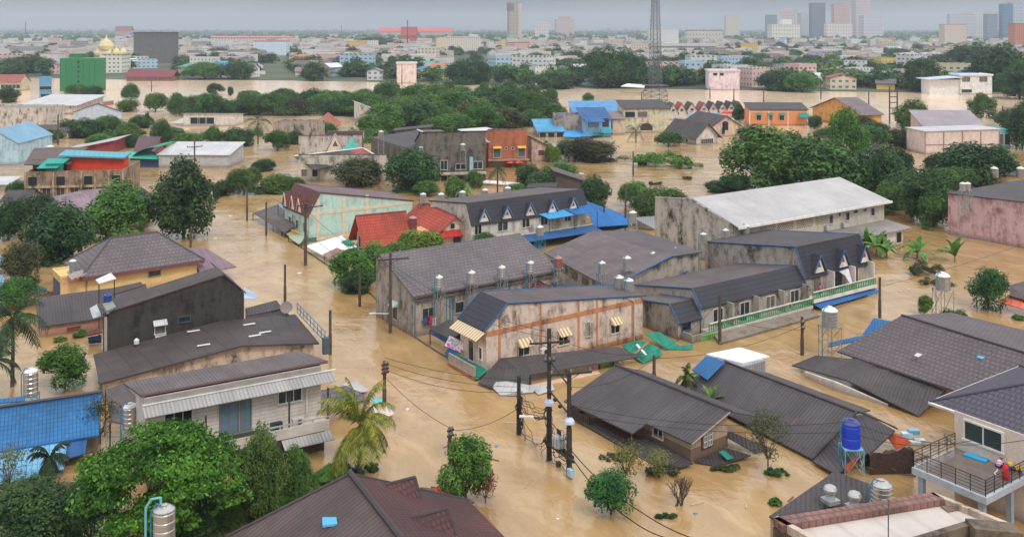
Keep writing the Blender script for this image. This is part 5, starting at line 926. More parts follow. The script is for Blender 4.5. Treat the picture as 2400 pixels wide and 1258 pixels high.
for k, (x, y, z, c_) in enumerate(((0, 0, .1, (226, 226, 226)), (.5, .2, .15, (214, 220, 226)), (-.4, .6, .5, (190, 214, 220)), (.2, .7, .7, (110, 170, 200)))): g = Geo(); g.box(x-.4, x+.4, y-.25, y+.25, z-.2, z+.15); O('plastic_piece', g, plain(c_, .5), t)
# sunk roof and the big grey roof
wing('sunken_house', 'ragged dark roof of a nearly drowned white-walled house between the two big roofs', 'house', [[(1856, 855, .5), (1913, 832, 1.5), (2015, 842, 1.9), (2090, 862, 1.9), (1985, 890, 1.1)], [(1985, 890, 1.1), (2090, 862, 1.9), (2215, 914, 1.6), (2153, 974, .15)]], roofm((76, 67, 67), 'corr', .6), [[(1885, 868, .6), (1960, 893, .9), (2080, 945, .3)]])
wing('big_grey_roof', 'very large lead-grey tiled roof stretching to the right edge of the picture', 'building', [[(1962, 822, 2.0), (2113, 739, 4.8), (2500, 858, 4.8), (2340, 948, 2.0)], [(2113, 739, 4.8), (2230, 732, 3.0), (2560, 812, 3.0), (2500, 858, 4.8)]], roofm((100, 88, 90), 'tile', .35, per=.5), [[(2000, 808, 2.4), (2110, 742, 4.4)], [(2010, 838, 1.9), (2320, 935, 1.9)]], .16, caps=[((2113, 739, 4.8), (2500, 858, 4.8))])
slabthing('skylight_sheet', 'white translucent roof patch on the very large grey roof', 'skylight', [(2142, 832, 3.3), (2150, 826, 3.4), (2162, 830, 3.42), (2152, 836, 3.3)], plain((200, 198, 194), .4), .03); slabthing('skylight_sheet', 'light blue translucent roof patch on the very large grey roof', 'skylight', [(2288, 836, 3.9), (2298, 829, 4.05), (2312, 833, 4.07), (2302, 841, 3.9)], plain((70, 160, 206), .4), .03)
slabthing('blue_eave', 'blue metal roof strip along the left edge of the very large grey roof', 'roof', [(1942, 812, .9), (1944, 802, 1.2), (2055, 778, 1.6), (2050, 790, 1.4)], BLUER, .08); slabthing('blue_eave', 'upper blue roof piece behind the left corner of the large grey roof', 'roof', [(2022, 782, 1.3), (2048, 745, 2.6), (2088, 752, 2.4), (2056, 782, 1.5)], BLUER, .08)
# terrace house at the right edge
f = Fr(2237, 1157, 34.5); TW = wallm((214, 196, 180), .12, (170, 150, 130)); t = T('terrace_villa', 'cream house with dark hipped roof and a wide railed terrace at the right edge', 'house', f.o, f.a)
zf = f.z(0, 0, 1048); ze = f.z(0, 0, 962)
g = Geo(); g.poly([(0, 0, -2.5), (0, -16, -2.5), (0, -16, ze), (0, 0, ze)]).poly([(0, 0, -2.5), (12, 0, -2.5), (12, 0, ze), (0, 0, ze)]).poly([(0, -16, -2.5), (12, -16, -2.5), (12, -16, ze), (0, -16, ze)]).poly([(12, 0, -2.5), (12, -16, -2.5), (12, -16, ze), (12, 0, ze)]); O('wall', g, TW, t)
o_ = 1.2; L0 = f.P(2178, 940, ze-.05); ap = f.P(2359, 895, ze+2.3); a = (L0.x, L0.y, ze-.05); vR = -14; ap2 = Vector((ap.x, vR+5, ap.z)); HR = roofm((88, 80, 92), 'tile', .2, per=.44)
ap = Vector((5.5, -4.6, ze+2.6)); ap2 = Vector((5.5, -12, ze+2.6)); c1, c2, c3, c4 = Vector((L0.x, L0.y, ze-.05)), Vector((L0.x, -18, ze-.05)), Vector((13, -18, ze-.05)), Vector((13, L0.y, ze-.05))
r = roofs(t, [[c1, c2, ap2, ap], [c1, ap, c4], [c4, ap, ap2, c3], [c3, ap2, c2]], HR, .12); g = Geo()
for x, y in ((c1, ap), (c4, ap), (ap, ap2), (c2, ap2)): g.tube(x, y, .12, 6)
O('ridge_cap', g, plain((60, 56, 66), .6), r); g = Geo(); g.tube(c1-Vector((0, 0, .12)), c2-Vector((0, 0, .12)), .13, 5).tube(c1-Vector((0, 0, .12)), c4-Vector((0, 0, .12)), .13, 5); O('gutter', g, WHITE, r)
opening(t, 'L', -2.1, zf+.95, 2.6, 1.25, frame=WHITE, mull=2, pane=plain((40, 56, 58), .08), fr=.12)
tu = f.P(2124, 1088, zf).x; vn = f.P(2317, 1164, zf).y
g = Geo(); g.prism([(tu, vn), (14, vn), (14, 0), (tu, 0)], zf-.45, zf-.02); O('terrace_slab', g, plain((168, 174, 182), .7), t)
g = Geo(); g.prism([(tu+.25, vn+.25), (13.9, vn+.25), (13.9, -.1), (tu+.25, -.1)], zf-.02, zf+.01); O('terrace_floor', g, plain((112, 100, 94), .12, 0, .1, .6), t)
for x, y in ((tu+.4, -.5), (tu+.6, vn+.6), (tu+4, vn+.6)): g = Geo(); g.box(x-.18, x+.18, y-.18, y+.18, -2.5, zf-.45); O('column', g, plain((150, 160, 172), .7), t)
g = Geo(); IR = plain((34, 34, 36), .5)
def rail(a, b):
    a = Vector((*a, 0)); b = Vector((*b, 0)); n = max(2, int((b-a).length/1.0))
    for z in (.2, .42, .64, .86, 1.05): g.tube(a+Vector((0, 0, zf+z)), b+Vector((0, 0, zf+z)), .018 if z < 1 else .03, 4)
    for k in range(n+1): p = a.lerp(b, k/n); g.tube(p+Vector((0, 0, zf)), p+Vector((0, 0, zf+1.05)), .03, 4)
rail((tu+.12, vn+.12), (tu+.12, -.05)); rail((tu+.12, -.05), (0, -.05)); rail((tu+.12, vn+.12), (13.8, vn+.12)); O('railing', g, IR, t)
def onT(px, py, dz=0): p = f.P(px, py, zf+dz); return f.o+f.du*p.x+f.dv*p.y+Vector((0, 0, zf+dz))
g = Geo(); g.box(-.75, .75, -.3, .3, 0, .08); c = O('foam_board', g, plain((40, 160, 206), .6)); c.location = onT(2287, 1072, .03); c.rotation_euler = (0, 0, f.a-1.45); tag(c, 'bright blue flat foam board lying on the villa terrace', 'board')
t = T('chair', 'grey folding chair in the far corner of the villa terrace', 'chair', onT(2222, 1044), 1.0); g = Geo(); g.box(-.22, .22, -.2, .2, .42, .46); O('seat', g, plain((120, 126, 134), .6), t); g = Geo(); g.box(-.22, .22, .2, .24, .5, .9); O('backrest', g, plain((120, 126, 134), .6), t)
for x in (-.2, .2):
    for y in (-.18, .18): g = Geo(); g.tube((x, y, 0), (x, y, .43), .015, 4); O('leg', g, DARKW, t)
t = T('red_bag', 'tall red bag leaning at the villa terrace railing', 'bag', onT(2357, 1122)); g = Geo(); g.lathe([(0, 0), (.22, .02), (.26, .3), (.2, .7), (.12, .95), (0, 1.0)], n=12); O('bag', g, plain((214, 28, 32), .7), t, smooth=True); g = Geo(); g.path([(-.1, 0, .9), (0, 0, 1.02), (.1, 0, .9)], .02, 4); O('handle', g, plain((150, 20, 24), .7), t)
def toy(px, py, name, lab, col, k):
    t = T(name, lab, 'toy', onT(px, py), k*.7); g = Geo(); g.box(-.3, .3, -.14, .14, .14, .3); O('toy_body', g, plain(col, .5), t); g = Geo(); g.box(-.22, .02, -.12, .12, .3, .46); O('toy_seat', g, plain((230, 220, 220) if k == 1 else (230, 190, 40), .5), t)
    for x in (-.2, .2):
        for y in (-.15, .15):
            g = Geo(); g.lathe([(0, -.03), (.13, -.03), (.13, .03), (0, .03)], n=10); w = O('wheel', g, BLACK, t); w.location = (x, y, .13); w.rotation_euler = (math.pi/2, 0, 0)
    g = Geo(); g.tube((.22, 0, .28), (.16, 0, .55), .02, 5).tube((.16, -.14, .55), (.16, .14, .55), .02, 5); O('handlebar', g, DARKW, t)
toy(2344, 1093, 'ride_on_toy', 'white and pink ride-on toy against the villa wall', (226, 160, 200), 1); toy(2366, 1098, 'ride_on_toy', 'blue ride-on toy against the villa wall', (30, 80, 190), 2); toy(2386, 1104, 'ride_on_toy', 'yellow ride-on toy against the villa wall', (224, 190, 40), 3)
g = Geo(); ps = [Vector((-.5+.1*k, .12*math.sin(k*.5), .05+.0*k)) for k in range(11)]; g.path(ps, .04, 5); c = O('hose', g, WHITE); c.location = onT(2335, 1108, .05); c.rotation_euler = (0, 0, 1.2); tag(c, 'short white hose lying on the villa terrace floor', 'hose')
# roofs at the bottom right
t = wing('vented_roof', 'dark corrugated roof with two turbine vents, bottom right', 'roof', [[(1803, 1208, 3.4), (1957, 1103, 4.6), (2058, 1140, 4.6), (2033, 1175, 4.0), (1850, 1235, 3.0)]], CORR, [[(1812, 1212, 3.3), (1957, 1106, 4.3)]])
for px, py, lb in ((1946, 1172, 'turbine vent on a square metal base, larger one on the dark roof'), (2003, 1187, 'turbine vent half hidden by the mossy parapet')):
    p = G(px, py, 4.2); v = T('roof_vent', lb, 'vent', p, .4, 'turbine vents'); g = Geo(); g.box(-.42, .42, -.42, .42, -.1, .12); g.lathe([(.42, .1), (.24, .4)], n=4); O('base', g, plain((160, 166, 164), .4, .4), v); g = Geo(); g.lathe([(.22, .4), (.3, .45), (.4, .58), (.41, .72), (.33, .86), (.15, .95), (0, .97)], n=22); O('turbine', g, plain((196, 190, 188), .35, .6), v)
p = G(2066, 1190, 4.2); tank((p.x, p.y, 4.2), .62, 1.3, 'dented steel tank standing behind the mossy parapet, bottom right', stand=.1, ribs=5, lidm=STEEL)
o = G(1812, 1214, 6.3); o.z = 0; t = T('white_roof_building', 'building with white membrane roof and mossy tiled parapet at the bottom right corner', 'building', o); q = lambda px, py, z: G(px, py, z)-o
A, B_, C_, D_ = q(1812, 1212, 6.4), q(2188, 1152, 6.4), q(2372, 1226, 6.4), q(1990, 1310, 6.4); zz = Vector((0, 0, -.35))
dd = (D_-A).normalized(); g = Geo(); g.slab([A+zz+Vector((.3, -.3, 0)), B_+zz, C_+zz, D_+zz*1], .2); O('roof', g, roofm((196, 186, 176), 'sheet', .35, per=2.2, c2=(150, 120, 100)), t)
g = Geo()
for a, b, w in ((A, B_, .9),): n_ = Vector((b.y-a.y, a.x-b.x, 0)).normalized()*w; g.slab([a, b, b+n_, a+n_], .4)
O('mossy_parapet', g, roofm((136, 98, 88), 'tile', .8, per=.5), t); g = Geo()
for a, b, w in ((B_, C_, .3), (A, D_, .35)): n_ = Vector((b.y-a.y, a.x-b.x, 0)).normalized()*w*(1 if a == B_ else -1); g.slab([a, b, b+n_, a+n_], .45)
O('parapet', g, wallm((200, 180, 160), .5), t); g = Geo(); g.prism([A[:2], B_[:2], C_[:2], D_[:2]], -2.5, 5.9); O('wall', g, DARKWALL, t)
a, b, c_ = q(2130, 1262, 6.7), q(2262, 1222, 6.7), q(2372, 1232, 6.7); g = Geo(); n_ = Vector((.0, -.45, 0)); g.prism([a[:2], b[:2], (b+n_)[:2], (a+n_)[:2]], 3, 6.75); g.prism([(b.x, b.y), (c_.x, c_.y), (c_.x, c_.y-1.1), (b.x, b.y-1.1)], 3, 6.9); O('stair_block', g, wallm((112, 98, 82), .9, (50, 42, 36)), t)
g = Geo(); g.slab([q(2205, 1185, 6.12), q(2240, 1178, 6.12), q(2262, 1190, 6.12), q(2222, 1198, 6.12)], .03); O('bare_patch', g, plain((120, 96, 84), .9), t); g = Geo(); p = q(2082, 1262, 6.1); g.tube(p, p+Vector((0, 0, 2.1)), .035, 5); O('rod', g, plain((90, 90, 92), .5), t)
# right-hand middle distance: tank towers, pink building, banana plants handled below
p = G(1945, 838, 0); tank((p.x, p.y, 0), .78, 1.55, 'large steel tank on a tall open tower in front of the row canopy', stand=3.2, ribs=5, ang=.3, lidm=plain((225, 225, 225), .5))
p = G(2210, 735, 0); tank((p.x, p.y, 0), .8, 1.5, 'large steel tank on a tall open tower beyond the big grey roof', stand=2.9, ribs=5, ang=.2, lidm=plain((225, 225, 225), .5))
PK = wallm((208, 172, 170), .6, (130, 84, 84)); house('pink_building', 'long pink rain-streaked building at the right edge with two small tanks on top', 'building', 2590, 618, 2222, 3000, 6.6, 7.4, 'my-', PK, GREYD, ov=.2)
for px, lb in ((2257, 'left small tank on the pink streaked building'), (2268, 'right small tank on the pink streaked building')): ytank(px, 427, 146, .5, 1.0, lb, z0=5, pipe=0, group='small tanks on the pink building')
slabthing('red_roof_edge', 'grey and orange roof entering the picture at the right edge', 'roof', [(2338, 706, 1.2), (2440, 735, .8), (2440, 700, 1.8), (2368, 690, 2.0)], roofm((214, 112, 82), 'sheet', .4), .12, [(2345, 712, 1.1)]); slabthing('red_roof_edge', 'grey upper half of the roof behind the orange edge', 'roof', [(2366, 692, 2.0), (2440, 712, 1.7), (2440, 648, 3.2), (2366, 668, 2.8)], ASB, .12)
slabthing('brown_eave', 'small dark brown eave at the right edge beside the pink building', 'roof', [(2372, 502, 4.5), (2440, 490, 5.4), (2440, 512, 4.5)], ASBD, .15)
# ================= middle distance =================
def hz_(yb, y): return HC*(yb-y)/(yb-YH)
def H2(name, lab, xl, xc, xr, yb, ye, yr, kind, wm, rm, ang=AU, cat='house', wins=(), **kw):
    wl = xl if isinstance(xl, tuple) else max(.5, min(30, Fr(xc, yb, ang).v(xl))); wl = ('m', wl[1]) if isinstance(wl, tuple) else ('m', wl)
    return house(name, lab, cat, xc, yb, wl, xr, hz_(yb, ye), hz_(yb, yr), kind, wm, rm, ang, wins=wins, **kw)
m = lambda d: ('m', d)
def wn(n, z, w, h, face='R', a0=.0, a1=1., **kw): return [(face, a0+(a1-a0)*(k+.5)/n, z, w, h, dict(kw)) for k in range(n)]
GWall = wallm((44, 120, 74), .25, (30, 80, 56)); PW = wallm((214, 206, 196), .35); STW = wallm((200, 188, 176), .8, (80, 72, 64)); LB = wallm((178, 204, 216), .3); BRK = wallm((176, 104, 74), .4)
PAL = roofm((186, 184, 186), 'sheet', .3, per=1.2); PURP = roofm((128, 108, 116), 'sheet', .6, c2=(180, 160, 160)); CYR = roofm((92, 160, 176), 'sheet', .3); REDM = roofm((158, 66, 64), 'sheet', .5)
f = H2('tower_block', 'tall dark green apartment block with a notched middle across the flood at left', m(9), 140, 234, 214, 137, 137, 'flat', GWall, CONC, 4, 'apartment block', trim=plain((140, 190, 160), .7)); n = f.L
g = Geo(); g.box(n*.2, n*.5, 2, 12, hz_(214, 137), hz_(214, 127)); O('stair_tower', g, GWall, f.T); g = Geo(); win_rows(g, n*.42, n*.5, 1, [2+2.6*k for k in range(6)], 1.2, 1.1, -.02); O('window', g, GLASS, f.T)
g = Geo()
for k in range(7): g.box(n*k/7+.2, n*k/7+.45, -.12, 0, -1, hz_(214, 140))
O('pilaster', g, plain((36, 104, 62), .8), f.T)
H2('blue_house', 'tall flat-roofed blue house with pale balconies left of the green block', 48, 92, 121, 236, 182, 180, 'flat', wallm((92, 150, 182), .3), CONC, 20, wins=wn(1, 5, 5, 1.6)+wn(1, 1.5, 4, 1.6))
H2('red_roof_house', 'long house with rust roof and white verandah posts at the far left', m(12), -40, 46, 214, 192, 176, 'gu', wallm((204, 190, 160), .3), roofm((150, 84, 74), 'sheet', .4), 2, wins=wn(5, 1.5, 2.4, 2.0, a0=.5))
H2('warehouse', 'white-walled warehouse with pale grey roof below the blue house', m(22), 50, 178, 268, 246, 232, 'my+', STW, PAL, -3, 'warehouse', ov=1.0)
H2('pink_shed', 'salmon-pink shed with white roof behind the pale grey warehouse roof', m(14), 172, 226, 250, 240, 228, 'mx-', wallm((210, 130, 122), .3), WHITER, -6, 'shed')
H2('blue_edge_warehouse', 'white gabled warehouse with dark roof edged in bright blue', 118, 172, 284, 292, 262, 243, 'gv', wallm((190, 198, 208), .15), GREYD, 8, 'warehouse', trim=BLUER, ov=.3)
H2('long_wall_building', 'long white building with rain-streaked windowless wall at the far left', m(14), -60, 108, 304, 256, 254, 'flat', STW, CONC, 2, 'building')
H2('light_blue_house', 'pale blue gabled house cut off by the left edge', m(20), -70, 42, 388, 336, 304, 'gv', LB, roofm((120, 160, 182), 'sheet', .3), 4, ov=.2)
H2('low_pink_building', 'long low pinkish building with dull roof behind a small palm', m(8), 58, 160, 326, 308, 300, 'my+', wallm((196, 160, 140), .5), GREYD, 2, 'building', wins=wn(6, .5, 1.5, 1.1))
H2('maroon_shed', 'small dark maroon shed left of the low pinkish building', m(6), 36, 58, 328, 306, 304, 'my+', wallm((128, 66, 64), .3), GREYD, 2, 'shed')
slabthing('blue_umbrella_roof', 'tiny blue canopy on the water near the maroon shed', 'canopy', [(44, 336, .8), (52, 328, 1.6), (68, 332, 1.4), (62, 338, .7)], BLUED, .1)
H2('red_wall_shed', 'shed with rising white roof and red wall behind the cyan roof', m(12), 150, 268, 360, 352, 330, 'mx+', wallm((150, 56, 54), .3), WHITER, 6, 'shed', ov=.8)
# ruined brown building with orange hall
f = H2('old_flat_block', 'mouldy brown concrete apartment block with rooftop tanks behind leafy trees, left', m(13), 60, 288, 482, 408, 404, 'flat', wallm((160, 134, 108), 1.0, (58, 48, 42)), CONCD, 8, 'building')
n = f.L; zt = hz_(482, 404)
for k in range(7):
    opening(f.T, 'R', n*(k+.5)/7, 1.6, n/12, 1.9, frame=wallm((190, 164, 136), .8), pane=wallm((70, 58, 50), .8), mull=2)
    if k % 2 == 0: opening(f.T, 'R', n*(k+.5)/7, zt-2.6, n/11, 1.7, frame=wallm((190, 164, 136), .8), pane=BLACK)
g = Geo()
for k in range(8): g.box(n*k/7-.15, n*k/7+.15, -.3, 0, -2, zt)
g.box(-.1, n, -.35, 0, zt*.52, zt*.52+.4); O('concrete_frame', g, wallm((190, 164, 136), .7), f.T)
g = Geo(); g.slab([(-1, 2, zt+1.2), (n*.42, 2, zt+1.2), (n*.42, 13, zt+3.0), (-3, 13, zt+3.0)], .2); O('rooftop_roof', g, roofm((94, 76, 74), 'sheet', .6), f.T); g = Geo(); g.box(-.5, n*.4, 5, 12, zt, zt+1.8); O('rooftop_room', g, wallm((120, 108, 96), .8), f.T)
g = Geo(); g.slab([(n*.12, -.5, zt+.8), (n*.33, -.5, zt+.8), (n*.4, 3, zt+2.1), (n*.17, 3, zt+2.1)], .1); O('teal_roof', g, roofm((36, 156, 140), 'sheet', .3), f.T); g = Geo(); g.box(n*.2, n*.38, .2, .4, zt, zt+1.5); O('teal_screen', g, plain((24, 112, 96), .8), f.T)
OR = wallm((216, 66, 30), .3, (130, 60, 44)); o = AT(156, 0, 181); o.z = 0; t = T('orange_hall', 'bright orange-red walled hall with cyan roof edge on top of the brown block', 'hall', o, math.radians(3)); w = (288-156)*181/F; za, zb_ = HC-(361-YH)*181/F, HC-(367-YH)*181/F
g = Geo(); g.prism([(0, 0), (w, 0), (w, 2.5), (0, 2.5)], 5.6, [za, zb_, zb_, za]); O('wall', g, OR, t); g = Geo(); g.slab([(-1.2, -.9, za-.1), (w+.4, -.9, zb_-.1), (w+.4, 2.6, zb_+.35), (-1.2, 2.6, za+.5)], .3); O('roof', g, CYR, t)
for px, py, lb in ((100, 348, 'left tank of three on the brown block roof'), (118, 340, 'tallest tank of three on the brown block roof'), (122, 362, 'front tank of three on the brown block roof')): ytank(px, py, 192 if py < 360 else 186, .75, 2.0, lb, z0=5, pipe=0, group='tanks on the brown block')
H2('porch_house', 'small white porch house with dark roof at the left edge below the brown block', m(6), 8, 62, 500, 468, 452, 'gu', PW, GREYD, 5); H2('corner_shed', 'low grey shed at the left edge, level with the porch house', m(6), -30, 14, 446, 432, 426, 'my+', PW, PAL, 5, 'shed')
slabthing('purple_roof', 'patched mauve metal roof with pale streaks behind the leafy trees', 'roof', [(75, 470, 2.6), (200, 445, 3.4), (255, 440, 3.4), (262, 472, 2.0), (150, 490, 2.0)], PURP, .15); slabthing('purple_roof', 'second mauve roof sheet, lower right, with white streaks', 'roof', [(170, 492, 2.0), (262, 470, 2.2), (280, 486, 1.6), (180, 506, 1.4)], PURP, .15)
f = H2('open_pavilion', 'small open pavilion with grey hip roof beside the wide dark tree', m(5), 292, 338, 505, 472, 446, 'hip', wallm((120, 140, 150), .5), GREYD, 0, 'pavilion', ov=1.0)
H2('grey_blue_shed', 'grey-blue walled shed half hidden behind the leafy trees', m(5), 180, 228, 520, 492, 486, 'my+', wallm((130, 150, 160), .3), PURP, 5, 'shed')
# green-fronted warehouse
f = H2('green_white_warehouse', 'warehouse with white roof, grey panel walls and rounded green front', m(11), 372, 536, 392, 362, 346, 'my+', wallm((186, 184, 182), .2), PAL, -2, 'warehouse', ov=.4); g = Geo(); zt = hz_(392, 344)
for k in range(6):
    a, b = k/6, (k+1)/6; pr = lambda t_: (-7*math.sin(t_*1.45), zt-4.6*(1-math.cos(t_*1.3))); (x0, z0), (x1, z1) = pr(a), pr(b); g.slab([(x0, 0, z0), (x0, 11, z0), (x1, 11, z1), (x1, 0, z1)], .1)
O('curved_front', g, roofm((10, 132, 104), 'sheet', .2), f.T); g = Geo(); g.slab([(-9.5, -1, 2.4), (0, -1, 2.1), (0, 4, 2.9), (-9.5, 4, 3.2)], .1); O('green_awning', g, roofm((60, 170, 146), 'sheet', .2), f.T); g = Geo(); g.box(-7, -.1, 0, 9, -2, 2.2); O('shop_room', g, plain((44, 62, 90), .7), f.T)
slabthing('curved_roof', 'bright white arched roof sheet behind the green-fronted warehouse', 'roof', [(420, 346, 3.4), (440, 338, 4.2), (478, 339, 4.2), (500, 346, 3.4)], WHITE, .3)
H2('brown_gable', 'dark brown steep roof peeping out behind the green front', m(7), 318, 362, 372, 350, 324, 'gu', wallm((150, 80, 70), .3), roofm((98, 74, 80), 'sheet', .4), 2)
H2('open_carport', 'long open white-roofed carport shed standing in the flood', m(10), 430, 548, 296, 272, 266, 'my-', PW, WHITER, -2, 'shed', wins=wn(3, .8, 3, 2.2, a0=.15, a1=.6, pane=BLACK)); slabthing('grey_lean_to', 'low grey lean-to roof left of the open white-roofed carport', 'roof', [(398, 288, .6), (430, 277, 2.2), (505, 280, 2.2), (480, 290, .8)], PAL, .12)
H2('walled_ruin', 'roofless mouldy wall building, black and beige, in the middle distance', m(9), 640, 742, 330, 289, 287, 'flat', wallm((176, 160, 142), 1.0, (56, 50, 46)), CONCD, -4, 'building'); H2('rust_roof_house', 'small rusty red hip-roofed house left of the white gabled house', m(8), 742, 795, 306, 290, 266, 'hip', PW, roofm((160, 92, 72), 'sheet', .4), 10)
H2('white_gable_house', 'white house with clean pale roof standing among the dark woods', 806, 868, 918, 298, 270, 252, 'mx-', PW, roofm((216, 216, 218), 'sheet', .1), 20, wins=wn(1, 1, 3.5, 2.2, a0=.4, pane=BLACK)+wn(3, 1.2, .8, 2, 'L'))
# cluster left of centre
f = H2('turquoise_gable_shop', 'old shophouse with dark red steep front and a turquoise pointed gable', m(12), 700, 848, 384, 352, 318, 'my-', STW, CONCD, 6, 'house', ov=.1); n = f.L
rowhouse(f.T, n*.42, n, 2.2, hz_(384, 356), hz_(384, 313), 11, hz_(384, 320), STW, GREYD, roofm((84, 54, 60), 'row', .3), 'R', None, [n*.58], dw=4, dh=4.6, dwall=CREAM, dtrim=CREAM)
g = Geo(); x = n*.84; z0 = hz_(384, 362); g.poly([(x-3.4, -.9, z0), (x+3.4, -.9, z0), (x+2.6, -.9, z0+.9), (x+1.1, -.9, z0+2.4), (x, -.9, hz_(384, 321)), (x-1.1, -.9, z0+2.4), (x-2.6, -.9, z0+.9)]); g.poly([(x+3.4, -.8, z0), (x-3.4, -.8, z0), (x-2.6, -.8, z0+.9), (x-1.1, -.8, z0+2.4), (x, -.8, hz_(384, 321)), (x+1.1, -.8, z0+2.4), (x+2.6, -.8, z0+.9)]); O('turquoise_gable', g, plain((96, 208, 190), .6), f.T)
f = H2('cream_shop', 'cream shophouse with half grey, half red roof in front of the turquoise gable', m(7), 700, 905, 425, 396, 362, 'my-', wallm((206, 196, 178), .5), CONCD, 0, 'building', ov=.1, wins=wn(2, 1, 1.2, 1.6, a0=0, a1=.25)); o = f.o; o_ = G(690, 425); t = f.T
def loc_(t, pts): 
    mi = Matrix.Rotation(-t.rotation_euler[2], 3, 'Z'); return [mi @ (G(*p)-t.location) for p in pts]
f.T.children[1].hide_render = False
roofs(t, [loc_(t, [(688, 366, 4.6), (848, 350, 5.0), (850, 374, 3.6), (738, 398, 3.2)])], GREYD, .15, name='grey_roof'); roofs(t, [loc_(t, [(820, 352, 5.0), (852, 348, 5.2), (906, 379, 3.2), (862, 386, 3.2), (835, 372, 3.9)])], roofm((168, 74, 74), 'tile', .4), .18, name='red_roof'); g = Geo(); q = loc_(t, [(852, 348, 5.3), (906, 379, 3.3), (690, 366, 4.8), (850, 347, 5.2)]); g.tube(q[0], q[1], .18, 5).tube(q[2], q[3], .18, 5); O('white_trim', g, WHITE, t)
ytank(780, 380, 205, .5, 1.2, 'small tank in front of the half grey half red roof', pipe=0)
f = H2('grey_apartments', 'two-storey grey apartment row with wide dark roof and old balconies, mid-left', m(16), 985, 1138, 425, 352, 310, 'my-', wallm((168, 156, 142), .7), GREYD, 10, 'apartment block', ov=.2, z0=-2.5)
t = f.T; f.T.children[1].data.materials[0] = CONCD; L4 = f.L; q = loc_(t, [(988, 358, 5.6), (868, 322, 6.6), (978, 305, 7.2), (1062, 342, 5.8)]); roofs(t, [q], GREYD, .2, name='left_roof'); q = loc_(t, [(1062, 342, 5.8), (978, 305, 7.2), (1032, 304, 7.2), (1142, 345, 5.6)]); roofs(t, [q], roofm((96, 86, 90), 'sheet', .4), .2, name='right_roof'); q = loc_(t, [(1062, 341, 6.0), (978, 304, 7.4)]); g = Geo(); g.tube(q[0], q[1], .2, 5); O('roof_ridge', g, WHITE, t)
q = loc_(t, [(870, 326, 6.3), (988, 360, 5.5)]); g = Geo(); a, b = q; g.prism([(a.x, a.y), (b.x, b.y), (b.x, b.y+.4), (a.x+.3, a.y+.4)], -2.5, [a.z, b.z, b.z, a.z]); O('side_wall', g, wallm((110, 98, 88), .9), t)
for k, (w_, h__) in enumerate(((1.8, 1.6), (1.4, 2.0), (2.2, 1.2), (2.0, 1.6))):
    opening(t, 'R', L4*(.1+.26*k), 2.4, w_, h__, mull=2); opening(t, 'R', L4*(.1+.26*k), -.3, w_, 1.4, pane=BLACK)
g = Geo(); g.box(0, L4, -1.2, 0, 1.4, 1.8); O('balcony', g, wallm((190, 180, 166), .5), t); g = Geo(); g.box(L4*.74, L4*.79, -1.6, -1.1, -2, 5.2); O('blue_column', g, plain((140, 186, 194), .6), t)
for i, (px, py) in enumerate(((893, 306), (988, 342), (1085, 336))): ytank(px, py, 215 if i == 0 else 205, .6, 1.2, ('tank at the far left edge of the grey apartment roof', 'tank before the middle of the grey apartment roof', 'tank at the right end of the grey apartment roof')[i], z0=3, pipe=0)
H2('dark_shed', 'dark shed with pale roof edge behind the grey apartment roof', m(6), 925, 1010, 330, 306, 298, 'mx+', wallm((90, 78, 76), .5), GREYD, 4, 'shed')
f = H2('brick_house', 'orange brick house with clean white roof and yellow window awnings', m(12), 1145, 1236, 392, 330, 303, 'my-', BRK, CONC, 8, 'house', ov=.1); t = f.T; n = f.L
q = loc_(t, [(1142, 332, 6.2), (1072, 303, 7.0), (1140, 298, 7.0), (1236, 324, 6.2)]); roofs(t, [q], roofm((200, 198, 198), 'sheet', .2), .25, name='white_roof'); q = loc_(t, [(1072, 308, 6.6), (1142, 336, 6.0)]); g = Geo(); a, b = q; g.prism([(a.x, a.y), (b.x, b.y), (b.x, b.y+.4), (a.x+.3, a.y+.4)], -2.5, [a.z, b.z, b.z, a.z]); O('side_wall', g, BRK, t)
YAW = plain((214, 170, 60), .7)
for a in (.22, .85): opening(t, 'R', n*a, 2.3, 1.7, 2.2, name='door', pane=plain((86, 96, 96), .5), awn=(.9, .4, YAW))
for a in (.45, .62): opening(t, 'R', n*a, 4.2, .5, .5)
g = Geo(); g.box(-.2, n+.3, -1.4, 0, 1.6, 1.9); O('balcony', g, wallm((170, 140, 120), .4), t)
for px, lb in ((1196, 'left of two red parasols below the brick house balcony'), (1216, 'right of two red parasols below the brick house balcony')):
    p = G(px, 392); u_ = T('parasol', lb, 'parasol', p, 0, 'red parasols'); g = Geo(); g.lathe([(1.3, 1.1), (.7, 1.5), (0, 1.7)], n=8); O('canopy', g, plain((214, 60, 44), .7), u_); g = Geo(); g.tube((0, 0, -1), (0, 0, 1.6), .04, 5); O('pole', g, DARKW, u_)
H2('small_hip_house', 'small grey-roofed house with white ridge right of the brick house', 1228, 1246, 1290, 380, 346, 322, 'mx-', wallm((204, 178, 160), .4), GREYD, 20, wins=wn(1, 1.5, 1.6, 1.4, pane=plain((110, 50, 50), .7)))
H2('blue_roof_house', 'low house with light blue roof left of the blue shophouse', m(10), 1262, 1322, 322, 308, 288, 'my+', wallm((170, 150, 130), .6), roofm((84, 158, 200), 'corr', .3), 8, wins=wn(3, 0, 2, 1.4, pane=BLACK))
H2('old_grey_wall_house', 'old grey windowless shop wall with thin blue roof edge beside the blue shophouse', m(8), 1300, 1372, 318, 272, 270, 'flat', wallm((168, 152, 140), .8), BLUED, 2, 'house')
f = H2('blue_shophouse', 'bright blue fronted shophouse with blue roofs and a turquoise balcony', m(14), 1368, 1432, 322, 280, 262, 'my+', wallm((150, 190, 214), .3), BLUED, 4); n = f.L
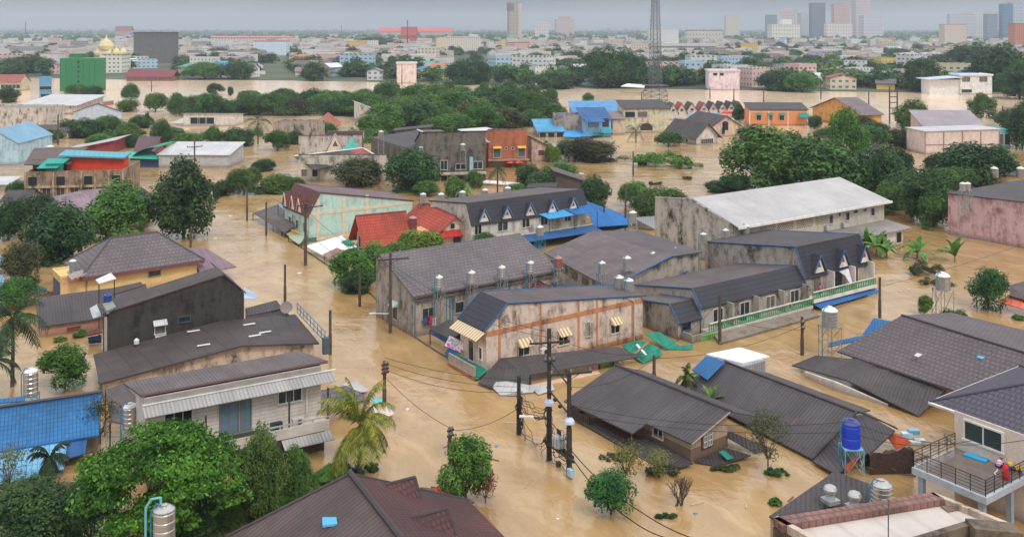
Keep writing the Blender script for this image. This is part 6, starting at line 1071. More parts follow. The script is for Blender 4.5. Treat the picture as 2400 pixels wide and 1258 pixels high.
opening(f.T, 'R', n*.35, 3.2, 3.0, 2.4, frame=BLUET, pane=plain((120, 140, 150), .5)); opening(f.T, 'R', n*.8, 3.2, 2.0, 2.6, frame=plain((60, 160, 190), .5)); g = Geo(); g.slab([(0, 0, 6.1), (n*.65, 0, 6.1), (n*.75, -3, 5.0), (.2, -3, 5.0)], .1); O('blue_awning', g, BLUER, f.T); g = Geo(); g.box(n*.62, n+.2, -1.2, 0, 1.4, 2.6); O('turquoise_balcony', g, plain((60, 170, 190), .6), f.T)
slabthing('blue_lean_to', 'wide light blue lean-to roof over the flood before the blue shophouse', 'roof', [(1320, 320, .9), (1325, 305, 1.8), (1400, 308, 1.8), (1412, 316, .8), (1360, 322, .5)], roofm((60, 150, 206), 'sheet', .3), .12); slabthing('green_sheet_roof', 'small emerald sheet roof below the turquoise balcony', 'roof', [(1388, 318, .9), (1395, 308, 1.6), (1418, 308, 1.6), (1412, 316, .9)], GREENR, .1)
H2('narrow_house', 'narrow cream house with grey roof and white gable edge right of the blue shophouse', m(10), 1436, 1464, 316, 278, 268, 'my+', wallm((206, 184, 158), .4), roofm((130, 112, 110), 'sheet', .4), 4, trim=WHITE)
f = H2('long_roof_block', 'long block with blue, rust and grey roof stripes behind the blue shophouse', m(16), 1345, 1475, 300, 262, 246, 'my+', wallm((190, 176, 156), .4), roofm((84, 148, 200), 'corr', .3), 2); 
f = H2('beige_old_house', 'beige two-storey house with arched balcony opening and stained side wall', m(12), 1462, 1568, 312, 254, 242, 'my+', wallm((206, 198, 166), .45), GREYD, 4, wins=wn(2, 5.0, 3.2, 1.8, a0=0, a1=.55)); n = f.L; g = Geo(); x = n*.5; g.poly([(x-2, -.05, .8), (x+2, -.05, .8), (x+2, -.05, 2.0), (x+1.2, -.05, 2.9), (x, -.05, 3.2), (x-1.2, -.05, 2.9), (x-2, -.05, 2.0)]); O('arched_opening', g, plain((70, 48, 42), .8), f.T)
slabthing('white_ridge_roof', 'thin bright white roof behind the beige arched house, below the lattice tower', 'roof', [(1500, 238, 6.6), (1515, 234, 7.4), (1568, 249, 6.4), (1555, 252, 6.0)], WHITE, .2)
# row of gabled fronts with blue and red awnings
RG_ = 'gabled row houses on the river side'
for i, (px, w, c_) in enumerate(((1578, 22, (70, 64, 68)), (1598, 22, (176, 60, 50)), (1622, 26, (60, 54, 58)), (1650, 22, (150, 70, 72)), (1672, 22, (56, 50, 54)), (1694, 20, (60, 56, 58)), (1714, 18, (58, 54, 58)), (1732, 20, (64, 58, 60)))):
    H2('gabled_row_house', ('black-gabled end house, first from the left of the riverside gabled row', 'red-gabled house, second from the left in the riverside row', 'large dark-gabled house over the blue awning in the riverside row', 'maroon-gabled house, fourth from the left in the riverside row', 'black-gabled house at the centre right of the riverside row', 'black-gabled house left of the red awning in the riverside row', 'small black-gabled house above the red awning', 'black-gabled right end house of the riverside row')[i], m(9), px-w/2, px+w/2, 282-i*1.0, 262-i, 242-i*.5, 'gv', PW, roofm(c_, 'sheet', .3), 0, group=RG_, wins=[('R', .5, 3.2, 1.0, .8, {})])
slabthing('blue_awnings', 'bright blue awning strip along the riverside gabled row', 'awning', [(1612, 274, 2.0), (1616, 268, 2.8), (1680, 264, 2.8), (1690, 270, 2.0)], plain((40, 150, 206), .5), .1); slabthing('red_awning', 'bright red awning at the right part of the riverside gabled row', 'awning', [(1688, 266, 2.2), (1700, 258, 3.2), (1720, 262, 2.8), (1724, 267, 2.0)], plain((214, 50, 50), .5), .1)
H2('white_gable_cottage', 'white-gabled cottage with large grey roof, flooded to its windows', 1562, 1632, 1682, 340, 318, 290, 'gv', PW, GREYD, 24, ov=1.0, wins=[('R', .5, .2, 4.2, 1.4, dict(mull=6)), ('L', .3, .2, 1.0, 1.0, {}), ('L', .7, .2, 1.0, 1.0, {})])
H2('peach_grey_house', 'peach house with large dark grey roof and a black tank behind the white-gabled cottage', 1604, 1668, 1735, 322, 296, 272, 'gv', wallm((214, 184, 160), .3), GREYD, 18, wins=[('R', .4, .8, 1.2, 2, {})]); ytank(1700, 284, 280, .9, 2.2, 'black plastic tank on the peach grey-roofed house', z0=3, pipe=0, mat=BLACK, lidm=BLACK)
f = H2('orange_house', 'orange house with white bands, teal awnings and dark roof', m(10), 1757, 1892, 294, 256, 246, 'my+', wallm((222, 140, 84), .15), GREYD, -4); n = f.L; TEAL = plain((24, 140, 124), .6)
for k in range(3): opening(f.T, 'R', n*(.16+.2*k), 1.8, 1.6, 1.8, awn=(1.2, .5, TEAL))
g = Geo(); g.box(0, n, -.08, 0, 4.6, 4.9)
for k in range(4): g.box(n*k/3-.15, n*k/3+.15, -.1, 0, -1, 5.2)
O('white_band', g, WHITE, f.T); g = Geo(); g.slab([(n*.85, -.1, 4.2), (n*1.02, -.1, 4.2), (n*1.02, -2.4, 3.2), (n*.85, -2.4, 3.2)], .2); O('teal_awning', g, TEAL, f.T)
f = H2('ochre_warehouse', 'ochre-walled warehouse with broad brown-grey double roof by the river', 1882, 2020, 2066, 300, 268, 236, 'gu', wallm((214, 160, 84), .3), roofm((112, 98, 96), 'sheet', .4), 14, 'warehouse', ov=.8)
f = H2('mauve_roof_house', 'house with steep single-slope mauve-grey roof behind the pale pink building, right', m(12), 2166, 2308, 345, 296, 268, 'my+', wallm((206, 176, 164), .3), roofm((150, 138, 144), 'sheet', .3), -6)
f = H2('pale_pink_building', 'pale pink two-storey building with brown columns and turquoise end room', m(10), 2168, 2342, 362, 308, 304, 'mx+', wallm((222, 200, 188), .2), PAL, 4, 'building', ov=.3); n = f.L; g = Geo()
for k in range(5): g.box(n*k/4-.12, n*k/4+.12, -.1, 0, -1, 5.9)
g.box(0, n, -.08, 0, 2.4, 2.6); O('brown_column', g, plain((140, 110, 104), .7), f.T)
f = H2('turquoise_room', 'turquoise end room with tall windows at the right of the pale pink building', m(8), 2338, 2368, 348, 306, 304, 'flat', wallm((130, 200, 204), .1), PAL, 0, 'building', wins=wn(2, 1, 1.4, 3))
H2('white_low_shed', 'low white-roofed shed between the dark trees in front of the pink building', m(8), 2035, 2112, 402, 384, 374, 'my+', PW, WHITER, 0, 'shed'); H2('white_low_shed', 'lower white wall with sheet roof below the low white-roofed shed', m(4), 2030, 2105, 418, 398, 392, 'my+', PW, WHITER, 0, 'shed')
H2('yellow_back_house', 'small yellowish house showing between trees above the pink streaked building', m(8), 2290, 2400, 430, 412, 405, 'my+', wallm((222, 196, 150), .2), GREYD, 2)
for k, (px, lb) in enumerate(((2330, 'left grey tank on the yellowish house between trees'), (2392, 'right grey tank at the edge above the pink streaked building'))): ytank(px, 405, 190, .8, 1.8, lb, z0=3, pipe=0)
H2('dark_lean_house', 'small dark house with slanting grey roof beyond the dormer row', m(7), 1302, 1368, 452, 424, 402, 'mx-', wallm((84, 72, 68), .6), ASB, 6, ov=.5); slabthing('dark_flat_roof', 'thin dark flat roof in front of the slanting grey roof', 'roof', [(1232, 440, 2.4), (1240, 430, 3.0), (1306, 428, 3.0), (1306, 438, 2.4)], GREYD, .2)
slabthing('white_canoe_sheet', 'white crumpled sheet behind the dormer row tanks', 'debris', [(1130, 428, .6), (1140, 422, .9), (1218, 428, .9), (1210, 434, .4)], WHITE, .1)
# lattice mast, poles
def mast(px, yb, ytop, wb, wt, lab):
    o = G(px, yb); s = o.y/F; h = (yb-ytop)*s; b = wb*s/2; tt = wt*s/2; t = T('lattice_tower', lab, 'mast', o, .3); g = Geo(); n = 28; mt = plain((98, 102, 112), .5, .3)
    def c(z): k = b*(1-.9*z/h) if z < h*.14 else b*.55+(tt-b*.55)*(z/h-.14)/.86; return [(-k, -k, z), (k, -k, z), (k, k, z), (-k, k, z)]
    zs = [h*(i/n) for i in range(n+1)]
    for z0, z1 in zip(zs, zs[1:]):
        A, B_ = c(z0), c(z1)
        for i in range(4): j = (i+1) % 4; g.tube(A[i], B_[i], .13, 4); g.tube(A[i], B_[j], .08, 4); g.tube(A[j], B_[i], .08, 4); g.tube(B_[i], B_[j], .08, 4)
    O('lattice', g, mt, t)
    g = Geo(); k = b*.62; z = h*.148; g.box(-k*1.7, k*1.7, -k*1.7, k*1.7, z, z+.25); O('platform', g, plain((90, 88, 90), .7), t); return t
mast(1536, 246, -60, 44, 10, 'tall grey lattice mast rising out of the top of the picture by the river')
f_ = G(2085, 290); t = T('twin_pole', 'tall dark two-legged pole frame standing in the river edge, right', 'utility pole', f_); g = Geo(); w = 18*f_.y/F; h = 88*f_.y/F; g.tube((0, 0, -2), (0, 0, h), .25, 6).tube((w, 0, -2), (w, 0, h*.95), .25, 6); O('pole', g, POLEM, t); g = Geo()
for z in (.25, .4, .55, .7, .85): g.box(0, w, -.15, .15, h*z, h*z+.3)
O('crossarm', g, POLEM, t)
# street poles
A1 = ((.96, 3.0, 0),)
PG = 'plain concrete poles in the flooded street'
for px, yb, yt, lb, kw in ((668, 712, 620, 'thin leaning-free pole in mid street, left of the street trees', {}), (774, 830, 727, 'thin street pole near the satellite dish roof', {}), (843, 718, 640, 'pole in front of the dark street tree by the grey terrace', {}), (579, 517, 440, 'first pole at the left of the wide grey shop-front roof', {}), (624, 552, 474, 'dark banded pole beside the wide grey shop-front roof', {}),
        (901, 962, 845, 'dark pole with many insulator brackets beside the coconut palm', dict(arms=((.93, .7, 0), (.85, .7, 0), (.77, .7, 0)))), (1054, 1062, 1000, 'short bracketed pole behind the round tree, bottom centre', dict(arms=((.9, .6, 0), (.7, .6, 0)))), (1880, 832, 742, 'dark pole between the tank tower and the grey row canopy', dict(arms=((.85, .5, 0), (.7, .5, 0)))),
        (2062, 745, 650, 'pole at the right tip of the long faded blue canopy', {}), (1687, 805, 690, 'dark pole before the green balcony rail of the blue-trimmed row', {}), (1533, 905, 832, 'pole behind the brown gabled house, by the emerald sheets', {}), (1936, 700, 625, 'pole before the dormered block balcony', {}),
        (1466, 535, 432, 'left pole beside the vivid blue roof', {}), (1416, 535, 470, 'thin pole in front of the vivid blue roof', {}), (447, 580, 535, 'street lamp pole in front of the wide dark tree', dict(arms=((.97, 1.2, .5),))), (88, 640, 560, 'thin pole among the trees at the far left', {}),
        (456, 470, 330, 'tall pole with two-tier crossarm in front of the green-fronted warehouse', dict(arms=((.9, 3.0, 0),))), (1484, 412, 355, 'lone thin pole left of the grassy flood island', {}), (28, 300, 256, 'pole with crossarms before the long streaked wall', dict(arms=((.95, 3, 0), (.7, 2.4, 0)))), (136, 340, 270, 'tall transformer pole left of the dense bushes', dict(arms=((.8, 3, 0), (.5, 3, 0)))),
        (1715, 845-0, 840, '', None), (1664, 232, 205, 'thin pole on the river bank, left of three by the riverside row', {}), (1720, 240, 208, 'thin pole on the river bank behind the riverside row', {}), (1790, 245, 212, 'thin pole on the river bank above the orange house', {}), (2036, 248, 215, 'thin pole on the river bank beyond the ochre warehouse', {}), (1924, 232, 185, 'pole rising from the far bank houses, right', {}), (1504, 238, 215, 'thin pole on the river bank left of the lattice mast', {}), (2350, 300, 248, 'pole among dark trees right of the mauve roof', {}), (2382, 345, 300, 'pole at the right edge behind the turquoise room', {}), (942, 200, 150, 'thin pole before the pink cube building', {}), (355, 215, 190, 'low pole standing in the river, left', dict(arms=((.5, 6, 0),)))):
    if kw is not None: pole(px, yb, yt, lb, r=.13 if yb > 400 else .2, **kw)
pole(716, 622, 476, 'tall thick pole with wide crossarm before the mint block', r=.17, arms=((.93, 3.0, 1.0), (.97, 1.6, -.5))); pole(915, 780, 592, 'tall pole with wide crossarm and lamp before the lead-grey terrace', r=.16, arms=((.92, 3.4, .3),), az=.3)
t = THINGS[-1]; g = Geo(); g.tube((0, 0, 2.1), (-1.9, .0, 2.3), .05, 5); g.box(-2.3, -1.6, -.1, .1, 2.25, 2.36); O('lamp_arm', g, plain((210, 210, 210), .5), t)
# transformer cluster at the crossing
PT = plain((58, 50, 46), .9, 0, .3)
pA = pole(1287, 1077, 770, 'tall black pole, left and tallest of the transformer pair at the crossing', r=.17, arms=((.9, 3.2, 0), (.76, .9, 0)), mat=PT, az=.2); pB = pole(1334, 1112, 868, 'thick pole, right of the transformer pair at the crossing', r=.17, arms=((.98, 3.2, .1),), mat=PT, az=.2); pC = pole(1216, 1018, 880, 'dark pole wrapped in cable coils left of the transformer pair', r=.14, mat=PT)
a, b = pA.location, pB.location; yaw = math.atan2(b.y-a.y, b.x-a.x); d = (b-a).length
t = T('transformer', 'grey transformer with fins on a steel platform between the two tall poles', 'transformer', a.lerp(b, .5), yaw); g = Geo(); g.box(-d/2-.5, d/2+.9, -.25, -.12, 1.25, 1.45).box(-d/2-.5, d/2+.3, .12, .25, 1.25, 1.45).box(-.5, .5, -.3, .3, 1.42, 1.5); O('platform', g, DARKW, t)
g = Geo(); g.lathe([(.36, 1.5), (.38, 1.55), (.38, 2.35), (.3, 2.45), (0, 2.47)], n=14)
for k in range(10): an = k*.628; c_, s_ = math.cos(an), math.sin(an); g.box(c_*.46-.05, c_*.46+.05, s_*.46-.05, s_*.46+.05, 1.6, 2.3)
O('casing', g, plain((176, 180, 182), .5), t); g = Geo()
for x in (-.2, 0, .2): g.lathe([(.05, 2.45), (.08, 2.55), (.05, 2.62), (.08, 2.7), (.03, 2.85), (0, 2.86)], (x, 0), 8)
O('bushing', g, plain((70, 46, 40), .4), t); g = Geo(); g.box(d/2+.3, d/2+.8, -.4, -.1, .2, .7); O('switch_box', g, plain((150, 200, 214), .5), t); g = Geo(); g.box(-.3, .0, -.1, .2, -.1, .35); O('junction_box', g, plain((96, 60, 50), .8), t)
for p_, z, lb in ((a, 4.4, 'white cone-shaped guard on the taller transformer pole'), (b, 4.0, 'white cone-shaped guard on the right transformer pole')):
    g = Geo(); g.lathe([(.42, -.15), (.38, .05), (.14, .32), (.12, .32), (.3, .0), (.4, -.15)], n=14); c = O('pole_guard', g, plain((190, 196, 214), .5)); c.location = p_+Vector((0, 0, z)); tag(c, lb, 'pole guard')
t = T('fuse_bracket', 'slanting steel arms with black fuse switches linking the two tall poles', 'bracket', a.lerp(b, .5)+Vector((0, 0, 5)), yaw); g = Geo(); g.tube((-d/2, -.2, .6), (d/2, -.2, -.3), .07, 5).tube((-d/2, .2, 2.4), (d/2, .2, 1.3), .07, 5); O('arm', g, DARKW, t); g = Geo()
for k in range(3): x = -d*.25+k*d*.25; g.box(x-.12, x+.12, -.45, -.3, .3-.25*k, .5-.25*k)
O('fuse_switch', g, BLACK, t)
CGp = 'tangled cables at the crossing poles'; rs = random.Random(11)
def tangle(p, q, n, lab, spread=.9, r=.022):
    g = Geo(); p = Vector(p); q = Vector(q)
    for k in range(n):
        s = rs.uniform(.3, spread*2); a_ = Vector((rs.uniform(-.15, .15), rs.uniform(-.15, .15), rs.uniform(-1, 1))); pts = [(p+a_).lerp(q+a_, i/10)+Vector((math.sin(i*1.1+k)*.18, math.cos(i+k)*.18, -s*4*(i/10)*(1-i/10)+math.sin(i*2+k)*.12)) for i in range(11)]
        pts = [x-p for x in pts]; g.path(pts, r, 4)
    c = O('cable_bundle', g, BLACK); c.location = p; return tag(c, lab, 'cable', CGp)
pz = lambda p, z: (p.x, p.y, z)
c_ = pC.location; tangle(pz(a, 4.2), pz(c_, 3.4), 9, 'thick tangle of black cables between the coil-wrapped pole and the tallest pole'); tangle(pz(a, 2.4), pz(c_, 2.0), 5, 'lower slack cables between the coil-wrapped pole and the tallest pole', 1.2); tangle(pz(a, 3.0), pz(b, 2.4), 6, 'messy cables looping between the two transformer poles', 1.0); tangle(pz(b, .9), pz(a, .9), 6, 'black cables hanging low between the transformer poles', .4); tangle((c_.x-.1, c_.y, 3.6), (c_.x+.1, c_.y, .8), 9, 'coils of black cable hanging on the left wrapped pole', .05, .04); tangle((a.x-.1, a.y-.1, 3.4), (a.x+.05, a.y, .2), 6, 'vertical cable runs clinging to the tallest pole', .05, .035); tangle((b.x-.1, b.y-.1, 2.8), (b.x+.05, b.y, .1), 6, 'vertical cable runs clinging to the right transformer pole', .05, .035)
t = T('street_lamp', 'white street lamp arm low over the water left of the tallest pole', 'street lamp', pz(a, 3.15), 3.0); g = Geo(); g.tube((0, 0, 0), (1.3, 0, .05), .04, 5); O('arm', g, DARKW, t); g = Geo(); g.box(1.2, 2.3, -.12, .12, 0, .12); O('lamp_head', g, WHITE, t)
# long power cables
def PX(px, py, z): return G(px, py, z)
def top(px, yb, z): p = G(px, yb); return (p.x, p.y, z)
for pts, lb, sg in (([top(901, 962, 4.6), pz(c_, 4.4)], 'upper cable from the bracketed pole to the crossing poles', .35), ([top(901, 962, 4.1), pz(c_, 3.9)], 'lower cable from the bracketed pole to the crossing poles', .5), ([top(901, 962, 3.6), pz(c_, 3.5)], 'lowest cable from the bracketed pole to the crossing poles', .7), ([top(915, 780, 8.0), top(716, 622, 8.0), top(579, 517, 7.5)], 'long sagging cable above the flooded street on the left', 1.2), ([top(915, 780, 7.2), top(716, 622, 5.0)], 'second sagging cable above the flooded street', 1.5),
        ([pz(b, 1.6), top(1480, 1262, 1.2), top(1640, 1300, 1.0)], 'heavy cable running low over the water to the bottom edge', .5), ([pz(b, 2.0), top(1500, 1262, 1.8), top(1700, 1330, 1.4)], 'upper heavy cable running low to the bottom edge', .4), ([pz(b, 4.6), top(1990, 1200, 5.5), top(2280, 1290, 7)], 'thin cable from the transformer poles toward the bottom right roofs', .6), ([pz(b, 5.2), top(1990, 1200, 6.2), top(2400, 1290, 7)], 'second thin cable from the transformer poles toward the bottom right', .8),
        ([top(1880, 832, 3.4), top(2062, 745, 3.6), top(2400, 640, 4)], 'cable from the dark pole along the row toward the right edge', .3), ([top(1880, 832, 3.0), top(1533, 905, 2.6), pz(b, 6.5)], 'cable sagging along the street beside the grey row canopy', .8), ([top(1880, 832, 2.6), top(1687, 805, 2.8)], 'short cable from the dark pole to the green-rail pole', .4), ([pz(a, 9.6), top(1533, 905, 3.2), top(1687, 805, 4.6)], 'high cable from the tallest pole over the emerald sheets', .8), ([pz(a, 9.8), top(915, 780, 7.6)], 'high cable from the tallest pole to the terrace pole', 1.0), ([pz(a, 9.4), top(915, 780, 7.2)], 'second high cable from the tallest pole to the terrace pole', 1.3),
        ([top(1054, 1062, 2.0), top(901, 962, 3.0)], 'cable from the short bracketed pole to the one by the coconut palm', .4), ([top(1054, 1062, 1.8), pz(c_, 2.2)], 'low cable from the short bracketed pole to the coil-wrapped pole', .5), ([top(579, 517, 5), top(456, 470, 6)], 'cable crossing the flooded road behind the wide dark tree', 1.0)):
    cable(pts, lb, .02 if 'heavy' not in lb else .036, sg, group=None)
# ================= vegetation, near and middle =================
NT = [ # kind, px, base, w, h, label
 ('big', 372, 1292, 400, 312, 'huge bright green spreading tree filling the bottom left'),
 ('mid1', 598, 1222, 150, 236, 'leafy green tree between the huge bright tree and the slender one'), ('mid2', 702, 1190, 92, 162, 'slender open-crowned tree left of the coconut palm'),
 ('dark0', 50, 1300, 260, 180, 'dark dense tree in the bottom left corner'), ('dark1', 215, 1280, 150, 180, 'dark tree tucked between the corner tree and the huge bright tree'),
 ('fresh1', 1092, 1182, 150, 172, 'round fresh green tree standing alone in the brown flood, bottom centre'), ('dense', 1432, 1204, 122, 112, 'compact round dark green tree right of the transformer poles'),
 ('mango', 2316, 724, 102, 106, 'perfectly rounded dense green tree beyond the big grey roof'), ('fresh1', 152, 908, 130, 108, 'glossy green tree above the big blue roof'), ('fresh1', 2168, 738, 40, 50, 'small green tree left of the far tank tower'),
 ('dark1', 430, 556, 152, 198, 'tall wide dark tree standing in the flooded street, left'), ('mid1', 278, 562, 148, 146, 'leafy tree left of the tall wide dark street tree'), ('dark0', 132, 612, 165, 152, 'broad dark tree left of the yellow house roof'), ('dark1', 20, 560, 90, 100, 'dark tree at the left edge above the small blue roofs'), ('olive1', 50, 668, 90, 110, 'dull olive tree with bare twigs at the left edge'),
 ('mid0', 40, 720, 90, 76, 'green tree just below the left edge blue roofs'), ('fresh1', 822, 672, 108, 96, 'street tree beside the lead-grey terrace, nearest the water'), ('fresh0', 880, 650, 90, 92, 'second street tree touching the lead-grey terrace wall'), ('dark0', 838, 684, 84, 60, 'low dark shrub tree at the foot of the street trees'), ('lime0', 985, 600, 120, 66, 'bright green tree in front of the red-roofed house'), ('fresh0', 930, 618, 84, 56, 'bright bush between the terrace roof and the red porch'),
 ('mid0', 1140, 590, 60, 50, 'green bush at the foot of the first dormer'), ('dark0', 1394, 488, 84, 84, 'dark round tree above the vivid blue roof'), ('mid0', 1484, 482, 72, 62, 'round green tree right of the dark round tree'), ('mid0', 1548, 506, 124, 74, 'wide bushy tree before the warehouse mouldy end wall'), ('dark2', 1512, 512, 70, 60, 'dark shrub tree left of the mouldy end wall'),
 ('dark0', 962, 446, 136, 108, 'big dark domed tree before the grey apartment roof'), ('olive0', 838, 434, 124, 74, 'dull olive tree before the half red roof'), ('mid1', 1064, 466, 56, 58, 'upright leafy tree behind the dormer row, left'), ('dark0', 1240, 436, 66, 56, 'dark tree behind the dormer row, right of the little palm'), ('fresh0', 1312, 428, 90, 54, 'fresh green tree between the brick house and the slanting roof'), ('lime0', 1295, 380, 42, 42, 'bright lime green shrub tree right of the brick house'),
 ('olive0', 1380, 376, 130, 60, 'broad olive tree on a rubbish bank in front of the blue shophouse'), ('mid0', 1332, 372, 60, 50, 'green tree at the left of the rubbish bank'), ('fresh1', 650, 352, 74, 50, 'bright green domed tree in front of the mouldy ruin'), ('dark0', 556, 342, 84, 48, 'dark trees in front of the open carport'), ('dark1', 378, 346, 52, 72, 'dark narrow tree standing before the green-fronted warehouse'), ('mid0', 1567, 342, 66, 38, 'low round bush left of the white-gabled cottage'),
 ('mid0', 572, 452, 84, 66, 'tree at the left of the debris bank before the mint block'), ('mid2', 650, 450, 84, 44, 'low tree on the debris bank before the mint block'), ('dark0', 520, 458, 60, 40, 'bushy tree at the left end of the debris bank'),
 ('mid1', 1790, 450, 190, 166, 'big dark tree left in the large group above the white warehouse'), ('mid2', 1930, 462, 210, 150, 'big mid-green tree in the middle of the large group above the warehouse'), ('fresh1', 1985, 400, 100, 158, 'taller light tree rising from the back of the large tree group'), ('dark0', 1720, 452, 80, 50, 'low dark tree at the left foot of the large tree group'), ('dark1', 2062, 470, 120, 140, 'dark tree at the right of the large tree group'), ('dark1', 1850, 430, 130, 130, 'dark tree filling the gap at the back of the large tree group'),
 ('dark1', 2168, 520, 130, 136, 'dark tree left of the pink streaked building'), ('mid1', 2190, 530, 70, 90, 'lighter tree in front of the dark one by the pink building'), ('dark0', 2100, 490, 80, 80, 'dark tree beside the right end of the white warehouse'), ('dark2', 2296, 436, 196, 106, 'wide umbrella-shaped dark tree before the pale pink building'), ('mid0', 2240, 450, 100, 62, 'green bushy tree below the umbrella-shaped tree'),
 ('mid1', 2142, 318, 92, 90, 'tree left of the mauve roof by the river'), ('olive0', 2100, 345, 90, 50, 'dull tree at the river side, left of the mauve roof'), ('mid1', 2300, 276, 66, 62, 'tree behind the mauve roof beside the river'), ('dark1', 2396, 350, 70, 120, 'dark tree at the right edge behind the turquoise room'), ('dark0', 2110, 410, 70, 70, 'dark tree between the low white sheds and the umbrella tree'),
 ('dark0', 40, 470, 60, 50, 'dark shrub tree above the porch house'), ('dark1', 12, 300, 50, 46, 'dark tree at the left edge before the long streaked wall')]
me, C = crown('crown', 77, 95, 34000, .022, LM['bright'], rx=1, rz=.6, zc=.6, br=(.14, .25), flat=.34, core=.35, shell=.45); PROTO['big'] = (me, trunk_mesh('trunk', C, -.3, .7, .045))
me, C = crown('crown', 78, 30, 8000, .042, LM['mango'], rx=.95, rz=.78, zc=.62, br=(.3, .4), core=.3); PROTO['mango'] = (me, trunk_mesh('trunk', C, -.4, .7)); me, C = crown('crown', 79, 26, 7000, .045, LM['mango'], rx=.95, rz=.75, zc=.6, br=(.25, .42)); PROTO['dense'] = (me, trunk_mesh('trunk', C, -.4, .5))
me, C = crown('crown', 80, 20, 900, .05, LM['yel'], zc=.9, br=(.25, .4), shell=.3); PROTO['sparse'] = (me, trunk_mesh('trunk', C, -.4, .9, .03, BARK, 14)); me, C = crown('crown', 81, 22, 1500, .045, LM['olive'], zc=1.1, rz=.9, br=(.22, .36), shell=.4); PROTO['thin'] = (me, trunk_mesh('trunk', C, -.4, 1.0, .035, BARK, 14)); me, C = crown('crown', 82, 16, 1500, .06, LM['red'], zc=.8, br=(.25, .4)); PROTO['red'] = (me, trunk_mesh('trunk', C, -.4, .7)); me, C = crown('crown', 83, 18, 1700, .06, LM['yel'], zc=.8, br=(.22, .36), core=.5); PROTO['yel'] = (me, trunk_mesh('trunk', C, -.4, .7))
NT += [('dark0', 70, 330, 60, 30, 'dark bushy tree left of the low pinkish building'), ('mid0', 118, 334, 60, 34, 'green bushy tree before the low pinkish building'), ('dark0', 330, 300, 60, 34, 'dark tree at the bank right of the blue-edged warehouse'), ('mid0', 440, 345, 60, 36, 'green tree behind the arched white roof'), ('mid1', 500, 342, 44, 50, 'upright tree right of the arched white roof'), ('dark0', 690, 338, 50, 36, 'dark tree left of the turquoise gable shop'), ('mid0', 760, 318, 60, 34, 'green tree beside the rusty red hip roof'), ('dark0', 880, 312, 80, 40, 'dark tree right of the white gabled house'), ('mid0', 1030, 315, 90, 44, 'green tree behind the grey apartments'), ('mid1', 1190, 300, 80, 50, 'green tree behind the brick house'), ('fresh0', 1240, 296, 70, 44, 'fresh green tree at the right end of the woods'), ('dark0', 1270, 448, 80, 50, 'dark tree beside the slanting grey roof'), ('mid0', 1000, 458, 60, 36, 'green bush tree behind the tanks of the dormer row'), ('dark0', 480, 452, 40, 30, 'small dark tree at the tip of the debris bank'), ('mid0', 695, 452, 50, 40, 'green tree touching the mint block roof'), ('dark1', 85, 520, 90, 70, 'dark tree before the mauve metal roof'), ('mid0', 330, 530, 70, 50, 'green tree under the open pavilion'), ('dark0', 20, 1010, 100, 60, 'dark shrubs at the left edge above the blue roof'), ('mid0', 520, 1230, 140, 110, 'green tree under the right side of the huge bright tree'), ('dark0', 430, 1280, 180, 120, 'dark understorey tree beneath the huge bright tree'), ('mid0', 660, 1215, 90, 70, 'low green tree between slender tree and brown roof'), ('mid0', 770, 1130, 90, 40, 'low shrubs left of the coconut palm'), ('dark0', 1680, 450, 60, 30, 'low dark shrub left of the large tree group'), ('mid0', 2030, 350, 110, 60, 'green tree between the ochre warehouse and river poles'), ('dark0', 2100, 450, 100, 70, 'dark tree behind the white low shed'), ('dark0', 2050, 320, 70, 40, 'dark tree right of the ochre warehouse'), ('olive0', 2020, 300, 60, 30, 'dull shrub tree at the ochre warehouse corner'), ('mid0', 2250, 300, 70, 36, 'green tree left of the one behind the mauve roof'), ('dark0', 2370, 300, 80, 50, 'dark tree on the river side at the right edge'), ('dark0', 1760, 330, 70, 40, 'dark tree before the orange house'), ('mid0', 230, 345, 60, 34, 'green tree left of the rising white roof'), ('dark0', 310, 345, 50, 34, 'dark tree between white roof and brown steep roof'), ('mid2', 410, 330, 70, 34, 'loose green tree above the green fronted warehouse'), ('dark0', 620, 400, 60, 30, 'dark bush tree standing in open water left of the turquoise gable'), ('mid0', 1210, 462, 60, 34, 'green tree before the dark flat roof'), ('mid1', 1110, 440, 44, 44, 'upright green tree behind the banana plant'), ('dark0', 2200, 400, 80, 46, 'dark tree in front of the pale pink building'), ('mid0', 2010, 470, 80, 60, 'green tree right behind the white warehouse ridge'), ('mid1', 2080, 500, 70, 80, 'green tree at the far corner of the white warehouse')]
for nm, col, sd in (('neardark', 'dark', 91), ('nearmid', 'mid', 92)):
    me, C = crown('crown', sd, 48, 26000, .03, LM[col], rx=1, rz=.85, zc=.62, br=(.2, .38), core=.3); PROTO[nm] = (me, trunk_mesh('trunk', C, -.4, .6))
for k, px, yb, w, h, lb in NT:
    if yb > 1000 and k[:3] in ('dar', 'mid'): k = 'neardark' if k[0] == 'd' else 'nearmid'
    tree(k, px, yb, w*1.06, h, lb)
LT = 'floating litter on the flood'; rl = random.Random(31)
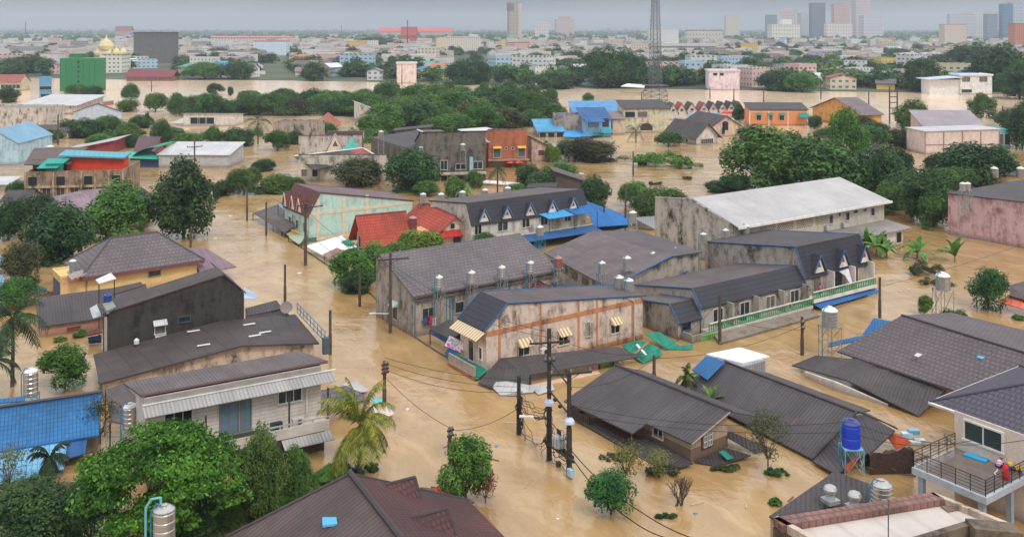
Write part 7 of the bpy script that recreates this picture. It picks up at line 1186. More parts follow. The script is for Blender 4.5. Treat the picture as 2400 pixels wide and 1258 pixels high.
for i in range(20):
    px, py = rl.choice(((rl.uniform(700, 1100), rl.uniform(640, 900)), (rl.uniform(1000, 1500), rl.uniform(930, 1240)), (rl.uniform(1500, 1900), rl.uniform(1120, 1240)), (rl.uniform(2050, 2350), rl.uniform(560, 720)), (rl.uniform(500, 700), rl.uniform(480, 640)), (rl.uniform(1350, 1650), rl.uniform(395, 430)), (rl.uniform(880, 960), rl.uniform(940, 990))))
    kd, cn, c_ = rl.choice((('plank', 'brown', (120, 92, 66)), ('plank', 'pale', (190, 170, 140)), ('plastic_bag', 'white', (226, 226, 222)), ('plastic_bag', 'blue', (90, 150, 200)), ('foam_piece', 'white', (232, 232, 228)))); g = Geo(); s_ = G(px, py).y/105
    if kd == 'branch':
        for k in range(4): a_ = rl.uniform(0, 6.28); g.tube((0, 0, .02), (math.cos(a_)*.6*s_, math.sin(a_)*.6*s_, .1), .035*s_, 4)
    else: w_, d_ = (rl.uniform(.5, 1.0), .07) if kd == 'plank' else (rl.uniform(.12, .25), .13); g.slab([(-w_*s_, -d_*s_, .06), (w_*s_, -d_*s_*.8, .07), (w_*s_*.9, d_*s_, .08), (-w_*s_, d_*s_, .06)], .1)
    c = O(kd, g, plain(c_, .8)); c.location = G(px, py); c.rotation_euler = (0, 0, rl.uniform(0, 6.28)); tag(c, f'small {cn} {kd.replace("_", " ")} adrift {"in the street left of centre" if px < 980 else ("at the crossing, bottom centre" if px < 1500 else ("at the right" if px > 1900 else "right of centre"))}', kd.replace('_', ' '), LT)
tree('red', 1138, 1178, 62, 84, 'reddish-leaved shrub leaning at the right of the lone round tree', name='shrub', cat='shrub'); tree('sparse', 1466, 1132, 124, 98, 'sparse yellowish tree behind the compact round tree'); tree('thin', 1800, 1106, 124, 150, 'thin dark olive tree over the long corrugated roof edge'); tree('thin', 235, 1040, 120, 110, 'thin grey-green tree with bare twigs over the big blue roof'); tree('yel', 135, 1268, 120, 135, 'shrub with yellow flower clusters, bottom left', name='shrub', cat='shrub'); tree('sparse', 20, 1160, 110, 120, 'sparse leafy twigs over the light blue awning at the left edge'); tree('sparse', 1545, 1120, 90, 70, 'nearly leafless yellow shrub in front of the brown gabled house', name='shrub', cat='shrub')
palm(845, 1118, 215, 188, 'yellow-green coconut palm with orange fruit bunches, bottom centre', PALMY, 24, seed=4, coconut=True, nleaf=42, dr=.95); bush(838, 1108, 120, 24, 'dark shrub at the foot of the coconut palm', 'dark', seed=3)
palm(28, 905, 190, 215, 'large dark palm at the left edge beside the glossy tree', PALMD, 16, seed=9, nleaf=20); palm(-10, 960, 120, 150, 'second dark palm cut by the left edge', PALMD, 12, seed=12, nleaf=18); palm(118, 1160, 95, 118, 'feathery palm over the light blue awning, bottom left', PALMD, 14, seed=5, nleaf=18)
palm(605, 338, 68, 74, 'coconut palm before the open carport in the middle distance', PALMD, 13, seed=6, nleaf=10); palm(1166, 462, 62, 82, 'small drooping palm behind the dormer row', PALMD, 12, seed=7, nleaf=10); palm(1490, 334, 56, 44, 'small palm in the flood below the beige arched house', PALMD, 11, seed=8, nleaf=9); palm(293, 445, 48, 60, 'small palm at the right end of the brown concrete block', PALMD, 12, seed=13, nleaf=10); palm(1013, 262, 56, 92, 'tall palm rising above the middle woods', PALMD, 13, seed=14, nleaf=9); palm(1610, 930, 62, 66, 'short palm beside the blue sheet on the long roof', PALM, 11, seed=15, nleaf=14); palm(98, 348, 44, 44, 'small round palm in front of the low pinkish building', PALMD, 11, seed=16, nleaf=9); palm(1212, 430, 40, 50, 'small palm right of the four dormer-row tanks', PALMD, 10, seed=18, nleaf=9); palm(1432, 372, 44, 40, 'ragged palm at the right end of the rubbish bank', PALM, 9, seed=19, nleaf=9)
for i, (px, yb, w, h, lb) in enumerate(((2055, 600, 84, 70, 'tall banana clump at the dormered block corner'), (2030, 592, 60, 76, 'banana plant leaning on the dormered block'), (2078, 604, 60, 48, 'right small banana plant of the corner clump'), (2150, 606, 78, 50, 'half-drowned banana plant, middle of the open water'), (2238, 614, 76, 50, 'banana plant with sparse arching leaves, right of the half-drowned one'), (1665, 955, 60, 50, 'broad-leaved plant between the two dark roofs'), (1096, 465, 40, 40, 'yellow-green banana plant behind the dormer row'), (100, 318, 40, 22, 'banana plants along the long streaked wall'))): banana(px, yb, w, h, lb, 9, 30+i)
for px, yb, w, h, lb, c, y2 in ((2165, 640, 110, 26, 'flattened leafy vegetation on the water below the banana plants', 'olive', 12), (2230, 746, 70, 24, 'half-sunken bush at the foot of the far tank tower', 'dark', 8), (2340, 560, 90, 14, 'floating green weeds before the pink streaked building', 'fresh', 6), (2172, 538, 22, 10, 'tiny drifting weed clump near the dark tree', 'fresh', 4), (2385, 748, 30, 12, 'small green tuft by the orange roof edge', 'fresh', 4),
        (1560, 388, 180, 34, 'low grassy island with bright green right end in the flood', 'fresh', 16), (1600, 392, 110, 16, 'bright green floating weeds at the right of the grassy island', 'lime', 8), (1612, 420, 34, 8, 'drifting debris clump right of the lone thin pole', 'olive', 4), (1535, 432, 40, 8, 'second drifting debris clump above the bushy trees', 'olive', 4),
        (1562, 1212, 54, 9, 'dark weed clump in the water near the compact round tree', 'dark', 6), (1815, 1182, 30, 16, 'bright small plant at the corner of the vented roof', 'fresh', 6), (1820, 1110, 70, 12, 'drifting leafy branch under the thin olive tree', 'dark', 8), (1440, 1075, 90, 14, 'drowned twigs left of the brown gabled house', 'olive', 8), (1700, 1100, 80, 12, 'drowned leaves at the right foot of the brown gabled house', 'olive', 8), (2190, 665, 110, 14, 'sparse floating plants beyond the far tank tower', 'olive', 8), (1560, 1110, 110, 22, 'twiggy drowned shrubs before the brown gabled house', 'olive', 12),
        (140, 800, 34, 11, 'small round bush in the water below the salmon wall', 'fresh', 5), (185, 790, 26, 20, 'little bush beside the maroon shed', 'mid', 5), (285, 672, 70, 22, 'shrub growing along the yellow house wall', 'fresh', 6), (476, 628, 60, 26, 'shrub behind the mouldy house roof tip', 'fresh', 8), (690, 832, 70, 24, 'green climber on the cream wall under the long dark roof', 'mid', 6), (600, 452, 200, 22, 'low tangled growth along the debris bank', 'mid', 8),
        (1180, 590, 120, 34, 'climbing plants over the balconies of the dormer row', 'fresh', 10), (1400, 378, 160, 16, 'rubbish and weeds along the bank before the blue shophouse', 'olive', 6), (1140, 470, 160, 18, 'patchy weeds on the muddy water behind the dormer row', 'fresh', 10), (590, 320, 60, 24, 'palms and shrubs before the mouldy ruin', 'mid', 8), (230, 305, 200, 30, 'dense bushes in front of the blue-edged warehouse', 'dark', 12), (270, 325, 150, 40, 'dense green bushes left of the brown steep roof', 'mid', 14), (400, 334, 60, 18, 'yellow-green bush behind the green-fronted warehouse', 'lime', 6), (470, 330, 120, 22, 'bushes behind the arched white roof', 'mid', 8), (2140, 300, 60, 20, 'reeds on the bank below the pole frame', 'mid', 6), (1190, 272, 100, 30, 'light green banana thicket at the right of the middle woods', 'lime', 10), (1260, 345, 80, 20, 'bushes behind the brick house', 'mid', 8), (850, 330, 130, 30, 'bushes in front of the white gabled house', 'mid', 10)):
    bush(px, yb, w, h, lb, c, seed=int(px), y2=y2, dens=(.5+w/160)*(.22 if yb > 1040 and w < 120 else 1), size=.16 if yb > 1040 and w < 120 else None)
for px, yb, w, h, lb in ((520, 262, 220, 24, 'undergrowth filling the left third of the riverside woods'), (720, 262, 240, 26, 'undergrowth filling the middle of the riverside woods'), (960, 286, 260, 34, 'undergrowth before the taller right riverside woods'), (1180, 282, 240, 30, 'undergrowth at the right end of the riverside woods')): bush(px, yb, w, h, lb, 'dark', seed=int(px), y2=18, dens=2.6, nb=40)
# bare drowned shrub
o = G(1590, 1186); t = T('bare_shrub', 'leafless dark shrub with upright twigs standing in the flood, front right', 'shrub', o); g = Geo(); rs = random.Random(2)
def twig(p, d, r, n):
    q = p+d*rs.uniform(.45, .75); g.tube(p, q, r, 5, r*.65)
    if n:
        for k in range(rs.choice((2, 3))): twig(q, (d+Vector((rs.uniform(-.5, .5), rs.uniform(-.5, .5), rs.uniform(-.1, .35)))).normalized()*d.length*.85, r*.62, n-1)
for k in range(6): twig(Vector((rs.uniform(-.3, .3), rs.uniform(-.2, .2), -.2)), Vector((rs.uniform(-.45, .45), rs.uniform(-.4, .4), 1)).normalized(), .06, 4)
O('branches', g, BARK, t)
# woods between the flooded quarter and the river: every tree its own
WK = ['dark0', 'dark1', 'mid0', 'mid1', 'dark2', 'olive0', 'mid2', 'mid0', 'fresh0', 'dark0', 'mid1', 'fresh1']; WG_ = 'trees of the riverside woods'; rw = random.Random(21)
def woods(x0, x1, yt, yb, n, wr, hr, where, grp, kinds=WK):
    for i in range(n):
        px = x0+(x1-x0)*(i+.5)/n+rw.uniform(-14, 14); yy = yb(px) if callable(yb) else yb; tt = yt(px) if callable(yt) else yt; y = rw.uniform(tt, yy); k = rw.choice(kinds); w = rw.uniform(*wr)*(y-YH)/180; h = rw.uniform(*hr)*(y-YH)/180
        tree(k, px, y, w, h, f'{ {"d": "dark green", "m": "mid green", "o": "dull olive", "f": "fresh green"}[k[0]]} {"wide " if w > h*1.25 else "tall " if h > w*1.1 else ""}tree {where}', group=grp)
woods(415, 860, 250, 274, 26, (44, 84), (26, 52), 'in the left riverside woods', WG_); woods(560, 860, 236, 250, 12, (34, 70), (24, 40), 'behind the left riverside woods', WG_)
woods(850, 1300, 250, 302, 36, (50, 100), (38, 70), 'in the right riverside woods', WG_); woods(900, 1290, 236, 254, 14, (40, 76), (30, 50), 'behind the right riverside woods', WG_); woods(860, 1180, 296, 322, 12, (56, 90), (40, 60), 'before the right riverside woods', WG_)
for px, yb, w, h, k, lb in ((305, 238, 44, 46, 'mid0', 'lone round tree on the river bank right of the green block'), (365, 262, 60, 48, 'mid0', 'round green tree on the flooded bank, left'), (300, 262, 60, 34, 'fresh0', 'light green tree beside the blue-edged warehouse'), (177, 226, 50, 32, 'mid0', 'tree in front of the green block, left part'), (216, 238, 60, 40, 'dark1', 'dark tree in front of the green block, right part'), (505, 222, 42, 28, 'dark2', 'small umbrella tree standing alone in the river'), (540, 225, 16, 24, 'dark1', 'tiny dark tree in the river beside the umbrella tree'), (420, 268, 50, 40, 'mid1', 'tree at the left tip of the riverside woods'), (20, 240, 60, 40, 'dark0', 'dark tree left of the pale grey warehouse roof'), (345, 300, 14, 40, 'dark1', 'thin dark tree standing in the flooded channel'), (205, 322, 90, 50, 'dark0', 'dark bushy tree before the blue-edged warehouse'), (255, 318, 70, 52, 'mid0', 'green bushy tree before the blue-edged warehouse'), (300, 330, 60, 46, 'mid2', 'loose tree right of the dense bushes'), (170, 318, 70, 40, 'dark0', 'dark tree left in the dense bushes'), (1550, 262, 60, 26, 'dark0', 'tree at the foot of the lattice mast'), (1385, 262, 70, 30, 'dark0', 'dark tree left of the blue striped roof block'), (1378, 240, 30, 24, 'mid1', 'small tree behind the blue striped roof block'), (1732, 285, 34, 44, 'dark1', 'dark tree at the right end of the riverside gabled row'), (1910, 302, 40, 34, 'dark1', 'dark tree between the orange house and the ochre warehouse'), (1935, 330, 60, 34, 'mid0', 'green tree before the ochre warehouse')):
    tree(k, px, yb, w, h, lb)
# ================= far bank and town =================
FB = [(-400, 176), (100, 182), (300, 186), (700, 188), (1000, 194), (1300, 204), (1700, 210), (2000, 214), (2300, 219), (2900, 226)]
def bank(px):
    for (a, ya), (b, yb) in zip(FB, FB[1:]):
        if px <= b: return ya+(yb-ya)*(px-a)/(b-a)
    return 226
g = Geo(); fr = [G(px, bank(px), .25) for px in range(-1200, 3700, 60)]; n_ = len(fr)
bk = [Vector((p.x*9300/p.y, 9300, .25)) for p in fr]
for i in range(n_-1): g.poly([fr[i], fr[i+1], bk[i+1], bk[i]]); g.poly([(fr[i].x, fr[i].y, -2), (fr[i+1].x, fr[i+1].y, -2), fr[i+1], fr[i]])
gm, t_, N, L, B = newmat('far_ground'); tcx = N.new('ShaderNodeTexCoord').outputs['Object']; L.new(nmix(N, L, ramp(N, L, noise(N, L, tcx, .02, 5, .7), .4, .6), lin((52, 74, 50)), lin((96, 96, 74))), B.inputs['Base Color']); B.inputs['Roughness'].default_value = 1
c = O('far_ground', g, gm); c['kind'] = 'structure'
def gridm(c, wc=(70, 80, 90), bw=3.2, rh=3.1, ms=.95):
    k = ('g', c, wc, bw)
    if k in _mc: return _mc[k]
    m_, t_, N, L, B = newmat('windowed_facade'); uv = N.new('ShaderNodeUVMap').outputs[0]; br = N.new('ShaderNodeTexBrick'); br.offset = 0; L.new(uv, br.inputs['Vector'])
    w = lin(wc); br.inputs['Color1'].default_value = w+(1,); br.inputs['Color2'].default_value = tuple(x*1.5 for x in w)+(1,); br.inputs['Mortar'].default_value = lin(c)+(1,); br.inputs['Scale'].default_value = 1
    br.inputs['Mortar Size'].default_value = ms; br.inputs['Mortar Smooth'].default_value = 0; br.inputs['Brick Width'].default_value = bw; br.inputs['Row Height'].default_value = rh
    L.new(nmix(N, L, ramp(N, L, noise(N, L, N.new('ShaderNodeTexCoord').outputs['Object'], .2, 3), .4, .7, 0, .25), br.outputs[0], lin(tuple(x*.7 for x in c))), B.inputs['Base Color']); B.inputs['Roughness'].default_value = .7; _mc[k] = m_; return m_
def block(name, lab, cat, px, w, yb, yt, dep, c, rc=(150, 146, 140), ang=8, Y=None, top=None, wc=(70, 80, 90), parts=(), group=None, grid=True, roof=None):
    'multi-storey block: centre px, width in pixels, foot row yb (or distance Y), top row yt'
    Y = Y or F*HC/(yb-YH); o = AT(px, YH, Y); o.z = 0; s = Y/F; W_ = w*s; H = HC-(yt-YH)*s; t = T(name, lab, cat, o, math.radians(ang), group)
    g = Geo(); g.prism([(-W_/2, 0), (W_/2, 0), (W_/2, dep), (-W_/2, dep)], -1, H); O('wall', g, (gridm(c, wc, 7, 9, 2.6) if Y > 2000 else gridm(c, wc)) if grid else wallm(c, .3), t)
    if roof: body_ = Geo(); e = 1.2; body_.slab([(-W_/2-e, -e, H-.2), (W_/2+e, -e, H-.2), (W_/2+e, dep/2, H+roof), (-W_/2-e, dep/2, H+roof)], .3).slab([(-W_/2-e, dep/2, H+roof), (W_/2+e, dep/2, H+roof), (W_/2+e, dep+e, H-.2), (-W_/2-e, dep+e, H-.2)], .3); O('roof', body_, plain(rc, .8), t)
    else: g = Geo(); e = .5; g.box(-W_/2-e, W_/2+e, -e, dep+e, H+.003, H+.9); O('roof', g, plain(rc, .8), t)
    for (nm, x0, x1, h0, h1, cc) in parts: g = Geo(); g.box(x0*W_, x1*W_, dep*.2 if h0 >= 1 else -1.2, dep*.8, h0*H+(1 if h0 >= 1 else 0), h1*H); O(nm, g, plain(cc, .7), t)
    return t, W_, H
# landmarks
block('unfinished_tower', 'lone unfinished concrete high-rise standing far above the town, top centre', 'tower', 1207, 26, 0, 6, 30, (176, 160, 146), (140, 124, 112), 12, Y=2300, wc=(110, 112, 116), parts=(('crane_floor', -.58, -.1, .8, .97, (120, 110, 104)), ('side_core', .3, .62, 0, .98, (196, 182, 168))))
block('grey_block', 'big windowless grey concrete block beyond the river, left', 'building', 355, 82, 149, 78, 30, (112, 108, 106), (84, 80, 78), 3, grid=False)
t, w, h = block('temple_hall', 'white ornate mosque-like hall with golden domes beside the green block', 'temple', 262, 46, 172, 128, 20, (226, 220, 206), (206, 190, 150), 4, wc=(90, 84, 80)); gd = plain((214, 196, 146), .6); g = Geo(); g.box(-w*.75, -w*.2, 6, 16, 0, h*1.25); O('dome_tower', g, plain((224, 216, 196), .7), t)
for x, z, r in ((-w*.5, h*1.25, 5.5), (-w*.85, h*.95, 3.5), (.0, h*1.0, 3), (w*.35, h*1.0, 3)): g = Geo(); g.lathe([(r, z), (r*1.05, z+r*.5), (r*.7, z+r*1.1), (r*.2, z+r*1.5), (0, z+r*2.2)], (x, 10), 12); O('dome', g, gd, t)
block('hospital', 'white and sky-blue hospital building with red roof edge, left of centre', 'hospital', 632, 76, 131, 97, 26, (216, 226, 232), (190, 120, 104), 4, wc=(110, 170, 200)); block('pink_cube', 'pale pink cube house on the far bank, just left of centre', 'house', 953, 46, 196, 150, 12, (226, 206, 196), (206, 196, 190), 6, grid=False)
block('white_pink_house', 'square pinkish-white house with three dark windows on the far bank, right of centre', 'house', 1698, 70, 212, 168, 14, (222, 204, 208), (200, 190, 192), -3, grid=False); t = THINGS[-1]; 
for x in (-5, -1.5): opening(t, 'R', x, 8, 2.2, 1.4)
t, w, h = block('modern_white_house', 'modern white villa with blue roof and dark windows on the far bank, right', 'house', 2288, 72, 222, 178, 14, (226, 224, 220), (214, 212, 208), -4, grid=False)
for x in (-5, 3.5): opening(t, 'R', x, 6.5, 4, 2.6, mull=2)
opening(t, 'R', -w*.3, 1, 5, 1.6); g = Geo(); g.box(-w*1.45, -w/2, 1, 13, -1, h*.78); O('wing', g, plain((222, 220, 216), .7), t); g = Geo(); g.slab([(-w*1.6, -2, h*.82), (-w*.45, -2, h*.95), (-w*.45, 14, h*.95), (-w*1.6, 14, h*.82)], .4); O('wing_roof', g, plain((190, 200, 214), .6), t); g = Geo(); g.box(-w*.4, w*.3, 8, 14, h, h*1.12); O('blue_roof', g, plain((70, 120, 176), .6), t)
block('maroon_roof_hall', 'low maroon-roofed riverside hall left of centre on the far bank', 'building', 350, 104, 190, 180, 14, (150, 120, 112), (122, 62, 66), 3, roof=4, grid=False); block('apartment', 'cream and white apartment block, centre of the far town', 'apartment block', 1085, 82, 121, 88, 22, (224, 212, 198), (214, 206, 198), 10, wc=(120, 96, 90), parts=(('side_wing', -.75, -.5, 0, .95, (214, 196, 164)),))
block('yellow_block', 'plain mustard yellow block left of centre in the far town', 'building', 834, 46, 121, 97, 20, (214, 186, 120), (206, 180, 120), 3, grid=False); block('orange_block', 'orange-roofed salmon block right of the cream apartment block', 'building', 1215, 50, 123, 100, 20, (222, 160, 130), (206, 110, 80), 5); block('white_apartment', 'large white apartment block with many windows just right of the lattice mast', 'apartment block', 1556, 68, 112, 68, 24, (226, 224, 222), (216, 214, 212), -3, wc=(120, 126, 134)); block('brown_hotel', 'long hotel with dark roof and white columns right of the mast', 'hotel', 1652, 84, 106, 72, 24, (206, 196, 182), (96, 78, 70), -3, wc=(96, 88, 84)); block('teal_block', 'dull teal block at the left of the dark-roofed hotel', 'building', 1612, 24, 104, 76, 20, (120, 160, 162), (110, 140, 140), -3)
block('long_school', 'long white school building with grey roof left of the red-roofed complex', 'school', 590, 190, 104, 88, 18, (216, 196, 190), (190, 120, 110), 2, roof=3); block('school_wing', 'long white wing with many windows below the dark-roofed hotel', 'school', 1600, 150, 132, 108, 18, (220, 216, 210), (150, 142, 140), -2, roof=3)
for px, w_, yt, lb in ((930, 80, 66, 'red-roofed white complex near the horizon, left one of three'), (990, 90, 66, 'widest red-roofed complex near the horizon, middle of three'), (1040, 40, 66, 'red-roofed complex near the horizon, right one of three')): block('red_roof_complex', lb, 'building', px, w_, 92, 74, 40, (210, 160, 146), (196, 92, 78), 2, roof=14)
block('temple_roof', 'dark red temple roof rising among trees, left of centre', 'temple', 958, 36, 108, 84, 24, (186, 90, 80), (160, 60, 56), 3, roof=18, grid=False); block('red_tower_building', 'dark red pointed-roof building on the left skyline', 'building', 288, 36, 92, 72, 30, (190, 150, 150), (130, 60, 66), 3, roof=16, wc=(120, 70, 76))
for px, w_, yt, Y, c_, wc, lb, pr in ((1718, 32, 38, 3000, (214, 202, 190), (150, 140, 130), 'cream slab tower on the skyline, leftmost of the right-hand high-rises', ()), (1808, 26, 36, 3200, (130, 132, 140), (110, 112, 120), 'small dark tower on the skyline beside the cream slab', ()), (1848, 36, 26, 2900, (206, 190, 186), (140, 136, 146), 'broad pale tower with setback top, skyline right', (('setback_top', -.3, .3, 1.0, 1.09, (206, 180, 176)),)), (1890, 26, 32, 3000, (196, 192, 200), (130, 136, 150), 'thin pale tower left of the dark blue high-rise', ()),
        (1919, 32, 8, 2900, (112, 120, 136), (80, 90, 110), 'tall dark blue-grey high-rise on the right skyline', ()), (1974, 38, 10, 2800, (206, 170, 160), (130, 120, 130), 'pink-brown high-rise with rounded top on the right skyline', (('rounded_top', -.35, .35, 1.0, 1.03, (190, 140, 128)),)), (2024, 40, -6, 3000, (206, 190, 190), (160, 160, 176), 'tallest pale pink twin tower cut by the top edge', ()), (1968, 60, 56, 2500, (226, 214, 206), (170, 150, 146), 'low cream block at the foot of the pink-brown high-rise', ()), (2048, 50, 38, 2700, (206, 202, 206), (150, 156, 166), 'pale block right of the tallest tower', ()),
        (1842, 70, 58, 2300, (226, 220, 206), (180, 170, 150), 'wide cream hospital block below the skyline towers', (('setback_top', -.1, .25, 1.0, 1.3, (226, 220, 206)),)), (2258, 60, 34, 2700, (206, 200, 204), (160, 160, 170), 'pale hospital with stepped roof at the right skyline', ()), (2310, 50, 30, 2700, (214, 210, 212), (160, 164, 172), 'taller pale hospital tower left of the glass tower', ()), (2326, 24, 34, 2500, (130, 140, 154), (90, 104, 124), 'dark glazed block between hospital and glass tower', ()), (2362, 24, 10, 2500, (90, 124, 150), (60, 90, 120), 'slanted blue glass tower at the right skyline', ()), (2386, 30, 6, 2600, (186, 190, 200), (120, 130, 146), 'white-framed high-rise at the right edge of the skyline', ()),
        (2392, 26, 56, 1500, (206, 130, 100), (180, 110, 90), 'orange-brown block at the right edge below the glass tower', ()), (2240, 50, 58, 1700, (226, 206, 190), (190, 160, 150), 'cream twin block right of the far trees', ()), (1268, 30, 50, 2600, (220, 214, 210), (160, 160, 166), 'pale block right of the unfinished tower on the skyline', ()), (1325, 44, 46, 3600, (200, 176, 172), (180, 160, 160), 'hazy pinkish dome-roofed hall right of the unfinished tower', (('dome_block', -.3, .3, 1.0, 1.15, (190, 150, 140)),))):
    block('high_rise' if Y > 2400 else 'city_block', lb, 'tower' if Y > 2400 else 'building', px, w_, 0, yt, 26, c_, tuple(x*.9 for x in c_), R.uniform(-14, 14), Y=Y, wc=tuple(x*.55 for x in wc), parts=pr)
slabthing('riverside_pavilion', 'white-roofed landing pavilion on the far bank left of the lattice mast', 'pavilion', [(1455, 202, 3.4), (1470, 196, 4.6), (1512, 199, 4.6), (1510, 205, 3.4)], plain((214, 214, 216), .6), .4, [(1460, 203, 3.3), (1508, 205, 3.3)])
ro = random.Random(5); ORD = ['first', 'second', 'third', 'fourth', 'fifth', 'sixth', 'seventh', 'eighth', 'ninth', 'tenth', 'eleventh', 'twelfth', 'thirteenth', 'fourteenth', 'fifteenth', 'sixteenth', 'seventeenth', 'eighteenth', 'nineteenth', 'twentieth']
def zone(px): return ('far left', 'left', 'mid left', 'mid right', 'right', 'far right')[max(0, min(5, int(px//400)))]
def deep(y): return 'on far river bank' if y > 158 else ('in far town' if y > 112 else 'near horizon')
WC = [('white', (222, 218, 212)), ('white', (214, 212, 210)), ('white', (224, 222, 218)), ('cream', (220, 204, 176)), ('pinkish', (216, 180, 172)), ('pale blue', (176, 200, 214)), ('grey', (160, 154, 150)), ('yellow', (222, 190, 110))]
RC = [('rusty red', (140, 76, 64)), ('brown', (110, 88, 82)), ('dark grey', (96, 92, 96)), ('grey', (140, 136, 138)), ('grey', (126, 120, 124)), ('blue', (64, 118, 170)), ('white', (206, 206, 206)), ('orange', (190, 104, 72)), ('green', (84, 150, 120)), ('mauve', (136, 112, 120))]
keep = [(1085, 140, 60), (355, 140, 55), (188, 170, 70), (632, 145, 45)]
def free(px, y, r=0): return all(abs(px-a) > c or y < b-30 for a, b, c in keep)
nh = 0
while nh < 470:
    px = ro.uniform(-30, 2430); y = 84+(ro.random()**1.15)*(bank(px)-4-84)
    if nh < 44: px = 1250+nh*27+ro.uniform(-8, 8); y = bank(px)-2-(nh*7 % 26)
    elif nh < 64: px = 420+(nh-44)*44; y = bank(px)-2-(nh*5 % 18)
    if px > 1250 and y > 125 and nh > 64 and ro.random() < .3: continue
    if not free(px, y):
        if nh < 64: nh += 1
        continue
    Y = F*HC/(y-YH); s = Y/F; fl = ro.random(); wn_, wc = ro.choice(WC); rn, rc = ro.choice(RC); ang = math.radians(ro.uniform(-35, 35)); W_ = ro.uniform(9, 17); Dp = ro.uniform(8, 12); o = AT(px, YH, Y); o.z = 0.2
    big = fl > .48 if y < 125 else fl > .84
    if big: W_ *= ro.uniform(1.1, 2.0)*(1.5 if y < 100 else 1); H = ro.uniform(7, 15)*(1.3 if y < 100 else 1); rn = 'flat'
    elif y < 110: W_ *= 1.5; Dp *= 1.4
    else: H = ro.choice((3.4, 6.2, 6.6))
    kd = 'flat' if big else ro.choice(('gu', 'hip', 'gu', 'gv', 'my+'))
    if kd != 'flat' and y > 150: W_ *= .9
    t = T('block_building' if big else 'town_house', f'{"large" if big else ("tall" if H > 5 else "low")} {wn_} {"block" if big else "house"} with {rn} roof, {zone(px)}, {deep(y)}', 'building' if big else 'house', o, ang, 'buildings of the far town' if big else 'houses of the far town')
    wm = gridm(wc, (96, 100, 108), ro.choice((2.8, 3.6))) if big or H > 5 else plain(wc, .85)
    body(t, W_, Dp*(1.3 if big else 1), H, H+(.8 if big else ro.uniform(1.6, 2.8)), kd, wm, plain(rc, .8) if not big else plain((150, 146, 144), .85), .7 if kd != 'flat' else 0, z0=-1, th=.25); nh += 1
# hazy low ridge closing the plain
g = Geo(); P0 = []
for i in range(121): x = -6000+i*100; P0.append((x, 9450+math.sin(i*.7)*60, 42+14*math.sin(i*.11+1)+9*math.sin(i*.37)+4*math.sin(i*1.3)))
for a_, b_ in zip(P0, P0[1:]): g.poly([(a_[0], a_[1]-700, 0), (b_[0], b_[1]-700, 0), b_, a_]); g.poly([a_, b_, (b_[0], 9600, 0), (a_[0], 9600, 0)])
c = O('hills', g, gm); c['kind'] = 'structure'
# far trees: the largest as trees of their own, the rest as one mass
FT = 'trees of the far town'; bank_v = []; bank_s = []
fm = [PROTO[f'far{k}'][0] for k in range(3)]; fv = []
for me_ in fm: c_ = np.empty(len(me_.vertices)*3, np.float32); me_.vertices.foreach_get('co', c_); fv.append(c_.reshape(-1, 4, 3))
cand = []
for i in range(1350):
    px = ro.uniform(-40, 2440) if i % 3 else ro.uniform(1250, 2440); y = 84+(ro.random()**(.62 if px < 1250 else .9))*(bank(px)-84)
    if i % 14 == 1: y = bank(px)-ro.uniform(6, 14)
    if not free(px, y) and y > 150: continue
    if y > bank(px)-15 and i % 14 != 1 and (300 < px < 900 or 1600 < px < 2150): continue
    k = ro.choice((0, 0, 1, 2)); sc = (y-YH)/100; cand.append((y, px, k, ro.uniform(36, 70)*sc, ro.uniform(22, 38)*sc*(1.2 if k == 2 else 1)))
cand.sort(reverse=True)
for y, px, k, w, h in cand[:84]: tree(f'far{k}', px, y, w, h, f'{("dark round", "mid green", "dark upright")[k]} tree, {zone(px)}, {deep(y)}', group=FT)
rs = np.random.default_rng(9)
for y, px, k, w, h in cand[84:]:
    q = fv[k]; m_ = 700 if y > 120 else 260; q = q[rs.choice(len(q), m_, replace=False)]; ctr = q.mean(1, keepdims=True); q = ctr+(q-ctr)*(1.35 if y > 120 else 2.1); o_ = G(px, y); s_ = o_.y/F; a_ = rs.random()*6.28; ca, sa = math.cos(a_), math.sin(a_); x_ = (q[..., 0]*ca-q[..., 1]*sa)*w*s_/2+o_.x; y_ = (q[..., 0]*sa+q[..., 1]*ca)*w*s_/2+o_.y; z_ = q[..., 2]*h*s_/(1.5 if k < 2 else 2.0); bank_v.append(np.stack([x_, y_, z_], -1)); bank_s.append(k)
V = np.concatenate(bank_v); n4 = len(V); me_ = bpy.data.meshes.new('foliage'); me_.vertices.add(4*n4); me_.vertices.foreach_set('co', V.astype(np.float32).ravel()); me_.loops.add(4*n4); me_.loops.foreach_set('vertex_index', np.arange(4*n4, dtype=np.int32)); me_.polygons.add(n4); me_.polygons.foreach_set('loop_start', np.arange(0, 4*n4, 4, dtype=np.int32)); me_.polygons.foreach_set('loop_total', np.full(n4, 4, dtype=np.int32)); me_.materials.append(LM['dark']); me_.materials.append(LM['mid'])
me_.polygons.foreach_set('material_index', np.concatenate([np.full(len(v), 1 if k == 1 else 0, dtype=np.int32) for v, k in zip(bank_v, bank_s)])); me_.update(calc_edges=True); c = O('town_greenery', me_, None); c['kind'] = 'stuff'; c['label'] = 'countless further trees filling the gaps of the far town'
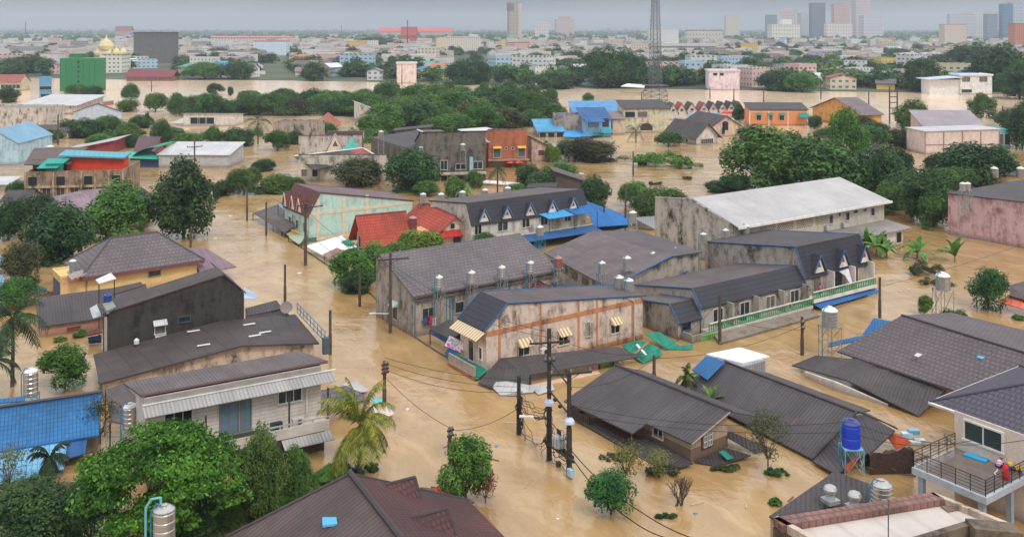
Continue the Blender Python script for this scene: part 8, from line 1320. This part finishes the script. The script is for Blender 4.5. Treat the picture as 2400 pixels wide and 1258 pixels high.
# countless rooftops near the horizon
g = Geo(); mi = []; pal = [(206, 200, 196), (196, 184, 170), (150, 136, 132), (128, 84, 76), (98, 94, 98), (96, 124, 150), (196, 170, 158)]
for i in range(6500):
    y = 76+ro.random()**1.25*(78 if i % 4 else 40); px = ro.uniform(-30, 2430)
    if (px > 1250 and y > 110 and ro.random() < .6) or not free(px, y, 1): continue
    o_ = G(px, y); w = ro.uniform(9, 22)*(1.4 if y < 95 else 1); d = 10; h = ro.choice((4, 6, 7, 7, 10, 14 if y < 110 else 8)); a_ = ro.uniform(-.5, .5); du_ = Vector((math.cos(a_), math.sin(a_), 0)); dv_ = Vector((-math.sin(a_), math.cos(a_), 0)); n0 = len(g.f); P4 = [o_, o_+du_*w, o_+du_*w+dv_*d, o_+dv_*d]; g.prism([p[:2] for p in P4], 0, h); k = ro.choice((0, 0, 0, 1, 1, 2, 6)); k2 = ro.choice((3, 4, 4, 5, 1, 0)); mi += [k]*(len(g.f)-n0-2)+[k2, k]
me_ = g.mesh('rooftops', plain(pal[0], .9)); [me_.materials.append(plain(c_, .9)) for c_ in pal[1:]]; me_.polygons.foreach_set('material_index', mi); c = O('distant_rooftops', me_, None); c['kind'] = 'stuff'; c['label'] = 'countless tiny pale buildings spread along the horizon'
for px, yb, w, h, k, lb in ((1093, 198, 112, 66, 'dark0', 'big dark tree pair on the far bank, centre, left crown'), (1128, 198, 60, 58, 'dark1', 'right crown of the big dark tree pair on the far bank'), (1295, 208, 110, 46, 'dark0', 'broad dark tree on the far bank between pink cube and mast'), (1425, 206, 130, 98, 'dark1', 'very big dark tree left of the lattice mast'), (1475, 206, 110, 96, 'dark0', 'second very big dark tree left of the lattice mast'), (1830, 212, 120, 56, 'dark0', 'dark tree right of the pinkish-white square house'), (1880, 216, 90, 50, 'mid0', 'mid green tree before the far brown roofs, right'), (2160, 214, 100, 80, 'dark1', 'big dark tree left of the modern white villa'), (2340, 214, 160, 120, 'dark0', 'huge dark tree mass behind the modern white villa'), (2390, 232, 110, 90, 'dark1', 'dark tree at the right edge of the far bank'), (2290, 170, 180, 76, 'dark0', 'large dark tree above the modern white villa'), (890, 112, 120, 30, 'far0', 'dark tree clump left of the cream apartment block'), (735, 190, 70, 46, 'dark1', 'dark tree on the far bank below the hospital'), (560, 186, 90, 50, 'dark0', 'dark tree on the far bank right of the grey block'), (480, 186, 110, 44, 'mid0', 'green tree on the far bank below the grey block'), (60, 172, 140, 46, 'dark0', 'dark trees behind the blue house at the far left')):
    tree(k, px, yb, w, h, lb)
for px, yb, yt in ((60, 100, 52), (955, 110, 48), (800, 92, 60)): pole(px, yb, yt, {60: 'thin antenna mast on the left skyline', 955: 'thin antenna mast behind the dark red temple roof', 800: 'thin antenna left of the red complex'}[px], r=.9, name='antenna_mast', cat='antenna')
# distant woods along the horizon
rs = np.random.default_rng(4); n = 12000; Yd = 2200+6500*rs.random(n)**1.3; xd = (rs.random(n)*2700-150-CX)/F*Yd; zd = 13*rs.random(n)*np.where(rs.random(n) > .5, 1, .5)+ (Yd-2200)/6500*8
me = leaves_mesh('foliage', np.stack([xd, Yd, zd], 1), np.array([0, -.6, .8])+rs.normal(size=(n, 3))*.35, 1.0, LM['dark'], rs, .8)
co = np.empty(len(me.vertices)*3, np.float32); me.vertices.foreach_get('co', co); co = co.reshape(-1, 4, 3); c0 = co.mean(1, keepdims=True); co = c0+(co-c0)*(5+c0[:, :, 1:2]/400); me.vertices.foreach_set('co', co.reshape(-1)); me.update()
c = O('distant_woods', me, None); c['kind'] = 'stuff'; c['label'] = 'far-off belt of dark trees between the houses along the horizon'
# ---- every label singles out one thing: look-alikes are told apart by their order from the left ----
def _wx(o):
    p = Vector(o.location); return CX+F*p.x/max(p.y, 1)
from collections import defaultdict
_by = defaultdict(list)
for o in THINGS: _by[o['label']].append(o)
for lb, os_ in _by.items():
    if len(os_) > 1:
        for i, o in enumerate(sorted(os_, key=_wx)):
            w = (ORD[i] if i < 20 else f'{i+1}th')+' from left'; o['label'] = lb+', '+w
# ---- haze: one closed box of even pale air round camera, ground and town ----
g = Geo(); g.box(-9700, 9700, -200, 9700, -4, 190)
hz = bpy.data.materials.new('haze_air'); hz.use_nodes = True; hn = hz.node_tree; hn.nodes.clear()
ho = hn.nodes.new('ShaderNodeOutputMaterial'); pv = hn.nodes.new('ShaderNodeVolumePrincipled')
pv.inputs['Color'].default_value = (.82, .90, .98, 1); pv.inputs['Density'].default_value = .000155
hn.links.new(pv.outputs[0], ho.inputs['Volume'])
h = O('haze', g, hz); h['kind'] = 'stuff'; h['label'] = 'pale grey-blue rainy haze over the far town'
